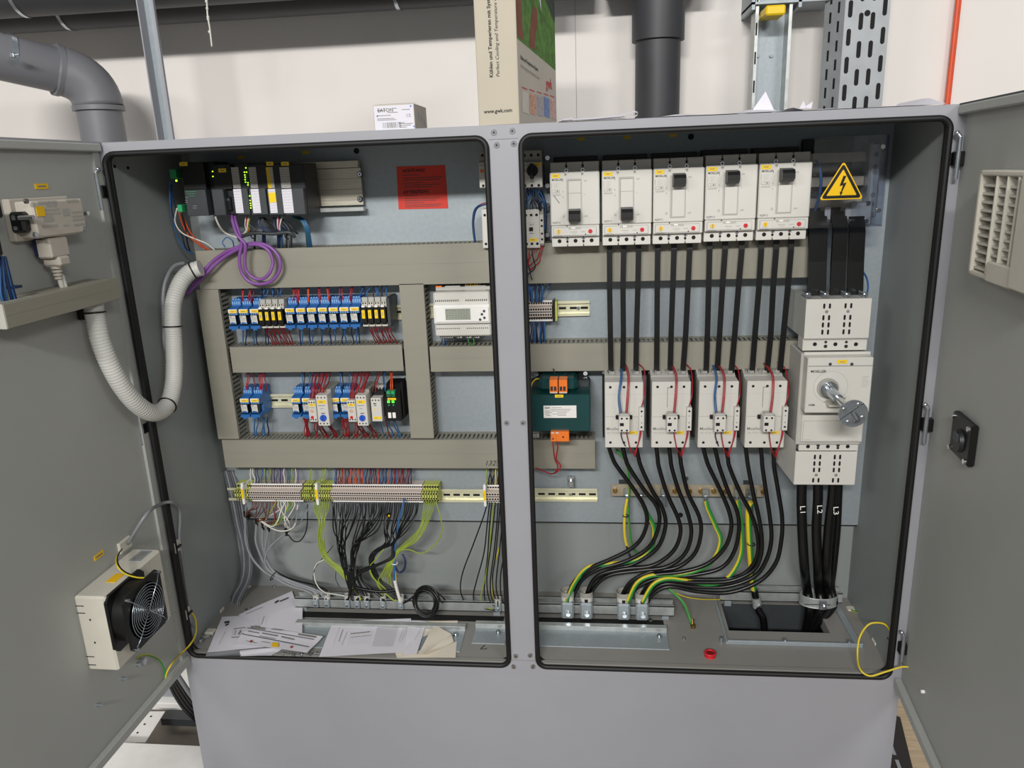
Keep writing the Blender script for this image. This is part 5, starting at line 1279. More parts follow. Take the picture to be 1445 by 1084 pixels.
obj('clamp_strip', MB().box(c.x-rx*.9,c.x+.02,c.y-ry-.0015,c.y-ry,c.z-.002,c.z-.0005,'lam'), t)
# earth sheath clip
c = P(1068,850,.215)
t = thing('cable_clip','bright metal clip holding the thick earth cable at the floor opening','clip',(c.x,c.y,c.z-.012))
obj('clip_band', MB().cyl((c.x-.002,c.y,c.z+.013),(c.x+.002,c.y,c.z-.013),.0108,m='galv_bright',n=18), t)
obj('clip_screw', MB().cyl((c.x+.006,c.y-.010,c.z-.003),(c.x+.006,c.y-.014,c.z-.003),.0035,m='chrome',n=8), t)
w_ = [P(1064,832,.215),P(1067,846,.215),P(1071,862,.21),P(1078,880,.205)]; w_.append(Vector((w_[-1].x+.006,.2,-.12)))
wire(w_,.0085,'cable_black','earth_cable_sheath','black sheath of the thick earth cable dropping into the opening','cable',world=True,n=12)
for i,v in enumerate((870,874,878,882)): pass
# ================================================================ LEFT CABLES
GC = [[(346,728),(346,743),(347,766),(356,788),(372,806),(387,815),(407,826),(432,834),(444,842),(447,856)],
      [(362,738),(361,752),(361,765),(368,785),(377,802),(389,813),(410,823),(434,831),(447,839),(450,856)],
      [(371,744),(370,762),(373,780),(381,799),(392,811),(412,821),(437,829),(453,838),(460,856)],
      [(379,746),(375,768),(374,785),(383,803),(394,814),(414,825),(438,832),(456,841),(463,856)],
      [(404,752),(389,764),(377,778),(374,796),(383,808),(398,815),(418,823),(442,831),(459,840),(466,856)]]
for k,pts in enumerate(GC):
    pcable(pts,.0031,'grey round cable curving from the terminal row down to the two leftmost small clamps','grey cables at the left end of the terminals','cable_grey',Y0=.235-.004*k,Y1=.185,name='grey_cable',n=8)
    u,v = pts[0]; c = P(u,v,.235-.004*k); solo('shrink_sleeve', MB().cyl((c.x,c.y,c.z+.012),(c.x,c.y,c.z-.008),.0036,m='black',n=8), 'short black shrink sleeve at the top end of a grey cable','sleeve','black sleeves on the grey cables')
pcable([(384,803),(400,813),(420,820),(445,826),(462,834)],.0022,'thin black cable lying on top of the grey cable bundle',None,Y0=.23,Y1=.19,name='black_cable')
tie(386,813,.205,.0125,ax=(1,-.2,-.6),lab='black cable tie holding the grey cables together at their bend',grp=None)
for k in range(6):
    o_ = k*3.6
    pcable([(316+o_*.8,664),(324+o_,700),(332+o_*.9,740),(342+o_*.7-2,770),(342+o_*.75,800),(338+o_*.75,822),(329+o_*.8,838),(325+o_*.7,852),(331+o_*.6,861),(343+o_*.3,864-k*.8),(351,864-k*1.0)],[.0026,.0030][k%2],'dark grey cable running down the left rear corner and curling on the floor','grey corner cables',['cable_dark','cable_grey','cable_dark'][k%3],Y0=.28,Y1=.19-.004*k,name='corner_cable',n=8)
tie(334,841,.235,.016,ax=(.5,0,1),lab='black cable tie around the corner cables near the floor',grp=None)
for i,(u,v) in enumerate(((349,837),(309,863),(297,894))):
    c = PZ(u,v,ZFL) if i else P(u,v,.29)
    if i: c.z = ZFL+.003
    solo('tie_mount', MB().box(c.x-.011,c.x+.011,c.y-.010 if i else .287,c.y+.010 if i else .299,c.z-.003,c.z+.006 if i else c.z+.02,'cream',b=.002), ['cream cable tie mount on the back wall near the floor','cream cable tie mount on the floor behind the papers','cream cable tie mount on the floor at the left front corner'][i],'tie mount')
pcable([(283,905),(292,897),(303,885),(318,872),(330,862)],.003,'grey-green wire bundle lying along the floor edge left of the papers',None,'cable_grey',Y0=.03,Y1=.2,name='floor_cable')
# thin conductors below left terminal block
colsL = ['wire_brown']*9+['wire_dark_red']*3+['wire_white']*4+['gy_yellow','gy_green','lime_wire','wire_white','cable_grey','cable_grey']
ends = [(346,728),(362,738),(371,744),(379,746),(404,752)]
for i,mm in enumerate(colsL):
    u0 = 356+i*3.1; e = ends[min(4,int(i/4.6))] if mm != 'wire_white' else random.choice(ends[2:])
    mid = ((u0+e[0])/2+J(9),(712+e[1])/2+6+J(5))
    wire([(u0,708,.225),(u0+J(1),716,.22),mid+(.205+J(.015),),(e[0]+J(2)+4,e[1]-5,.22),(e[0],e[1]+2,.232)],.0013,mm,'thin_conductor','thin %s conductor between the left terminal block and the grey cables'%{'wire_brown':'brown','wire_dark_red':'dark red','wire_white':'white','gy_yellow':'yellow','gy_green':'green','lime_wire':'lime','cable_grey':'grey'}[mm],'wire','thin %s conductors below the left terminals'%mm.replace('wire_','').replace('_',' '))
for pts,mm in (([(403,708,.22),(396,722,.21),(392,735,.2),(383,743,.2),(366,733,.21)],'wire_white'),([(420,712,.22),(417,738,.2),(408,748,.2),(392,749,.2),(375,741,.21),(367,734,.22)],'wire_white'),([(390,706,.22),(382,722,.21),(371,731,.21),(366,736,.22)],'lime_wire'),([(434,712,.23),(433,745,.22),(425,762,.22),(415,764,.22),(407,755,.23)],'black'),([(438,712,.23),(425,735,.22),(410,747,.22),(404,754,.23)],'cable_grey'),([(347,712,.23),(347,722,.225),(346,731,.235)],'cable_grey')):
    wire(pts,.0016,mm,'looping_conductor','%s conductor making a wide loop below the left terminal block'%{'wire_white':'white','lime_wire':'lime green','black':'black','cable_grey':'grey'}[mm],'wire','%s looping conductors'%mm.replace('wire_',''))
# lime earth conductors
for k in range(8):
    wire([(443+k*3.1,708,.225),(444+k*2.6,722,.22),(449+k*1.2+J(2),738,.21),(448+k*1.3+J(3),758,.205+J(.006)),(456+k*1.1+J(3),785,.2),(476+k*.8,806-k*.7,.195),(491+k*.7,822-k*.8,.19),(502+k*.5,836,.185),(503+k,848,.18)],.0015,'lime_wire','lime_conductor','lime green earth conductor in the bundle left of the black conductors','wire','lime earth conductors, left bundle',m2='gy_green' if k%2 else None)
for k in range(6):
    wire([(599+k*3,708,.225),(597+k*2.6,722,.22),(590+k*2.4+J(3),745,.21),(576+k*1.8+J(3),764,.2+J(.006)),(562+k+J(2),776,.195),(552+k*.6,790,.19),(540+k*2.2,808,.19),(532+k*4,824,.19),(546+k*2,840,.185),(556+k,848,.18)],.0014,'lime_wire','lime_conductor','lime green earth conductor sweeping down left from the long terminal block end','wire','lime earth conductors, right bundle',m2=None if k%2 else 'gy_green')
wire([(615,708,.225),(621,728,.215),(624,748,.21),(618,764,.205),(604,777,.2),(592,781,.195),(578,776,.195),(566,777,.19),(558,787,.19),(554,800,.19),(549,815,.19)],.0017,'lime_wire','lime_conductor','single lime green earth wire making a wide loop over the bare back wall')
for pts in ([(546,768,.2),(538,780,.19),(530,790,.185),(522,800,.185),(527,815,.185),(540,828,.185),(552,838,.185)],[(549,790,.19),(540,808,.185),(534,820,.185),(545,832,.185),(556,842,.185)],[(520,800,.19),(524,812,.185),(532,822,.185),(538,834,.185),(541,848,.185)]):
    wire(pts,.0015,'lime_wire','lime_conductor','short lime green conductor winding among the black cables near the floor','wire','short lime conductors near the floor')
# black conductors
def blk(pts,r=.0017,lab='thin black numbered conductor hanging from the long terminal block into the cable bundle',grp='black conductors below the long terminal block'):
    wire(pts,r,'cable_black','black_conductor',lab,'wire',grp)
for k in range(14):
    u0 = 469+k*2.9
    blk([(u0,709,.222),(u0+J(1.5),722,.215),((u0*.55+481*.45)+J(5),748+J(4),.205+J(.01)),(482+J(5),775,.2+J(.008)),(486+J(4),798,.195),(492+J(4),818,.19),(500+J(6),838,.185),(505+J(8),848,.18)])
for k in range(13):
    u0 = 509+k*2.7
    blk([(u0,709,.222),(u0+J(1.5),724,.215),(u0*.7+500*.3+J(6),748+J(4),.205+J(.01)),(503+J(7),772,.2+J(.008)),(497+J(4),797,.195),(497+J(4),816,.19),(508+J(6),836,.185),(519+J(5),848,.18)])
for k in range(16):
    u0 = 545+k*3.0
    blk([(u0,709,.222),(u0-2+J(2),726,.215),(u0*.75+528*.25+J(3),747+J(3),.205+J(.01)),(548+J(5)+k*.6,766,.2+J(.008)),(527+J(4)+k*.4,779,.195),(524+J(4),793,.19),(530+J(4),812,.19),(548+J(8),832,.185),(560+J(4),846,.18)])
for k in range(5):
    blk([(553+k,768-k*2,.2),(552+k,785,.19),(538+k,794,.185),(520,800+k,.185),(508,806+k,.185),(500,818+k,.185)],.0022,'black cable of the cross branch between the two black bundles','black cables, cross branch')
for (a_,b_) in ((491,497),(505,501),(518.5,507),(541,512)):
    wire([(b_-3,800,.195),(b_-2,818,.19),((a_+b_)/2,834,.185),(a_,846,.178),(a_,858,.178)],.0034,'cable_black','sheathed_cable','black sheathed cable rising from one of the four middle small clamps','cable','black sheathed cables in the small clamps',n=8)
wire([(470,770,.21),(464,778,.21),(452,792,.21),(444,803,.2),(442,820,.2),(446,832,.19)],.0012,'lam','thin_wire','fine dark grey wire looping left of the black bundle')
wire([(459,789,.205),(447,796,.2),(443,808,.2),(447,825,.19),(458,836,.185),(475,839,.18),(491,842,.178)],.0014,'wire_white','white_wire','thin white wire looping from the lime bundle down to the clamp row')
wire([(474,807,.2),(474,818,.2),(479,828,.19),(484,838,.185)],.0011,'lam','thin_wire','fine dark wire beside the clamp row, under the lime bundle')
wire([(500,829,.185),(520,833,.182),(540,835,.182),(560,832,.185)],.004,'cable_black','sheathed_cable','black cable lying across behind the middle small clamps','cable',n=8)
tie(492,802,.195,.011,ax=(.25,0,1),lab='black cable tie around the main black and lime bundle',grp=None)
# blue pair with white tie
wire([(571,704,.215),(566,722,.205),(561,745,.2),(558,770,.195),(557,795,.19),(557,822,.185)],.0026,'wire_blue','blue_wire','blue wire running straight down from the long terminal block through the white tie')
wire([(568,782,.195),(572,792,.19),(570,804,.19),(563,808,.19),(558,800,.19)],.0026,'wire_navy','navy_wire','short dark blue loop beside the white cable tie')
wire([(556,795,.19),(558,808,.188),(559,822,.186)],.0016,'gy_yellow','yellow_wire','short yellow wire running into the pale sheathed cable')
wire([(557,819,.186),(560,832,.183),(564,846,.178),(566,856,.178)],.0042,'wire_white','pale_cable','pale grey sheathed cable end rising from its clamp','cable',n=10)
tie(557,795,.19,.007,m='white',lab='white cable tie around the blue wires',grp=None)
c = P(549,728,.21); solo('yellow_bead', MB().ball((c.x,.21,c.z),.0028,'yellow',8,6), 'small yellow tag end poking out between the black conductors','tag')
# coil
m = MB(); c = P(601,851,.135)
pts = []
for i in range(230):
    a = 2*math.pi*i/26; rr = .0275+.0045*math.sin(i*.061)+.0012*math.sin(i*.41)
    pts.append((c.x+rr*math.cos(a), .14+.006*math.sin(i*.23)-.0009*(i/26)+.02*math.sin(a)*.5, max(ZFL+.003,c.z+rr*1.02*math.sin(a)+.002)))
m.tube(pts,.0021,'cable_black',n=6,raw=True)
m.tube([(c.x+.01,.15,c.z+.033),P(616,836,.16),P(624,842,.16),P(628,847,.16)],.0021,'cable_black',n=6).tube([(c.x+.014,.15,c.z+.03),P(618,840,.16),P(622,848,.155),P(625,851,.155)],.0021,'cable_black',n=6).tube([(c.x-.012,.14,c.z+.03),P(588,838,.16),P(575,848,.17),P(567,852,.178)],.0021,'cable_black',n=6)
solo('cable_coil', m, 'coil of spare thin black cable standing on the floor rail','cable coil')
# wires next to the post
PW = [([(688,709),(682,730),(668,768),(653,808),(650,834),(659,852),(685,859),(703,862)],'cable_black'),([(691,709),(688,735),(683,780),(673,818),(668,842),(675,856),(700,862)],'cable_black'),
 ([(694,709),(691,740),(688,785),(684,820),(684,845),(692,857),(703,862)],'cable_black'),([(697,709),(693,745),(690,785),(684,818),(679,840),(682,855),(695,860)],'lime_wire'),([(699,709),(696,740),(692,775),(687,815),(690,845),(700,858)],'cable_black'),
 ([(703,709),(701,740),(697,780),(692,820),(694,845),(703,858)],'cable_black'),([(712,750),(704,775),(696,805),(694,835),(697,852),(704,858)],'gy_yellow'),([(706,709),(703,745),(699,785),(695,815),(697,840),(706,855)],'cable_black'),([(714,775),(708,800),(706,825),(708,845),(712,853)],'cable_black'),([(709,712),(708,745),(704,785),(700,825),(704,850)],'cable_black')]
for pts,mm in PW:
    n_ = len(pts); w_ = [P(u,v,.225-(.045)*i/(n_-1)) for i,(u,v) in enumerate(pts)]
    cn = 'black' if mm=='cable_black' else 'green-yellow'
    wire(w_,.0017,mm,'hanging_wire','%s wire hanging in a long loop beside the left edge of the centre post'%cn,'wire','%s wires beside the post'%cn,world=True,m2='gy_green' if mm=='gy_yellow' else None)
tie(703,851,.18,.009,ax=(1,0,0),lab='black cable tie on the loops beside the centre post',grp=None)
# ================================================================ SHORT WIRES OF THE DEVICE ROWS
CN = {'wire_red':'red','wire_dark_red':'dark red','wire_blue':'blue','wire_navy':'dark blue','wire_orange':'orange','wire_white':'white','wire_purple':'violet','wire_teal':'teal','lime_wire':'lime','black':'black','wire_brown':'brown','gy_yellow':'yellow'}
def short(u0,v0,u1,v1,mm,where,Y0=.235,Y1=.228,r=.0013,bow=2):
    wire([(u0,v0,Y0),(u0+(u1-u0)*.3+J(bow),v0+(v1-v0)*.35,(Y0+Y1)/2-.004),(u0+(u1-u0)*.75+J(bow*.6),v0+(v1-v0)*.7,Y1-.003),(u1,v1,Y1)],r,mm,'jumper_wire','short %s wire %s'%(CN[mm],where),'wire','%s wires %s'%(CN[mm],where))
w1 = 'between the top duct and the upper relay row'
for u,mm in [(340.5,'wire_red'),(343,'wire_red'),(351,'wire_red'),(353,'wire_red'),(357,'wire_dark_red'),(367,'wire_navy'),(371,'wire_navy'),(374,'wire_blue'),(379,'wire_blue'),(383,'wire_blue'),(387,'wire_navy'),(391,'wire_blue'),(395,'wire_navy'),(399,'wire_blue'),(413.5,'wire_red'),(415.5,'wire_red'),(418,'wire_red'),(420.5,'wire_red'),(422,'wire_red'),(435.5,'wire_orange'),(437,'wire_orange'),(450,'wire_red'),(452.5,'wire_red'),(463,'wire_orange'),(466,'wire_red'),(480,'wire_red'),(483,'wire_red'),(494,'wire_red'),(498,'wire_dark_red'),(509,'wire_navy'),(512,'wire_blue'),(516,'wire_navy'),(521,'wire_blue'),(525,'wire_navy'),(530,'wire_blue'),(534,'wire_blue'),(539,'wire_navy'),(544,'wire_blue')]:
    blue_ = mm in ('wire_blue','wire_navy'); short(u,399,u+(J(4) if blue_ else J(2)),(419 if blue_ else 427),mm,w1,.24,.222 if blue_ else .226,.0014)
w2 = 'between the upper relay row and the middle duct'
for u,mm in [(342,'wire_blue'),(346,'wire_navy'),(357,'wire_blue'),(361,'wire_navy'),(373,'wire_navy'),(377,'wire_navy'),(424,'wire_navy'),(427,'wire_blue'),(437,'wire_navy'),(441,'wire_blue'),(452,'wire_navy'),(455,'wire_blue'),(467,'wire_navy'),(471,'wire_blue'),(483,'wire_navy'),(486,'wire_blue'),(497,'wire_navy'),(501,'wire_blue'),(505,'wire_navy')]:
    short(u,460,u+1.5+J(1.5),488,mm,w2,.225,.238,.0015)
for s_ in (373,519):
    for k in range(10): short(s_+2+k*3.3,462,s_+13+k*3.1,488,'wire_dark_red',w2,.215,.236,.0013)
w3 = 'between the middle duct and the lower relay row'
for u,mm in [(349,'wire_red'),(351,'wire_red'),(359,'wire_dark_red'),(366,'wire_red'),(368,'wire_red'),(371,'wire_red'),(374,'wire_dark_red'),(426,'wire_blue'),(429,'black'),(438,'wire_blue'),(480,'wire_blue'),(483,'black'),(494,'wire_blue')]:
    short(u,524,u+J(2),552,mm,w3,.24,.226,.0014)
for s_ in (440,496):
    for k in range(10): short(s_+3+k*2.6,524,s_-2+k*1.8,563,'wire_red' if k%3 else 'wire_dark_red',w3,.24,.19,.0012)
for u,mm in [(533,'wire_brown'),(537,'wire_red'),(541,'black'),(543,'wire_blue'),(551,'wire_orange'),(553,'wire_orange')]:
    short(u,522,(u-7 if u<540 else u+1),553,mm,w3,.24,.2,.0015)
w4 = 'between the lower relay row and the low duct'
for u,mm in [(360,'wire_blue'),(363,'wire_blue'),(371,'wire_blue'),(374,'wire_blue'),(378,'wire_navy')]: short(u,588,u+J(1.5),615,mm,w4,.23,.238,.0017)
for (u0,u1,n_) in ((428,431,6),(484,486,6)):
    for k in range(n_): short(u0+k*1.4,590,u1+k*1.4,616,'wire_dark_red' if k%2 else 'wire_red',w4,.22,.236,.0013)
for s_ in (449,505):
    for k in range(5): short(s_-2+k*1.6,599,s_+8+k*1.8,617,'wire_dark_red',w4,.18,.235,.0013)
    for k in range(4): short(s_+12+k*1.3,594,s_+22+k*1.9,617,'wire_dark_red',w4,.2,.235,.0013)
    for k in range(3): short(s_-4+k*1.5,597,s_-4+k*1.8,617,'wire_red',w4,.19,.235,.0013)
for (u0,u1,mm) in ((536,542,'wire_blue'),(544,551,'wire_dark_red'),(549,554,'wire_blue'),(555,562,'wire_blue'),(556,566,'wire_blue')): short(u0,592,u1,617,mm,w4,.2,.236,.0015)
w5 = 'between the low duct and the bottom terminal row'
seq = ['wire_white','wire_white','wire_navy','wire_navy','wire_blue','lime_wire','wire_navy','lime_wire','wire_brown','wire_navy','wire_purple','wire_navy','wire_purple','wire_white','wire_teal','wire_teal','lime_wire','wire_white','wire_purple']
for k,mm in enumerate(seq): short(354+k*3.7+J(.6),660,355+k*3.6+J(1),682,mm,w5,.245,.238,.0013)
for u in (439,440): short(u,660,436+J(1),682,'lime_wire',w5,.245,.238,.0014)
for u in (455,458,461): short(u,660,u-3,682,'lime_wire',w5,.245,.238,.0014)
for k in range(44):
    u = 473+k*2.52; short(u+J(.8),660,u-1+J(1),683,['wire_red','wire_orange','wire_navy','wire_dark_red','wire_dark_red','wire_navy','wire_blue'][int(random.random()*7)],w5,.245,.232,.0013)
for u,mm in ((687,'lime_wire'),(691,'black'),(694,'black'),(697,'black'),(700,'gy_yellow'),(704,'black'),(707,'black')): short(u,660,u-1,684,mm,w5,.245,.238,.0016)
w6 = 'at the terminals right of the centre post'
for k in range(12): short(741+k*2.4,394,741+k*2.2+J(1),426,'wire_blue' if k%3 else 'wire_navy',w6,.24,.235,.0016)
short(778,399,762,425,'wire_blue',w6,.24,.23,.0014)
for k in range(10): short(745+k*2.6,454,748+k*2.4,485,'wire_navy' if k%3 else 'wire_blue',w6,.235,.238,.0016)
w7 = 'above the display controller'
for u,mm in ((617,'black'),(621,'wire_navy'),(632,'black'),(635,'wire_navy'),(638,'wire_blue'),(642,'black'),(662,'black'),(668,'black'),(675,'black'),(680,'black')): short(u,396,u+J(2),405,mm,w7,.24,.232,.0012)
for k in range(7): c = P(657+k*3.2,403,.226); solo('ferrule', MB().cyl((c.x,.228,c.z-.003),(c.x,.232,c.z+.005),.0016,m='yellow',n=6),'tiny yellow ferrule on the top edge of the display controller','ferrule','yellow ferrules on the display controller')
w8 = 'below the display controller'
for u,mm in ((624,'wire_blue'),(627,'wire_navy'),(629,'wire_blue')): short(u,475,u+J(2),488,mm,w8,.225,.236,.0013)
wire([(661,476,.22),(661,483,.215),(665,487,.22),(669,482,.22),(667,476,.222)],.0012,'gy_green','jumper_wire','tiny green wire loop below the display controller')
# controller wiring
P1 = [(330,300),(333,315),(338,330),(341,345),(338,362),(340,382),(350,396),(366,401),(384,396),(395,380),(393,362),(380,348),(362,343),(345,346),(322,354),(300,369),(284,389),(266,410)]
P2 = [(326,300),(329,315),(335,332),(346,345),(345,362),(347,380),(356,391),(369,394),(380,386),(385,370),(379,354),(366,346),(352,346),(335,352),(312,366),(290,388),(262,416)]
for k,pp in enumerate((P1,P2)):
    n_ = len(pp); w_ = [P(u,v,.185-.006*k+(.012*(i/n_))*1.0+(.004*k if i>8 else 0)) for i,(u,v) in enumerate(pp)]
    w_[-1].y = .2; w_[-2].y=.19
    wire(w_,.0038,'purple','purple_cable',['purple bus cable making the larger outer loop over the top duct','purple bus cable making the smaller inner loop over the top duct'][k],'cable','purple bus cables',world=True,n=10,sub=7)
wire([(304,306,.17),(309,318,.18),(317,328,.2),(330,334,.21),(340,336,.21)],.0022,'wire_white','pale_cable','pale cable leaving the grey flap of the bus interface','cable')
m_ = [('wire_blue',[(240,256),(240,285),(245,310),(250,335),(262,352),(272,358)]),('wire_blue',[(243,258),(244,280),(248,292)]),('wire_navy',[(242,260),(243,300),(256,330),(262,350),(270,356)]),('wire_orange',[(252,296),(257,315),(266,332),(280,345),(294,353)]),('wire_orange',[(254,296),(261,312),(270,330),(284,345),(297,354)]),('wire_white',[(250,294),(247,312),(256,328),(275,337),(292,344),(303,353)]),('black',[(256,300),(262,322),(264,340),(268,354)])]
for mm,pp in m_:
    wire([(u,v,.18+.05*i/(len(pp)-1)) for i,(u,v) in enumerate(pp)],.0016,mm,'supply_wire','%s supply wire hanging left of the black power supply module'%CN[mm],'wire','%s supply wires'%CN[mm])
for i in range(4):
    wire([(347+i*2,306,.18),(346+i*1.5+J(1),318,.185),(350+J(3),325,.19),(342+J(2),332,.2)],.0017,['wire_white','wire_red','wire_white','lime_wire'][i],'module_wire','thin coloured wire emerging under the middle io modules','wire','thin wires under the io modules')
    wire([(392+i*2,306,.18),(391+i*1.5+J(1),318,.185),(393+J(2),328,.19),(385+J(3),331,.2)],.0017,['wire_white','wire_red','wire_purple','wire_white'][i],'module_wire','thin coloured wire emerging under the right io modules','wire','thin wires under the right io modules')
for i in range(4): wire([(413+i*3,306,.2),(425+i*2,312,.19),(431+i*1.6,325,.19),(433+i*1.8,340,.21),(434+i*2,352,.235)],.0022,'wire_blue' if i%2 else 'wire_teal','module_wire','blue wire dropping from the right end of the modules into the top duct','wire','blue wires at the right end of the modules')
for i in range(10): wire([(352+J(6)+i*5,307,.19),(350+i*6+J(5),316,.185),(358+i*6+J(6),325+J(4),.185),(372+i*5+J(4),331+J(3),.19)],.0018,random.choice(['black','lam','black','wire_navy']),'module_wire','dark wire in the bundle slung under the controller modules','wire','dark wires slung under the modules')
for u,mm in ((371,'wire_navy'),(374,'wire_navy'),(392,'wire_navy'),(395,'wire_navy'),(398,'wire_blue'),(404,'lam'),(408,'cable_grey'),(411,'lam'),(360,'lam')): wire([(u,326,.19),(u+J(1),338,.2),(u+J(1),352,.235)],.0026,mm,'module_wire','%s wire running straight down under the modules into the duct'%('grey' if mm in('lam','cable_grey') else 'blue'),'wire','%s wires into the top duct'%('grey' if mm in('lam','cable_grey') else 'blue'))
wire([(340,334,.19),(360,329,.18),(385,330,.18),(408,328,.18),(416,335,.185)],.004,'lam','module_loom','dark bundled loom running sideways under the controller modules','cable')
wire([(318,349,.2),(314,342,.2),(320,335,.205),(328,340,.21),(330,349,.22)],.0014,'wire_blue','blue_loop','small blue wire loop above the top duct left of the purple cables')
for (u,v) in ((356,331),(404,332),(338,336)): tie(u,v,.19,.009,ax=(1,0,.2),lab='black cable tie on the loom under the controller modules',grp='black ties under the modules')
# ================================================================ PAPERS ON THE FLOOR
def sheet(label, q, z, m='paper', name='paper_sheet', curl=0, n=7, cat='paper'):
    c = [PZ(u,v,z) for u,v in q]; mb = MB(); vs = []
    for i in range(n+1):
        for j in range(n+1):
            s,t_ = i/n,j/n; p = (c[0]*(1-s)+c[1]*s)*(1-t_)+(c[3]*(1-s)+c[2]*s)*t_
            p = p.copy(); p.z += curl*(abs(s-.5)**2)*4+.0012*math.sin(s*5+t_*3); vs.append(p)
    fs = [(i*(n+1)+j,(i+1)*(n+1)+j,(i+1)*(n+1)+j+1,i*(n+1)+j+1) for i in range(n) for j in range(n)]
    mb.add(vs,fs,m,True)
    o = obj(name, mb); tag(o,label,cat); return o
def prints(o, z, items, dz=.0028):
    m = MB()
    for (pts,mm) in items: m.q([PZ(u,v,z)+Vector((0,0,dz)) for u,v in pts],mm)
    return obj('printed_text', m, o)
def ln(u0,v0,u1,v1,h=1,mm='ink_soft'): return ([(u0,v0+h/2),(u1,v1+h/2),(u1,v1-h/2),(u0,v0-h/2)],mm)
z = ZFL
o = sheet('pale folded paper peeping out at the front edge under the other sheets',[(338,918),(339,925.5),(383,926),(400,914)],z+.002)
o = sheet('white instruction sheet with small black logo and boxed drawing at the front left',[(313.5,870.5),(292,920.5),(372,914),(392,868)],z+.004)
prints(o,z+.004,[ln(317,880,324,879,3,'ink'),ln(318,884,323,882,2,'ink'),ln(308,912,318,893,.7),ln(327,901,330,889,.8,'ink'),ln(330,889,346,887,.8,'ink'),ln(327,901,337,900.5,.8,'ink'),ln(331,898,333,891,3,'ink_soft'),ln(336,897,340,891,3,'ink_soft')])
o = sheet('white sheet with an arrow logo, topmost corner of the fan of papers',[(336,868),(412,833.5),(419,855),(365,884)],z+.007)
prints(o,z+.007,[ln(388,852,393,849,2.4,'ink'),ln(395,850,407,845,1.6,'ink'),ln(347,868,371,858,.7)])
o = sheet('blank-backed white sheet at the right of the paper fan',[(366,872),(427,850),(426.5,894),(368,893)],z+.010)
prints(o,z+.010,[ln(369,883,373,871,1.6,'ink_soft'),ln(374,885,378,870,.5,'ink_faint')])
o = sheet('white delivery label with two red marks and a yellow patch lying on the paper fan',[(352,884),(331,906.5),(433,922),(456,898)],z+.013)
prints(o,z+.013,[ln(349,887.5,443,904,.8,'ink'),ln(341,896,436,914.5,.9,'ink'),ln(354,886,374,889,3,'ink_soft'),ln(421,896.5,446,900.5,2.6,'ink_soft'),ln(383,889,398,891,1.2),ln(350,892,366,895,1.4),ln(370,895,392,899,1.8),ln(397,900,415,904,1.8),ln(366,899,388,903,1.2,'ink_faint'),ln(353,907,356,906,3,'wire_red'),ln(410,915,413,914,3,'wire_red'),ln(384,911,393,912,6,'sign_yellow'),ln(369,907,381,909,.6),ln(347,906,362,909,.6)])
o = sheet('cream open booklet lying under the grey printed page',[(545,879),(560,928),(643,929),(646,876)],z+.003,'paper_warm')
o = sheet('closely printed white manual page on the left cabinet floor',[(470,878),(450,926.5),(581,921),(580,873)],z+.006)
it = []
for k in range(20):
    u = 474+k*.0
for k in range(22):
    f = k/22; uu = 528+f*30; it.append(ln(uu-3-4*f*0,914,uu+5,886,1.0,'ink_faint'))
for k in range(8): it.append(ln(491+k*4.2,912-k*.2,496+k*4.2,893,.8,'ink_faint'))
it += [ln(478,907,484,890,1.4,'ink'),ln(470,912,480,886,.5),ln(495,896,522,893,1.3,'ink_soft'),ln(495,901,524,898,.6,'ink_soft'),ln(482,912,490,893,1,'ink_soft'),ln(562,908,572,882,1,'ink_faint'),ln(566,908,575,884,1,'ink_faint')]
prints(o,z+.006,it)
o = sheet('white folded page between the printed manual page and the cream leaf',[(577,876),(569,924),(588,924),(602,877)],z+.0075)
prints(o,z+.0075,[ln(585,905,597,883,.6,'ink_faint')])
o = sheet('cream folded leaf, pointed, lying on the open booklet',[(612.5,882),(590,923),(596,924),(637,895)],z+.010,'paper_warm')
o = sheet('second cream folded leaf lying low on the open booklet',[(637,895),(597,921),(600,925),(640,906)],z+.008,'paper_warm')
c = PZ(318,924,z+.001); sheet('small dark grey card corner under the front left sheet',[(292,921),(290,926),(340,926),(339,918)],z+.001,'cable_grey',name='grey_card',cat='card')
for i,u in enumerate((404,413,424,430,437,443,449)):
    c = PZ(u,923+J(1.5),z+.003); d = Vector((math.cos(i*2.1),math.sin(i*2.1)*.5,0))*.006
    solo('loose_screw', MB().cyl(c-d,c+d,.0018,m='chrome',n=8).cyl(c-d*1.3,c-d,.004,m='zinc',n=10), 'loose metal screw lying at the front edge beside the papers','screw','loose screws at the front edge')
# right wall earth wire & mounts
pts = [hit(1200,855,(1,0,0),1.57)]
w_ = [P(1197,860,.25),P(1212,866,.22),P(1226,885,.18),P(1236,912,.13),P(1247,925,.07),P(1256,920,.045),P(1258,900,.04),P(1252,884,.04),P(1240,879,.04),P(1225,882,.04),P(1213,900,.035),P(1210,925,.02),P(1214,945,-.014),P(1228,954,-.024),P(1250,948,-.028),P(1275,941,-.03),P(1290,945,-.04),P(1294,951,-.045)]
wire(w_,.0021,'gy_yellow','door_earth_wire','green-yellow earth wire looping from the cabinet to the right door',world=True,m2='gy_green',n=8,frac=.3,ph=3)
for (u,v,y) in ((1201,861,.25),(1238,922,.11)):
    c = P(u,v,y); solo('tie_mount', MB().box(c.x-.012,c.x+.012,c.y-.012,c.y+.012,ZFL,ZFL+.008,'cream',b=.002) if y<.2 else MB().box(c.x-.01,c.x+.01,c.y-.01,c.y+.01,c.z-.012,c.z+.006,'cream',b=.002), ['cream tie mount in the right rear corner','cream tie mount at the right front corner of the cabinet floor'][y<.2],'tie mount')
tie(1256,901,.04,.005,lab='small black tie on the yellow-green door earth wire',grp=None)
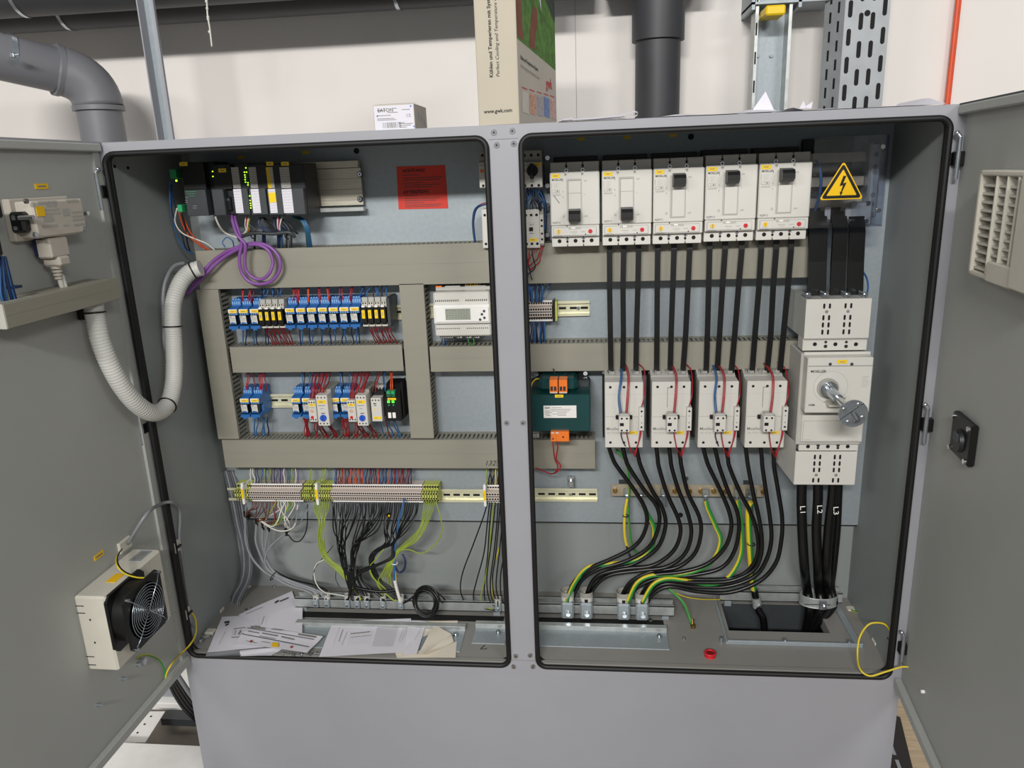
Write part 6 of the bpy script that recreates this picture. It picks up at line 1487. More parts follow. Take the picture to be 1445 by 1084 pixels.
# ================================================================ LEFT DOOR EQUIPMENT (local s, o, z)
def dthing(name,label,cat,s,o,z,left=True,group=None):
    return thing(name,label,cat,(ML if left else MR) @ Vector((s,o,z)),group)
def dobj(name,mb,par,left=True): return obj(name, mb.T(ML if left else MR), par)
# interface box
s0,zT = dl(44,283.5,.045); s1,_ = dl(116,283.5,.045); _,zB_ = dl(47.8,334.5,.045)
s0,s1 = sorted((s0,s1))
zT = dl(80,282,.045)[1]; zB_ = dl(80,333.5,.045)[1]
t = dthing('interface_box','grey-beige electronic interface box screwed to the upper left door','controller',(s0+s1)/2,0,zB_)
m = MB().box(s0,s1,.003,.045,zB_,zT,'card_box',b=.003).box(s0-.006,s1+.012,.0,.014,zB_-.004,zT+.005,'card_box',b=.002)
n_ = 22
for k in range(n_):
    ss = s0+.012+k*(s1-s0-.024)/n_
    if abs(k-9) < 3: continue
    m.box(ss,ss+.0022,.0452,.0456,zT-.006,zT-.0005,'dev_shade')
dobj('housing', m, t)
m = MB(); L_ = s1-s0
# face lies at o=.0455: print strips as thin boxes
for (f,g,zf,h_) in ((.25,.45,.88,.007),(.14,.48,.74,.003),(.10,.50,.64,.003),(.54,.68,.64,.012),(.72,.98,.62,.003),(.72,.95,.50,.003),(.72,.98,.40,.003),(.50,.62,.28,.003),(.1,.4,.30,.004),(.72,.96,.25,.003),(.15,.35,.5,.01)):
    m.box(s1-L_*g,s1-L_*f,.0452,.0455,zB_+(zT-zB_)*zf-h_/2,zB_+(zT-zB_)*zf+h_/2,'ink_faint')
dobj('printed_text', m, t)
dobj('marker_tag', MB().box(s1-L_*.2,s1-L_*.05,.0455,.0462,zT-.025,zT-.009,'sign_yellow'), t)
m = MB()
sp_,zp_ = dl(29,314,.03)
dobj('rotary_switch', MB().box(s1-.002,s1+.016,.010,.036,zp_-.017,zp_+.017,'black',b=.004).box(s1+.016,s1+.018,.018,.024,zp_-.012,zp_-.006,'zinc').box(s1+.016,s1+.018,.018,.024,zp_+.004,zp_+.012,'zinc'), t)
for (u,v) in ((37,284),(50,331),(119,323)):
    a,b = dl(u,v,.046); dobj('box_screw', MB().cyl((a,.044,b),(a,.048,b),.0042,m='chrome'), t)
a,b = dl(44,307,.05); dobj('knurled_screw', MB().cyl((a+.002,.03,b),(a+.002,.056,b),.004,m='chrome'), t)
a,b = dl(121,301,.04); dobj('knurled_screw', MB().cyl((a,.02,b),(a,.045,b),.004,m='chrome').box(a-.004,a+.004,.0,.03,b-.014,b+.014,'black'), t)
# connector with cable
t = dthing('serial_connector','beige serial plug with pale cable hanging under the interface box','connector',*((dl(80,350,.03)[0],.03,dl(80,380,.03)[1])))
a0,b0 = dl(66,338,.03); a1,b1 = dl(86,365,.03)
s_c = (a0+a1)/2
m = MB().box(s_c-.024,s_c+.024,.015,.042,b1+.004,zB_-.002,'card_box',b=.003).box(s_c-.018,s_c+.012,.012,.045,b1-.012,b1+.006,'card_box',b=.004)
dobj('plug_body', m, t)
m = MB()
cz = b1-.012
for k in range(4): m.cyl((s_c,.028,cz-k*.006),(s_c,.028,cz-k*.006-.004),.0095-.001*k,m='card_box')
dobj('strain_relief', m, t)
pw = [(s_c,.028,cz-.005),(s_c-.004,.028,cz-.035),(s_c-.012,.026,cz-.055)]
a,b = dl(93,402,.03); pw += [(a+.004,.028,b+.02),(a,.03,b-.02)]
dobj('plug_cable', MB().tube(pw,.0042,'wire_white',n=10), t)
a,b = dl(56,344,.02); solo('dark_plug', MB().box(a-.03,a+.004,.008,.03,b-.022,b+.018,'wire_navy',b=.003).T(ML),'dark blue plug in the shadow under the interface box','connector')
# yellow tags on door
for (u,v,lb) in ((59,263,'yellow tag stuck on the left door above the interface box'),(140,784,'yellow tag stuck on the left door above the fan unit')):
    a,b = dl(u,v,.001); r = MB().box(a-.016,a+.016,.0,.0012,b-.0045,b+.0045,'sign_yellow')
    if v > 500: r = MB().box(a-.014,a+.014,.0,.0012,b-.005,b+.005,'sign_yellow')
    r.box(a-.01,a+.01,.0012,.0014,b-.0015,b+.0015,'ink_soft')
    solo('marker_tag', r.T(ML), lb, 'tag')
# black contact blocks at frame edge + blue wires
for (v0,v1,lb) in ((280,308,'upper black switch contact block at the left picture edge of the door'),(332,361,'lower black switch contact block with blue wires on the left door')):
    a,zt_ = dl(1,v0,.05); _,zb_ = dl(1,v1,.05)
    t = dthing('contact_block',lb,'switch',a+.03,0,zb_); aa = dl(7,v1,.05)[0]
    dobj('block_housing', MB().box(aa,aa+.09,.0,.05,zb_,zt_,'black',b=.003), t)
    dobj('terminal_screw', MB().cyl((aa+.012,.05,(zb_+zt_)/2+.006),(aa+.012,.052,(zb_+zt_)/2+.006),.003,m='zinc'), t)
for k,(u0,u1) in enumerate(((1,3),(3,8),(4,14),(6,18),(7,20),(2,1))):
    a0,b0 = dl(u0,362,.03); a1,b1 = dl(u1,414,.035); am,bm = dl((u0+u1)/2-1,385,.034)
    w_ = [ML@Vector(q_) for q_ in ((a0,.03,b0),(am,.034,bm),(a1,.035,b1),(a1-.004,.035,b1-.03))]
    wire(w_,.0022,'wire_blue' if k%2 else 'wire_navy','switch_wire','blue wire running from the lower contact block down into the door duct','wire','blue wires on the left door',world=True)
a,b = dl(20,405,.035); c = ML@Vector((a,.035,b)); solo('cable_tie', MB().box(c.x-.01,c.x+.008,c.y-.008,c.y+.008,c.z-.002,c.z+.002,'wire_navy'),'small dark tie on the blue wires at the left door','cable tie')
# duct on the door
oF = .062
a1,zt1 = dl(168,393,oF); a1,zb1 = dl(172,425,oF); a0,_ = dl(5,440,oF)
zt_ = (dl(168,393,oF)[1]+dl(5,428,oF)[1])/2; zb_ = (dl(170,425,oF)[1]+dl(5,461,oF)[1])/2
sA,sB = sorted((a0,a1))
t = dthing('wire_duct','grey slotted wire duct mounted across the inside of the left door','wire duct',(sA+sB)/2,0,zb_)
m = MB().box(sA,sB,.0,.003,zb_,zt_,'duct_in'); n_ = int((sB-sA)/.0105)
for zz in (zb_+.0006,zt_-.0022):
    m.box(sA,sB,.003,.012,zz,zz+.0016,'duct')
    for i in range(n_): x = sA+.002+i*.0105; m.box(x,x+.0066,.012,oF-.001,zz,zz+.0016,'duct')
dobj('slotted_body', m, t)
m = MB().box(sA,sB,oF,oF+.0016,zb_,zt_,'duct',b=.0006).box(sA,sB,oF-.008,oF,zt_-.0004,zt_+.0006,'duct').box(sA,sB,oF-.008,oF,zb_-.0006,zb_+.0004,'duct').box(sA,sB,oF+.0016,oF+.0018,zb_+(zt_-zb_)*.52,zb_+(zt_-zb_)*.52+.0006,'duct_in')
m.box(sB-.0014,sB+.0002,.0,oF,zb_,zt_,'white_grey')
dobj('duct_cover', m, t)
# corrugated hose
hp = [(131,424),(134,445),(141,478),(154,512),(172,545),(194,571),(217,583),(236,572),(244,546),(246,515),(245,480),(243,450),(245,425),(254,400),(268,384),(284,378)]
Xs = [.035,.036,.04,.045,.05,.055,.058,.058,.055,.052,.05,.05,.05,.055,.066,.09]
hw = [PX(u,v,x) for (u,v),x in zip(hp,Xs)]
for i in (13,14,15): pass
sm = MB().tube(hw,.017,'hose',n=8,sub=26)
path = []
K = len(hw)
for i in range(K-1):
    g = lambda j: hw[max(0,min(K-1,j))]
    a,b,c_,d = g(i-1),g(i),g(i+1),g(i+2)
    nn = max(4,int((c_-b).length/.0019))
    for k in range(nn):
        t_ = k/nn; path.append(.5*((2*b)+(c_-a)*t_+(2*a-5*b+4*c_-d)*t_*t_+(3*b-a-3*c_+d)*t_**3))
t = thing('corrugated_hose','pale grey corrugated cable hose hanging from the left door into the cabinet','hose',hw[6])
obj('hose_tube', MB().tube(path,.0175,'hose',n=18,raw=True,rf=lambda i:.0178 if i%3 else .0165), t)
tr_ = thing
def ring_on(pt_i, r, mm, parent, name):
    p = path[pt_i]; d = (path[min(len(path)-1,pt_i+3)]-path[max(0,pt_i-3)]).normalized(); o_ = d.orthogonal().normalized(); b_ = d.cross(o_)
    return obj(name, MB().tube([p+o_*(r*math.cos(2*math.pi*i/20))+b_*(r*math.sin(2*math.pi*i/20)) for i in range(20)],.0016,mm,n=6,closed=True,raw=True), parent)
def near(u,v):
    best = 0; bd = 1e9; 
    for i,p in enumerate(path):
        d = p-Vector(CP); w_ = d.dot(Vector(CF)); U = 722.5+F*d.dot(Vector(CR))/w_; V = 542-F*d.dot(Vector(CU))/w_
        if (U-u)**2+(V-v)**2 < bd: bd = (U-u)**2+(V-v)**2; best = i
    return best
for (u,v) in ((134,441),(236,572),(244,461),(272,383)): ring_on(near(u,v),.0190,'black',t,'hose_tie')
a,b = dl(120,440,.01); solo('hose_mount', MB().box(a-.012,a+.012,.0,.02,b-.014,b+.014,'black',b=.002).T(ML),'black hose mount on the door beside the hose end','mount')
gp = [(260,371,.062),(245,376,.05),(234,395,.045),(230,420,.04),(231,460,.035),(233,490,.035),(243,520,.03),(242,545,.03),(232,565,.03),(222,572,.035)]
wire([PX(u,v,x-.004) for u,v,x in gp],.0038,'cable_grey','side_cable','grey-brown cable running alongside the corrugated hose','cable',world=True,n=8)
# fan unit
t0_,z_a = dl(103.6,836,.002); t1_,z_b = dl(125.7,947,.002); t2_,z_c = dl(189,779,.002)
sN = (t0_+t1_)/2; sF = t2_; zTp = (z_a+z_c)/2; zBt = z_b
oB = .062
t = dthing('fan_unit','cream filter fan unit with black axial fan on the lower left door','fan',(sN+sF)/2,0,zBt)
s_lo,s_hi = sorted((sN,sF))
m = MB().box(s_lo,s_hi,.0,oB,zBt,zTp,'cream',b=.004)
for zz in (zTp-.02,zTp-.035,zBt+.03,zBt+.012): m.box(s_hi-.0,s_hi+.0006,.002,.018,zz,zz+.0016,'ink')
for (u,v) in ((116,858),(127,923)): pass
m.box(s_hi,s_hi+.0005,.024,.027,zTp-.05,zTp-.046,'ink').box(s_hi,s_hi+.0005,.024,.027,zBt+.06,zBt+.064,'ink')
dobj('filter_housing', m, t)
dobj('marker_tag', MB().box(s_lo+(s_hi-s_lo)*.55,s_lo+(s_hi-s_lo)*.72,.03,.05,zTp,zTp+.0008,'sign_yellow'), t)
dobj('type_plate', MB().box(s_lo+(s_hi-s_lo)*.05,s_lo+(s_hi-s_lo)*.28,.025,.05,zTp,zTp+.0008,'galv').box(s_lo+(s_hi-s_lo)*.08,s_lo+(s_hi-s_lo)*.25,.03,.045,zTp+.0008,zTp+.001,'ink_soft'), t)
fw = .12; sc_ = s_lo+(s_hi-s_lo)*.44; zc = (zBt+zTp)/2
# fan body centre measured from grille hub
sc_,zc = dl(207,861,.10)
oE = .10
m = MB()
hs = .0595
def rsq(s_,z_,h_,r_): return rrect(s_-h_,s_+h_,z_-h_,z_+h_,r_,4)
def sq_ring(mb,h_,r_,rin,o0,o1,mm):
    N_ = 32
    out = []
    for i in range(N_):
        a = 2*math.pi*(i+.5)/N_; k = 1/max(abs(math.cos(a)),abs(math.sin(a))); k = min(k,1.32); out.append((sc_+h_*k*math.cos(a),zc+h_*k*math.sin(a)))
    inn = [(sc_+rin*math.cos(2*math.pi*(i+.5)/N_),zc+rin*math.sin(2*math.pi*(i+.5)/N_)) for i in range(N_)]
    for i in range(N_):
        j = (i+1)%N_
        mb.q([(inn[i][0],o1,inn[i][1]),(inn[j][0],o1,inn[j][1]),(out[j][0],o1,out[j][1]),(out[i][0],o1,out[i][1])],mm)
        mb.q([(out[i][0],o0,out[i][1]),(out[j][0],o0,out[j][1]),(out[j][0],o1,out[j][1]),(out[i][0],o1,out[i][1])],mm)
        mb.q([(inn[i][0],o0,inn[i][1]),(inn[j][0],o0,inn[j][1]),(inn[j][0],o1,inn[j][1]),(inn[i][0],o1,inn[i][1])],mm)
sq_ring(m,hs,.006,.054,oE-.005,oE,'black'); sq_ring(m,hs,.006,.054,oB-.002,oB+.004,'black')
m.cyl((sc_,oB,zc),(sc_,oE-.001,zc),.0575,n=32,m='black',caps=False)
m.box(sc_-.055,sc_+.055,oB-.001,oB+.002,zc-.055,zc+.055,'black')
dobj('fan_frame', m, t)
m = MB().cyl((sc_,oB+.004,zc),(sc_,oE-.008,zc),.021,n=24,m='plc')
dobj('fan_hub', m, t)
for k in range(7):
    a = 2*math.pi*k/7; m = MB(); vs = []
    for r_,w_ in ((.02,.25),(.051,.42)):
        for s2,oo in ((-w_,oB+.010),(w_,oE-.012)): vs.append((sc_+r_*math.cos(a+s2),oo,zc+r_*math.sin(a+s2)))
    m.q([vs[0],vs[1],vs[3],vs[2]],'black'); dobj('fan_blade', m, t)
m = MB()
for r_ in [.0065+.0056*k for k in range(9)]:
    m.tube([(sc_+r_*math.cos(2*math.pi*i/36),oE+.004,zc+r_*math.sin(2*math.pi*i/36)) for i in range(36)],.0007,'zinc',n=5,closed=True,raw=True)
for a in (45,135,225,315):
    e = .072; p1 = (sc_+e*math.cos(rad(a)),oE+.002,zc+e*math.sin(rad(a)))
    m.tube([(sc_,oE+.005,zc),(sc_+.055*math.cos(rad(a)),oE+.005,zc+.055*math.sin(rad(a))),p1],.0010,'zinc',n=5,raw=True)
dobj('finger_guard', m, t)
for a in (45,135,225,315):
    e = .0735; x_,z_ = sc_+e*math.cos(rad(a)),zc+e*math.sin(rad(a)); dobj('guard_screw', MB().cyl((x_,oE,z_),(x_,oE+.006,z_),.0036,m='chrome',n=10), t)
# fan cable, mounts, earth wires
def on(u,v,o): a,b = dl(u,v,o); return ML@Vector((a,o,b))
a,b = dl(176,769,.004); solo('tie_mount', MB().box(a-.02,a+.02,.0,.007,b-.012,b+.012,'cream',b=.002).T(ML),'cream cable tie mount on the left door above the fan','tie mount')
wire([on(172,775,.012),on(166,785,.03),on(167,797,.05),on(176,807,.06),on(192,813,.075),on(203,814,.085)],.0016,'black','fan_wire','black fan lead bending down to the fan terminals','wire','fan leads',world=True)
wire([on(171,776,.014),on(164,788,.034),on(166,800,.055),on(177,810,.066),on(193,815,.08),on(205,815.5,.09)],.0016,'gy_yellow','fan_wire','yellow fan lead bending down to the fan terminals','wire',world=True)
wire([on(181,767,.012),on(192,748,.04),on(210,722,.06),PX(228,711,.03),PX(243,709,.035),PX(253,717,.025),PX(254,735,.018),PX(253,760,.015),PX(259,800,.014),PX(265,840,.014),PX(269,862,.014)],.0036,'cable_grey','fan_cable','grey fan cable arching from the left door to the inner side wall','cable',world=True,n=8)
for (u,v,lb) in ((248,772,'cream tie mount on the left inner side wall, upper one'),(264,866,'cream tie mount on the left inner side wall, lower one')):
    c = PX(u,v,.012); solo('tie_mount', MB().box(.0085,.015,c.y-.014,c.y+.014,c.z-.014,c.z+.014,'cream',b=.002).box(.015,.020,c.y-.004,c.y+.012,c.z-.002,c.z+.002,'black'), lb,'tie mount')
wire([PX(270,864,.016),P(276,875,.03),P(276,895,.015),P(268,910,-.012),P(256,922,-.02),on(244,935,.03),on(236,948,.025),on(233,958,.02),on(232,945,.02),on(225,932,.02),on(212,925,.02),on(200,925,.018),on(193,930,.008)],.0020,'gy_yellow','door_earth_wire','yellow-green earth wire sagging between the side wall and the left door stud',world=True,m2='gy_green',frac=.3)
wire([PX(268,868,.014),PX(270,880,.013),PZ(278,893,ZFL+.006),PZ(288,899,ZFL+.006),PZ(296,897,ZFL+.006)],.0032,'cable_grey','side_cable','grey cable bending from the side wall along the floor edge','cable',world=True)
a,b = dl(200,933,.004); t = dthing('earth_bolt','bright earthing bolt at the bottom of the left door','bolt',a,0,b)
dobj('bolt_head', MB().cyl((a,0,b),(a,.012,b),.0075,m='chrome').cyl((a+.012,0,b),(a+.012,.008,b),.005,m='zinc'), t)
# ================================================================ RIGHT DOOR
oG = .03
s0_,zt0 = dr(1381,240,oG); s1_,_ = dr(1367,385,oG); sL = (s0_+s1_)/2
zt_ = dr(1381,240,oG)[1]; zb_ = dr(1367,387,oG)[1]
wid = .26
t = thing('filter_grille','cream slatted air filter grille on the right door','filter',MR@Vector((sL+wid/2,0,zb_)))
m = MB().box(sL,sL+.010,.0,oG,zb_,zt_,'cream',b=.002).box(sL,sL+wid,.0,oG,zt_-.008,zt_,'cream',b=.002).box(sL,sL+wid,.0,oG,zb_,zb_+.008,'cream',b=.002).box(sL+.08,sL+wid,.0,oG+.004,zb_-.0,zb_+.03,'cream',b=.002)
dobj('grille_frame', m, t, False)
dobj('filter_mat', MB().box(sL+.01,sL+wid,.002,.006,zb_+.008,zt_-.008,'dark_hole'), t, False)
for k in range(3): x_ = dr(1400+k*15.5,300,oG)[0]-.002; dobj('grille_bar', MB().box(x_,x_+.0045,.006,oG,zb_+.008,zt_-.008,'cream',b=.001), t, False)
dobj('louvres', (lambda mm:[mm.q([(sL+.01,oG-.004,z_),(sL+wid,oG-.004,z_),(sL+wid,oG-.018,z_+.002),(sL+.01,oG-.018,z_+.002)],'cream').q([(sL+.01,oG-.004,z_),(sL+wid,oG-.004,z_),(sL+wid,oG-.004,z_-.0034),(sL+.01,oG-.004,z_-.0034)],'cream') for z_ in [zb_+.014+k*.0125 for k in range(int((zt_-zb_-.02)/.0125))]] and mm)(MB()), t, False)
x_ = dr(1441,300,oG)[0]; dobj('end_panel', MB().box(x_,max(x_+.03,sL+wid),.0,oG+.006,zb_,zt_,'cream',b=.004), t, False)
# lock housing
s0_,za_ = dr(1345,580,.012); s1_,zb1_ = dr(1372,600,.012); _,zc_ = dr(1343,642,.012); _,zd_ = dr(1370,663,.012)
sl_,sr_ = s0_,s1_; z1_ = (za_+zb1_)/2; z0_ = (zc_+zd_)/2
t = thing('lock_housing','black square lock housing with four screws on the right door','lock',MR@Vector(((sl_+sr_)/2,0,z0_)))
dobj('housing', MB().box(sl_,sr_,.0,.012,z0_,z1_,'black',b=.003), t, False)
dobj('lock_cam', MB().cyl(((sl_+sr_)/2,.012,(z0_+z1_)/2-.004),((sl_+sr_)/2,.018,(z0_+z1_)/2-.004),.021,.019,m='plc',n=20).box((sl_+sr_)/2-.004,(sl_+sr_)/2+.016,.018,.022,(z0_+z1_)/2-.004,(z0_+z1_)/2+.012,'plc_light',b=.002), t, False)
for a in (sl_+.008,sr_-.008):
    for b in (z0_+.008,z1_-.008): dobj('housing_screw', MB().cyl((a,.012,b),(a,.016,b),.0045,m='chrome',n=10), t, False)
# ================================================================ ON TOP OF THE CABINET
ZT = H+.001
c = P(733,177,.004); th = rad(12)
M_ = Matrix.Translation((c.x,.006,ZT))@Matrix.Rotation(-th,4,'Z')
W_ = .079; DD = .27; HH = .33
bd = thing('catalogue_box','tall cream catalogue box with a green picture cover standing on the cabinet roof','box',(c.x,.006,ZT))
obj('box_body', MB().box(-W_,0,0,DD,0,HH,'card',b=.0012).T(M_), bd)
sp_ = obj('spine_edge', MB().box(-.0035,-.0025,-.0004,0,0,HH,'card_box').box(-W_+.003,-W_+.0035,-.0004,0,.0,HH,'card_box').T(M_), bd)
def Rv(): return M_.to_3x3().to_4x4()
txt('Kühlen und Temperieren mit System', .0095, M_@Vector((-W_*.60,-.0006,.083)), bd, 'ink', M=Rv()@Matrix.Rotation(rad(-90),4,'Y'), name='spine_lettering', bold=.02)
txt('Perfect Cooling and Temperature Control', .0090, M_@Vector((-W_*.44,-.0006,.083)), bd, 'ink', M=Rv()@Matrix.Rotation(rad(-90),4,'Y'), name='spine_lettering', shear=.25)
txt('www.gwk.com', .0092, M_@Vector((-W_*.86,-.0006,.022)), bd, 'ink', M=Rv(), name='web_lettering', bold=.02)
# picture cover lies on the +X side of the box; local cover coords: y=depth, z
cv = obj('cover_picture', MB().add([(.0004,0,.145),(.0004,DD,.118),(.0004,DD,HH),(.0004,0,HH)],[(0,1,2,3)],'grass').T(M_), bd)
obj('cover_lower', MB().add([(.0003,0,0),(.0003,DD,0),(.0003,DD,.118),(.0003,0,.145)],[(0,1,2,3)],'card_box').T(M_), bd)
def cvq(pts,mm,x=.0007,name='picture_detail',par=None):
    return obj(name, MB().add([(x,y*DD,z) for y,z in pts],[tuple(range(len(pts)))],mm).T(M_), par or cv)
cvq([(.0,.15),(.14,.146),(.12,.2),(.08,.27),(.05,HH),(0,HH)],'skin_brown')
cvq([(.28,.140),(.42,.14),(.45,.17),(.52,.19),(.5,.215),(.42,.218),(.36,.2),(.3,.165)],'skin_brown')
cvq([(.3,HH),(1,HH),(1,.21),(.8,.235),(.6,.255),(.35,.285)],'foliage_dark',.0006)
cvq([(.12,.262),(.2,.255),(.3,.28),(.28,HH),(.1,HH)],'skin_brown',.0009)
cvq([(.52,.245),(.56,.257),(.6,.24),(.62,.215),(.59,.225),(.56,.24)],'paper',.0009)
Mc = M_.to_3x3().to_4x4()@Matrix.Rotation(rad(90),4,'Z')
txt('gwk', .028, M_@Vector((.0009,DD*.70,.078)), bd, 'red', M=Mc, name='logo_lettering', bold=.02, sx=1.0)
txt('Kühlen und Temperieren mit System', .0095, M_@Vector((.0009,DD*.06,.113)), bd, 'ink', M=Mc@Matrix.Rotation(rad(5),4,'Y'), name='cover_lettering', bold=.02, sx=.82)
txt('Perfect Cooling and Temperature Control', .0085, M_@Vector((.0009,DD*.06,.099)), bd, 'ink_soft', M=Mc@Matrix.Rotation(rad(5),4,'Y'), name='cover_lettering', sx=.85)
for k,mm in enumerate(('tile_pic_a','tile_pic_b','tile_pic_c','tile_pic_d','tile_pic_e')):
    y0_ = .07+k*.185; cvq([(y0_,.022),(y0_+.155,.020),(y0_+.155,.058),(y0_,.060)],mm,.0008,'thumbnail_picture',bd)
    cvq([(y0_,.064),(y0_+.13,.063),(y0_+.13,.065),(y0_,.066)],'red',.0008,'caption_line',bd)
# small carton
a = P(528,185,.02); b = P(585,183,.02); zt_ = P(556,147,.02).z
t = thing('small_carton','small white carton with printed label and blue arrows standing on the cabinet roof','box',((a.x+b.x)/2,.02,ZT))
x0,x1 = P(527.5,165,.02).x,P(585,165,.02).x
obj('carton_body', MB().box(x0,x1,.02,.13,ZT,zt_,'card_box',b=.0008).q([(x0+.001,.021,zt_+.0003),(x1-.001,.021,zt_+.0003),(x1-.002,.08,zt_+.006),(x0+.002,.08,zt_+.006)],'card_box'), t)
lb = obj('carton_label', MB().fq(x0+.001,x1-.001,ZT+.001,zt_-.002,.0196,'paper'), t)
txt('EATON', .009, (x0+.008,.0194,zt_-.013), lb, 'ink_soft', name='maker_lettering', bold=.03)
m = MB()
for k in range(17): xx = x0+.016+k*.0021; m.fq(xx,xx+random.choice((.0006,.0011,.0014)),ZT+.004,ZT+.014,.0194,'ink_soft')
for (f,g,zz) in ((.08,.55,.018),(.08,.5,.0205),(.08,.42,.026),(.6,.75,.012),(.62,.95,.010),(.62,.9,.007),(.62,.8,.004),(.1,.3,.035),(.35,.6,.031),(.7,.9,.035),(.45,.58,.038)): m.fq(x0+(x1-x0)*f,x0+(x1-x0)*g,ZT+zz,ZT+zz+.0011,.0194,'ink_soft')
m.dot(x0+.007,ZT+.026,.0194,.0022,'blue_knob',3).dot(x1-.006,ZT+.041,.0194,.0024,'blue_knob',3).dot(x1-.002,ZT+.005,.0194,.0022,'blue_knob',3)
obj('printed_text', m, lb)
txt('CE', .008, (x1-.016,.0194,ZT+.022), lb, 'ink_soft', name='mark_lettering')
m = MB()
for y_,z_ in ((.05,.03),(.075,.026),(.1,.022)): m.add([(x1+.0003,y_,ZT+z_),(x1+.0003,y_+.01,ZT+z_-.014),(x1+.0003,y_+.013,ZT+z_-.013),(x1+.0003,y_+.003,ZT+z_+.002)],[(0,1,2,3)],'tile_pic_d')
m.dot
obj('side_print', m, t)
# papers on top
def wavy(label,x0,x1,y0,y1,zf,mm='paper',name='paper_sheet',nx=24,ny=6,sub=None,cat='paper'):
    mb = MB(); vs = []
    for i in range(nx+1):
        for j in range(ny+1):
            s,t_ = i/nx,j/ny; vs.append((x0+(x1-x0)*s,y0+(y1-y0)*t_,ZT+.0008+max(0,zf(s,t_))*min(1,t_*2.6+.04)))
    mb.add(vs,[(i*(ny+1)+j,(i+1)*(ny+1)+j,(i+1)*(ny+1)+j+1,i*(ny+1)+j+1) for i in range(nx) for j in range(ny)],mm,True)
    return solo(name,mb,label,cat)
xA,xB = P(787,168,.03).x,P(899,163,.03).x
br = thing('folded_brochure','folded white brochure lying on the roof right of the catalogue box','paper',((xA+xB)/2,.05,ZT))
pts = [(0,.002),(.2,.004),(.5,.004),(.8,.006),(.95,.010),(1,.011),(1.0,.007),(.92,.003),(.85,.0025)]
def strip(pts,y0,y1,mm):
    mb = MB(); n_ = len(pts); vs = []
    for (s,z_) in pts: vs += [(xA+(xB-xA)*s,y0,ZT+max(.0008,z_-.0035)),(xA+(xB-xA)*s,y0+.012,ZT+z_)]
    return mb.add(vs,[(2*i,2*i+2,2*i+3,2*i+1) for i in range(n_-1)],mm,True)
obj('outer_page', strip([(0,.0015),(.08,.006),(.18,.0075),(.2,.005),(.5,.006),(.75,.008),(.88,.012),(.96,.0145),(1,.012),(.99,.008),(.93,.004),(.85,.003),(.6,.002),(.2,.0012)],.0,.19,'paper'), br)
obj('inner_page', strip([(.02,.0008),(.3,.001),(.7,.0008),(.97,.0015)],-.004,.18,'paper_warm'), br)
obj('middle_page', strip([(.05,.003),(.4,.0035),(.7,.0045),(.84,.0055)],.002,.17,'paper'), br)
x0,x1 = P(935,158,.02).x,P(1105,154,.02).x
wavy('thin curled white sheet on the roof in front of the cable riser',x0,x1,-.002,.2,lambda s,t_:.004+.006*math.sin(s*5+1)**2*s+.003*math.sin(9*s),'paper')
k0 = P(1062,150,.05).x; k1 = P(1092,150,.05).x
m = MB().add([(k0,.05,ZT+.008),((k0+k1)/2+.004,.055,ZT+.040),(k1,.05,ZT+.008),(k1+.006,.04,ZT+.003),(k0-.012,.04,ZT+.003)],[(4,0,2,3),(0,1,2)],'paper')
solo('paper_corner', m, 'crumpled pointed corner of torn paper sticking up before the cable riser','paper')
x0,x1 = P(1130,155,.02).x,P(1328,150,.02).x
wavy('long curled white sheet on the roof in front of the perforated tray',x0,x1,.0,.22,lambda s,t_:.003+.003*math.sin(s*7)**2+(.013*((s-.93)/.07) if s>.93 else 0)+(.008*((.1-s)/.1) if s<.1 else 0),'paper')
m = MB()
for (u0,v0,u1,v1,u2,v2) in ((1128,153,1134,142,1138,153),(1134,152,1147,143,1145,153)):
    m.add([P(u0,v0,.01),P(u1,v1,.01),P(u2,v2,.012)],[(0,1,2)],'paper')
solo('torn_paper', m, 'small torn paper scraps standing at the left end of the long curled sheet','paper')
# ================================================================ OUTSIDE, BEHIND THE LEFT LEG OF THE PLINTH
def beam(label,v0,v1,Y,mm='white_frame',xa=-1.2,xb=-.02,d=.08,name='frame_beam',u=240):
    z1_,z0_ = P(u,v0,Y).z,P(u,v1,Y).z
    return solo(name, MB().box(xa,xb,Y,Y+d,z0_,z1_,mm,b=.002),label,'beam')
beam('upper white metal beam visible between the left door and the plinth',936,974,.45,xb=.3)
beam('pale grey ledge just below the upper white beam at lower left',975,993,.44,'paint',xb=.3,d=.09)
beam('thin white edge strip of the frame at lower left',993,1003,.41,xb=.3,d=.12)
q_ = [PZ(205,1007,-.46),PZ(232,1007,-.46),PZ(206,1043,-.46),PZ(174,1043,-.46)]
x0_,x1_ = -.30,-.215
t = thing('perforated_strip','white perforated metal strip on the floor at lower left','strip',(P(203,1025,.25).x,.25,-.47))
m = MB().add([PZ(205,1004,-.43),PZ(233,1004,-.43),PZ(205,1048,-.43),PZ(172,1048,-.43)],[(0,3,2,1)],'white_frame')
obj('strip_plate', m, t)
for (u,v) in ((213,1011),(204,1022),(194,1034)): c = PZ(u,v,-.429); obj('punched_hole', MB().cyl((c.x,c.y,-.43),(c.x,c.y,-.4285),.003,m='ink',n=8), t)
a = PZ(160,1046,-.36); b = PZ(289,1049,-.36)
solo('white_cover_plate', MB().box(-.62,-.03,-.55,a.y,-.40,-.36,'white_frame',b=.004), 'wide white cover plate on the floor in the lower left corner','plate')
solo('dark_recess', MB().box(P(235,1010,.39).x,-.03,.36,.40,-.5,P(260,1006,.39).z,'plc_light'), 'dark recessed panel under the white beams','panel')
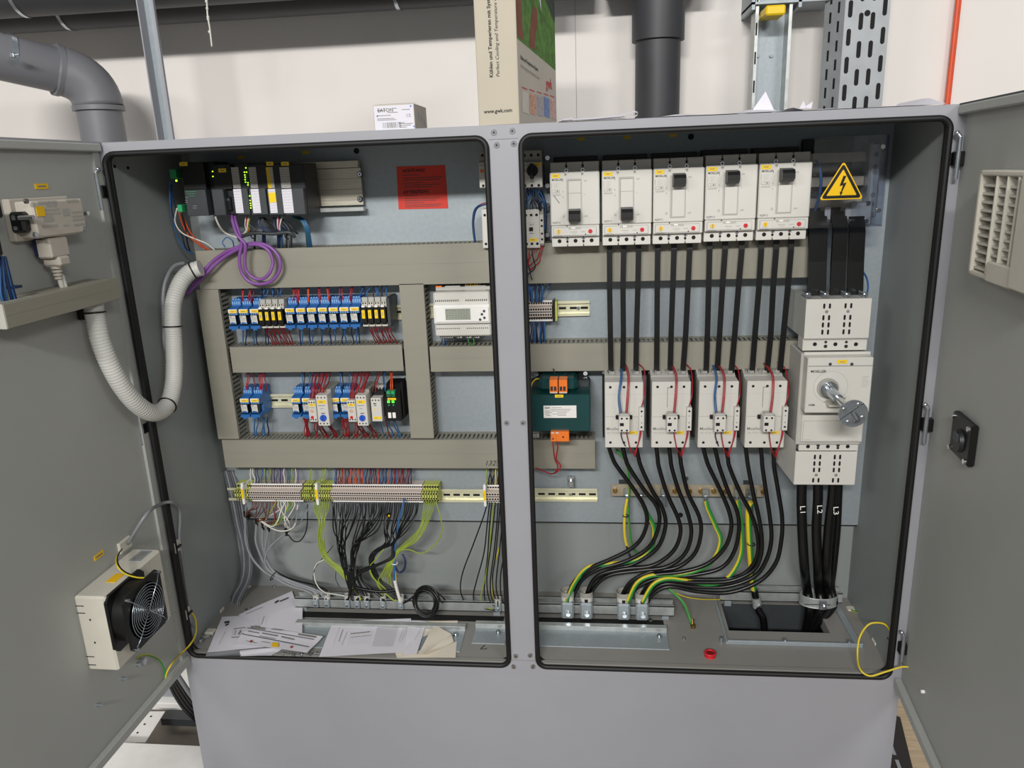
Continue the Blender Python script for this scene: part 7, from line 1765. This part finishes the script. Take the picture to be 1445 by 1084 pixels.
for k in range(5):
    du = k*4.2
    wire([(232+du*.5,945-k*2,.16),(240+du*.8,965-k*2,.16),(252+du,988-k*2,.16),(266+du,1006-k*2,.17),(285+du,1022-k*2,.19),(300+du,1030,.2)],.0062,'cable_black' if k<4 else 'cable_grey','floor_power_cable','thick black cable curving down behind the left door towards the plinth','cable','thick cables behind the left door',n=10)
# behind the right door
solo('wooden_board', MB().box(1.604,2.0,-.9,.9,FZ,-.46,'wood',b=.003), 'beige wooden board lying on the floor beside the right end of the plinth','board')
t = thing('black_cable_tray','black perforated cable tray low beside the right end of the plinth','cable tray',(1.65,-.1,-.32))
q = [PZ(1259,1012,-.32),PZ(1288,1084,-.32)]
pa = Vector((1.604,q[0].y+.12,-.32)); pb = Vector((1.604,-.3,-.32)); d_ = (q[1]-q[0]); pc_ = q[1]+d_*.8; 
m = MB().prism([(pa.x,pa.y),(pa.x,pb.y),(pc_.x,pb.y),(q[1].x,q[1].y),(q[0].x+.02,q[0].y)],'z',-.325,-.32,'black')
nrm = Vector((d_.y,-d_.x,0)).normalized(); dd_ = d_.normalized()
for i in range(9):
    for j in range(1,4):
        c_ = q[0]+dd_*(i*.05+.02*(j%2))-nrm*0; c_ = c_+Vector((-.03*j,0,0))
        if c_.x < 1.61: continue
        m.add([c_+dd_*.017+nrm*.004,c_-dd_*.017+nrm*.004,c_-dd_*.017-nrm*.004,c_+dd_*.017-nrm*.004] and [(v.x,v.y,-.3195) for v in (c_+dd_*.017+nrm*.004,c_-dd_*.017+nrm*.004,c_-dd_*.017-nrm*.004,c_+dd_*.017-nrm*.004)],[(0,1,2,3)],'galv')
obj('tray_body', m, t)
obj('tray_foot', MB().box(1.606,1.62,-.2,-.17,-.46,-.325,'black').box(1.606,1.62,-.05,-.02,-.46,-.325,'black'), t)
for o in bpy.data.objects:
    lb = o.get('label')
    if lb and not 4 <= len(lb.replace('-',' ').split()) <= 16: print('LABELLEN', o.name, lb)
seen = {}
for o in bpy.data.objects:
    lb = o.get('label')
    if lb and seen.setdefault(lb, o.get('group')) != o.get('group'): print('DUPLABEL', lb)
    if lb and not o.get('group'):
        if seen.get('#'+lb): print('DUP2', lb)
        seen['#'+lb] = 1
# ================================================================ LIGHT, CAMERA
def area(name, loc, tgt, sx, sy, power, col=(1,1,1)):
    l = bpy.data.lights.new(name, 'AREA'); l.shape = 'RECTANGLE'; l.size = sx; l.size_y = sy; l.energy = power; l.color = col
    o = bpy.data.objects.new(name, l); COL.objects.link(o); o.location = loc
    o.rotation_euler = (Vector(tgt)-Vector(loc)).to_track_quat('-Z','Y').to_euler(); return o
area('ceiling_light', (.40,-5.0,3.05), (.8,.3,.5), 1.9, .25, 235, (1,.98,.95))
area('ceiling_light_far', (-1.9,-3.8,2.8), (.8,.3,.5), 1.2, .3, 32, (1,.97,.94))
area('added_light_right', (3.0,-3.2,2.6), (.6,.3,.5), 1.2, .3, 38, (1,.98,.96))  # unseen weak light added at the right to brighten the catalogue box cover
w = bpy.data.worlds.new('room_light'); sc.world = w; w.use_nodes = True
w.node_tree.nodes['Background'].inputs[0].default_value = (.93,.96,1,1); w.node_tree.nodes['Background'].inputs[1].default_value = .23
cam = bpy.data.cameras.new('camera'); co = bpy.data.objects.new('camera', cam); COL.objects.link(co)
cam.sensor_fit = 'HORIZONTAL'; cam.sensor_width = 36; cam.lens = F*36/1445; cam.clip_start = .01
R_ = Vector(CR); U_ = Vector(CU); B_ = -Vector(CF)
co.matrix_world = Matrix(((R_.x,U_.x,B_.x,CP[0]),(R_.y,U_.y,B_.y,CP[1]),(R_.z,U_.z,B_.z,CP[2]),(0,0,0,1)))
sc.camera = co
sc.view_settings.view_transform = 'Standard'
sc.view_settings.look = 'None'
sc.view_settings.exposure = 0
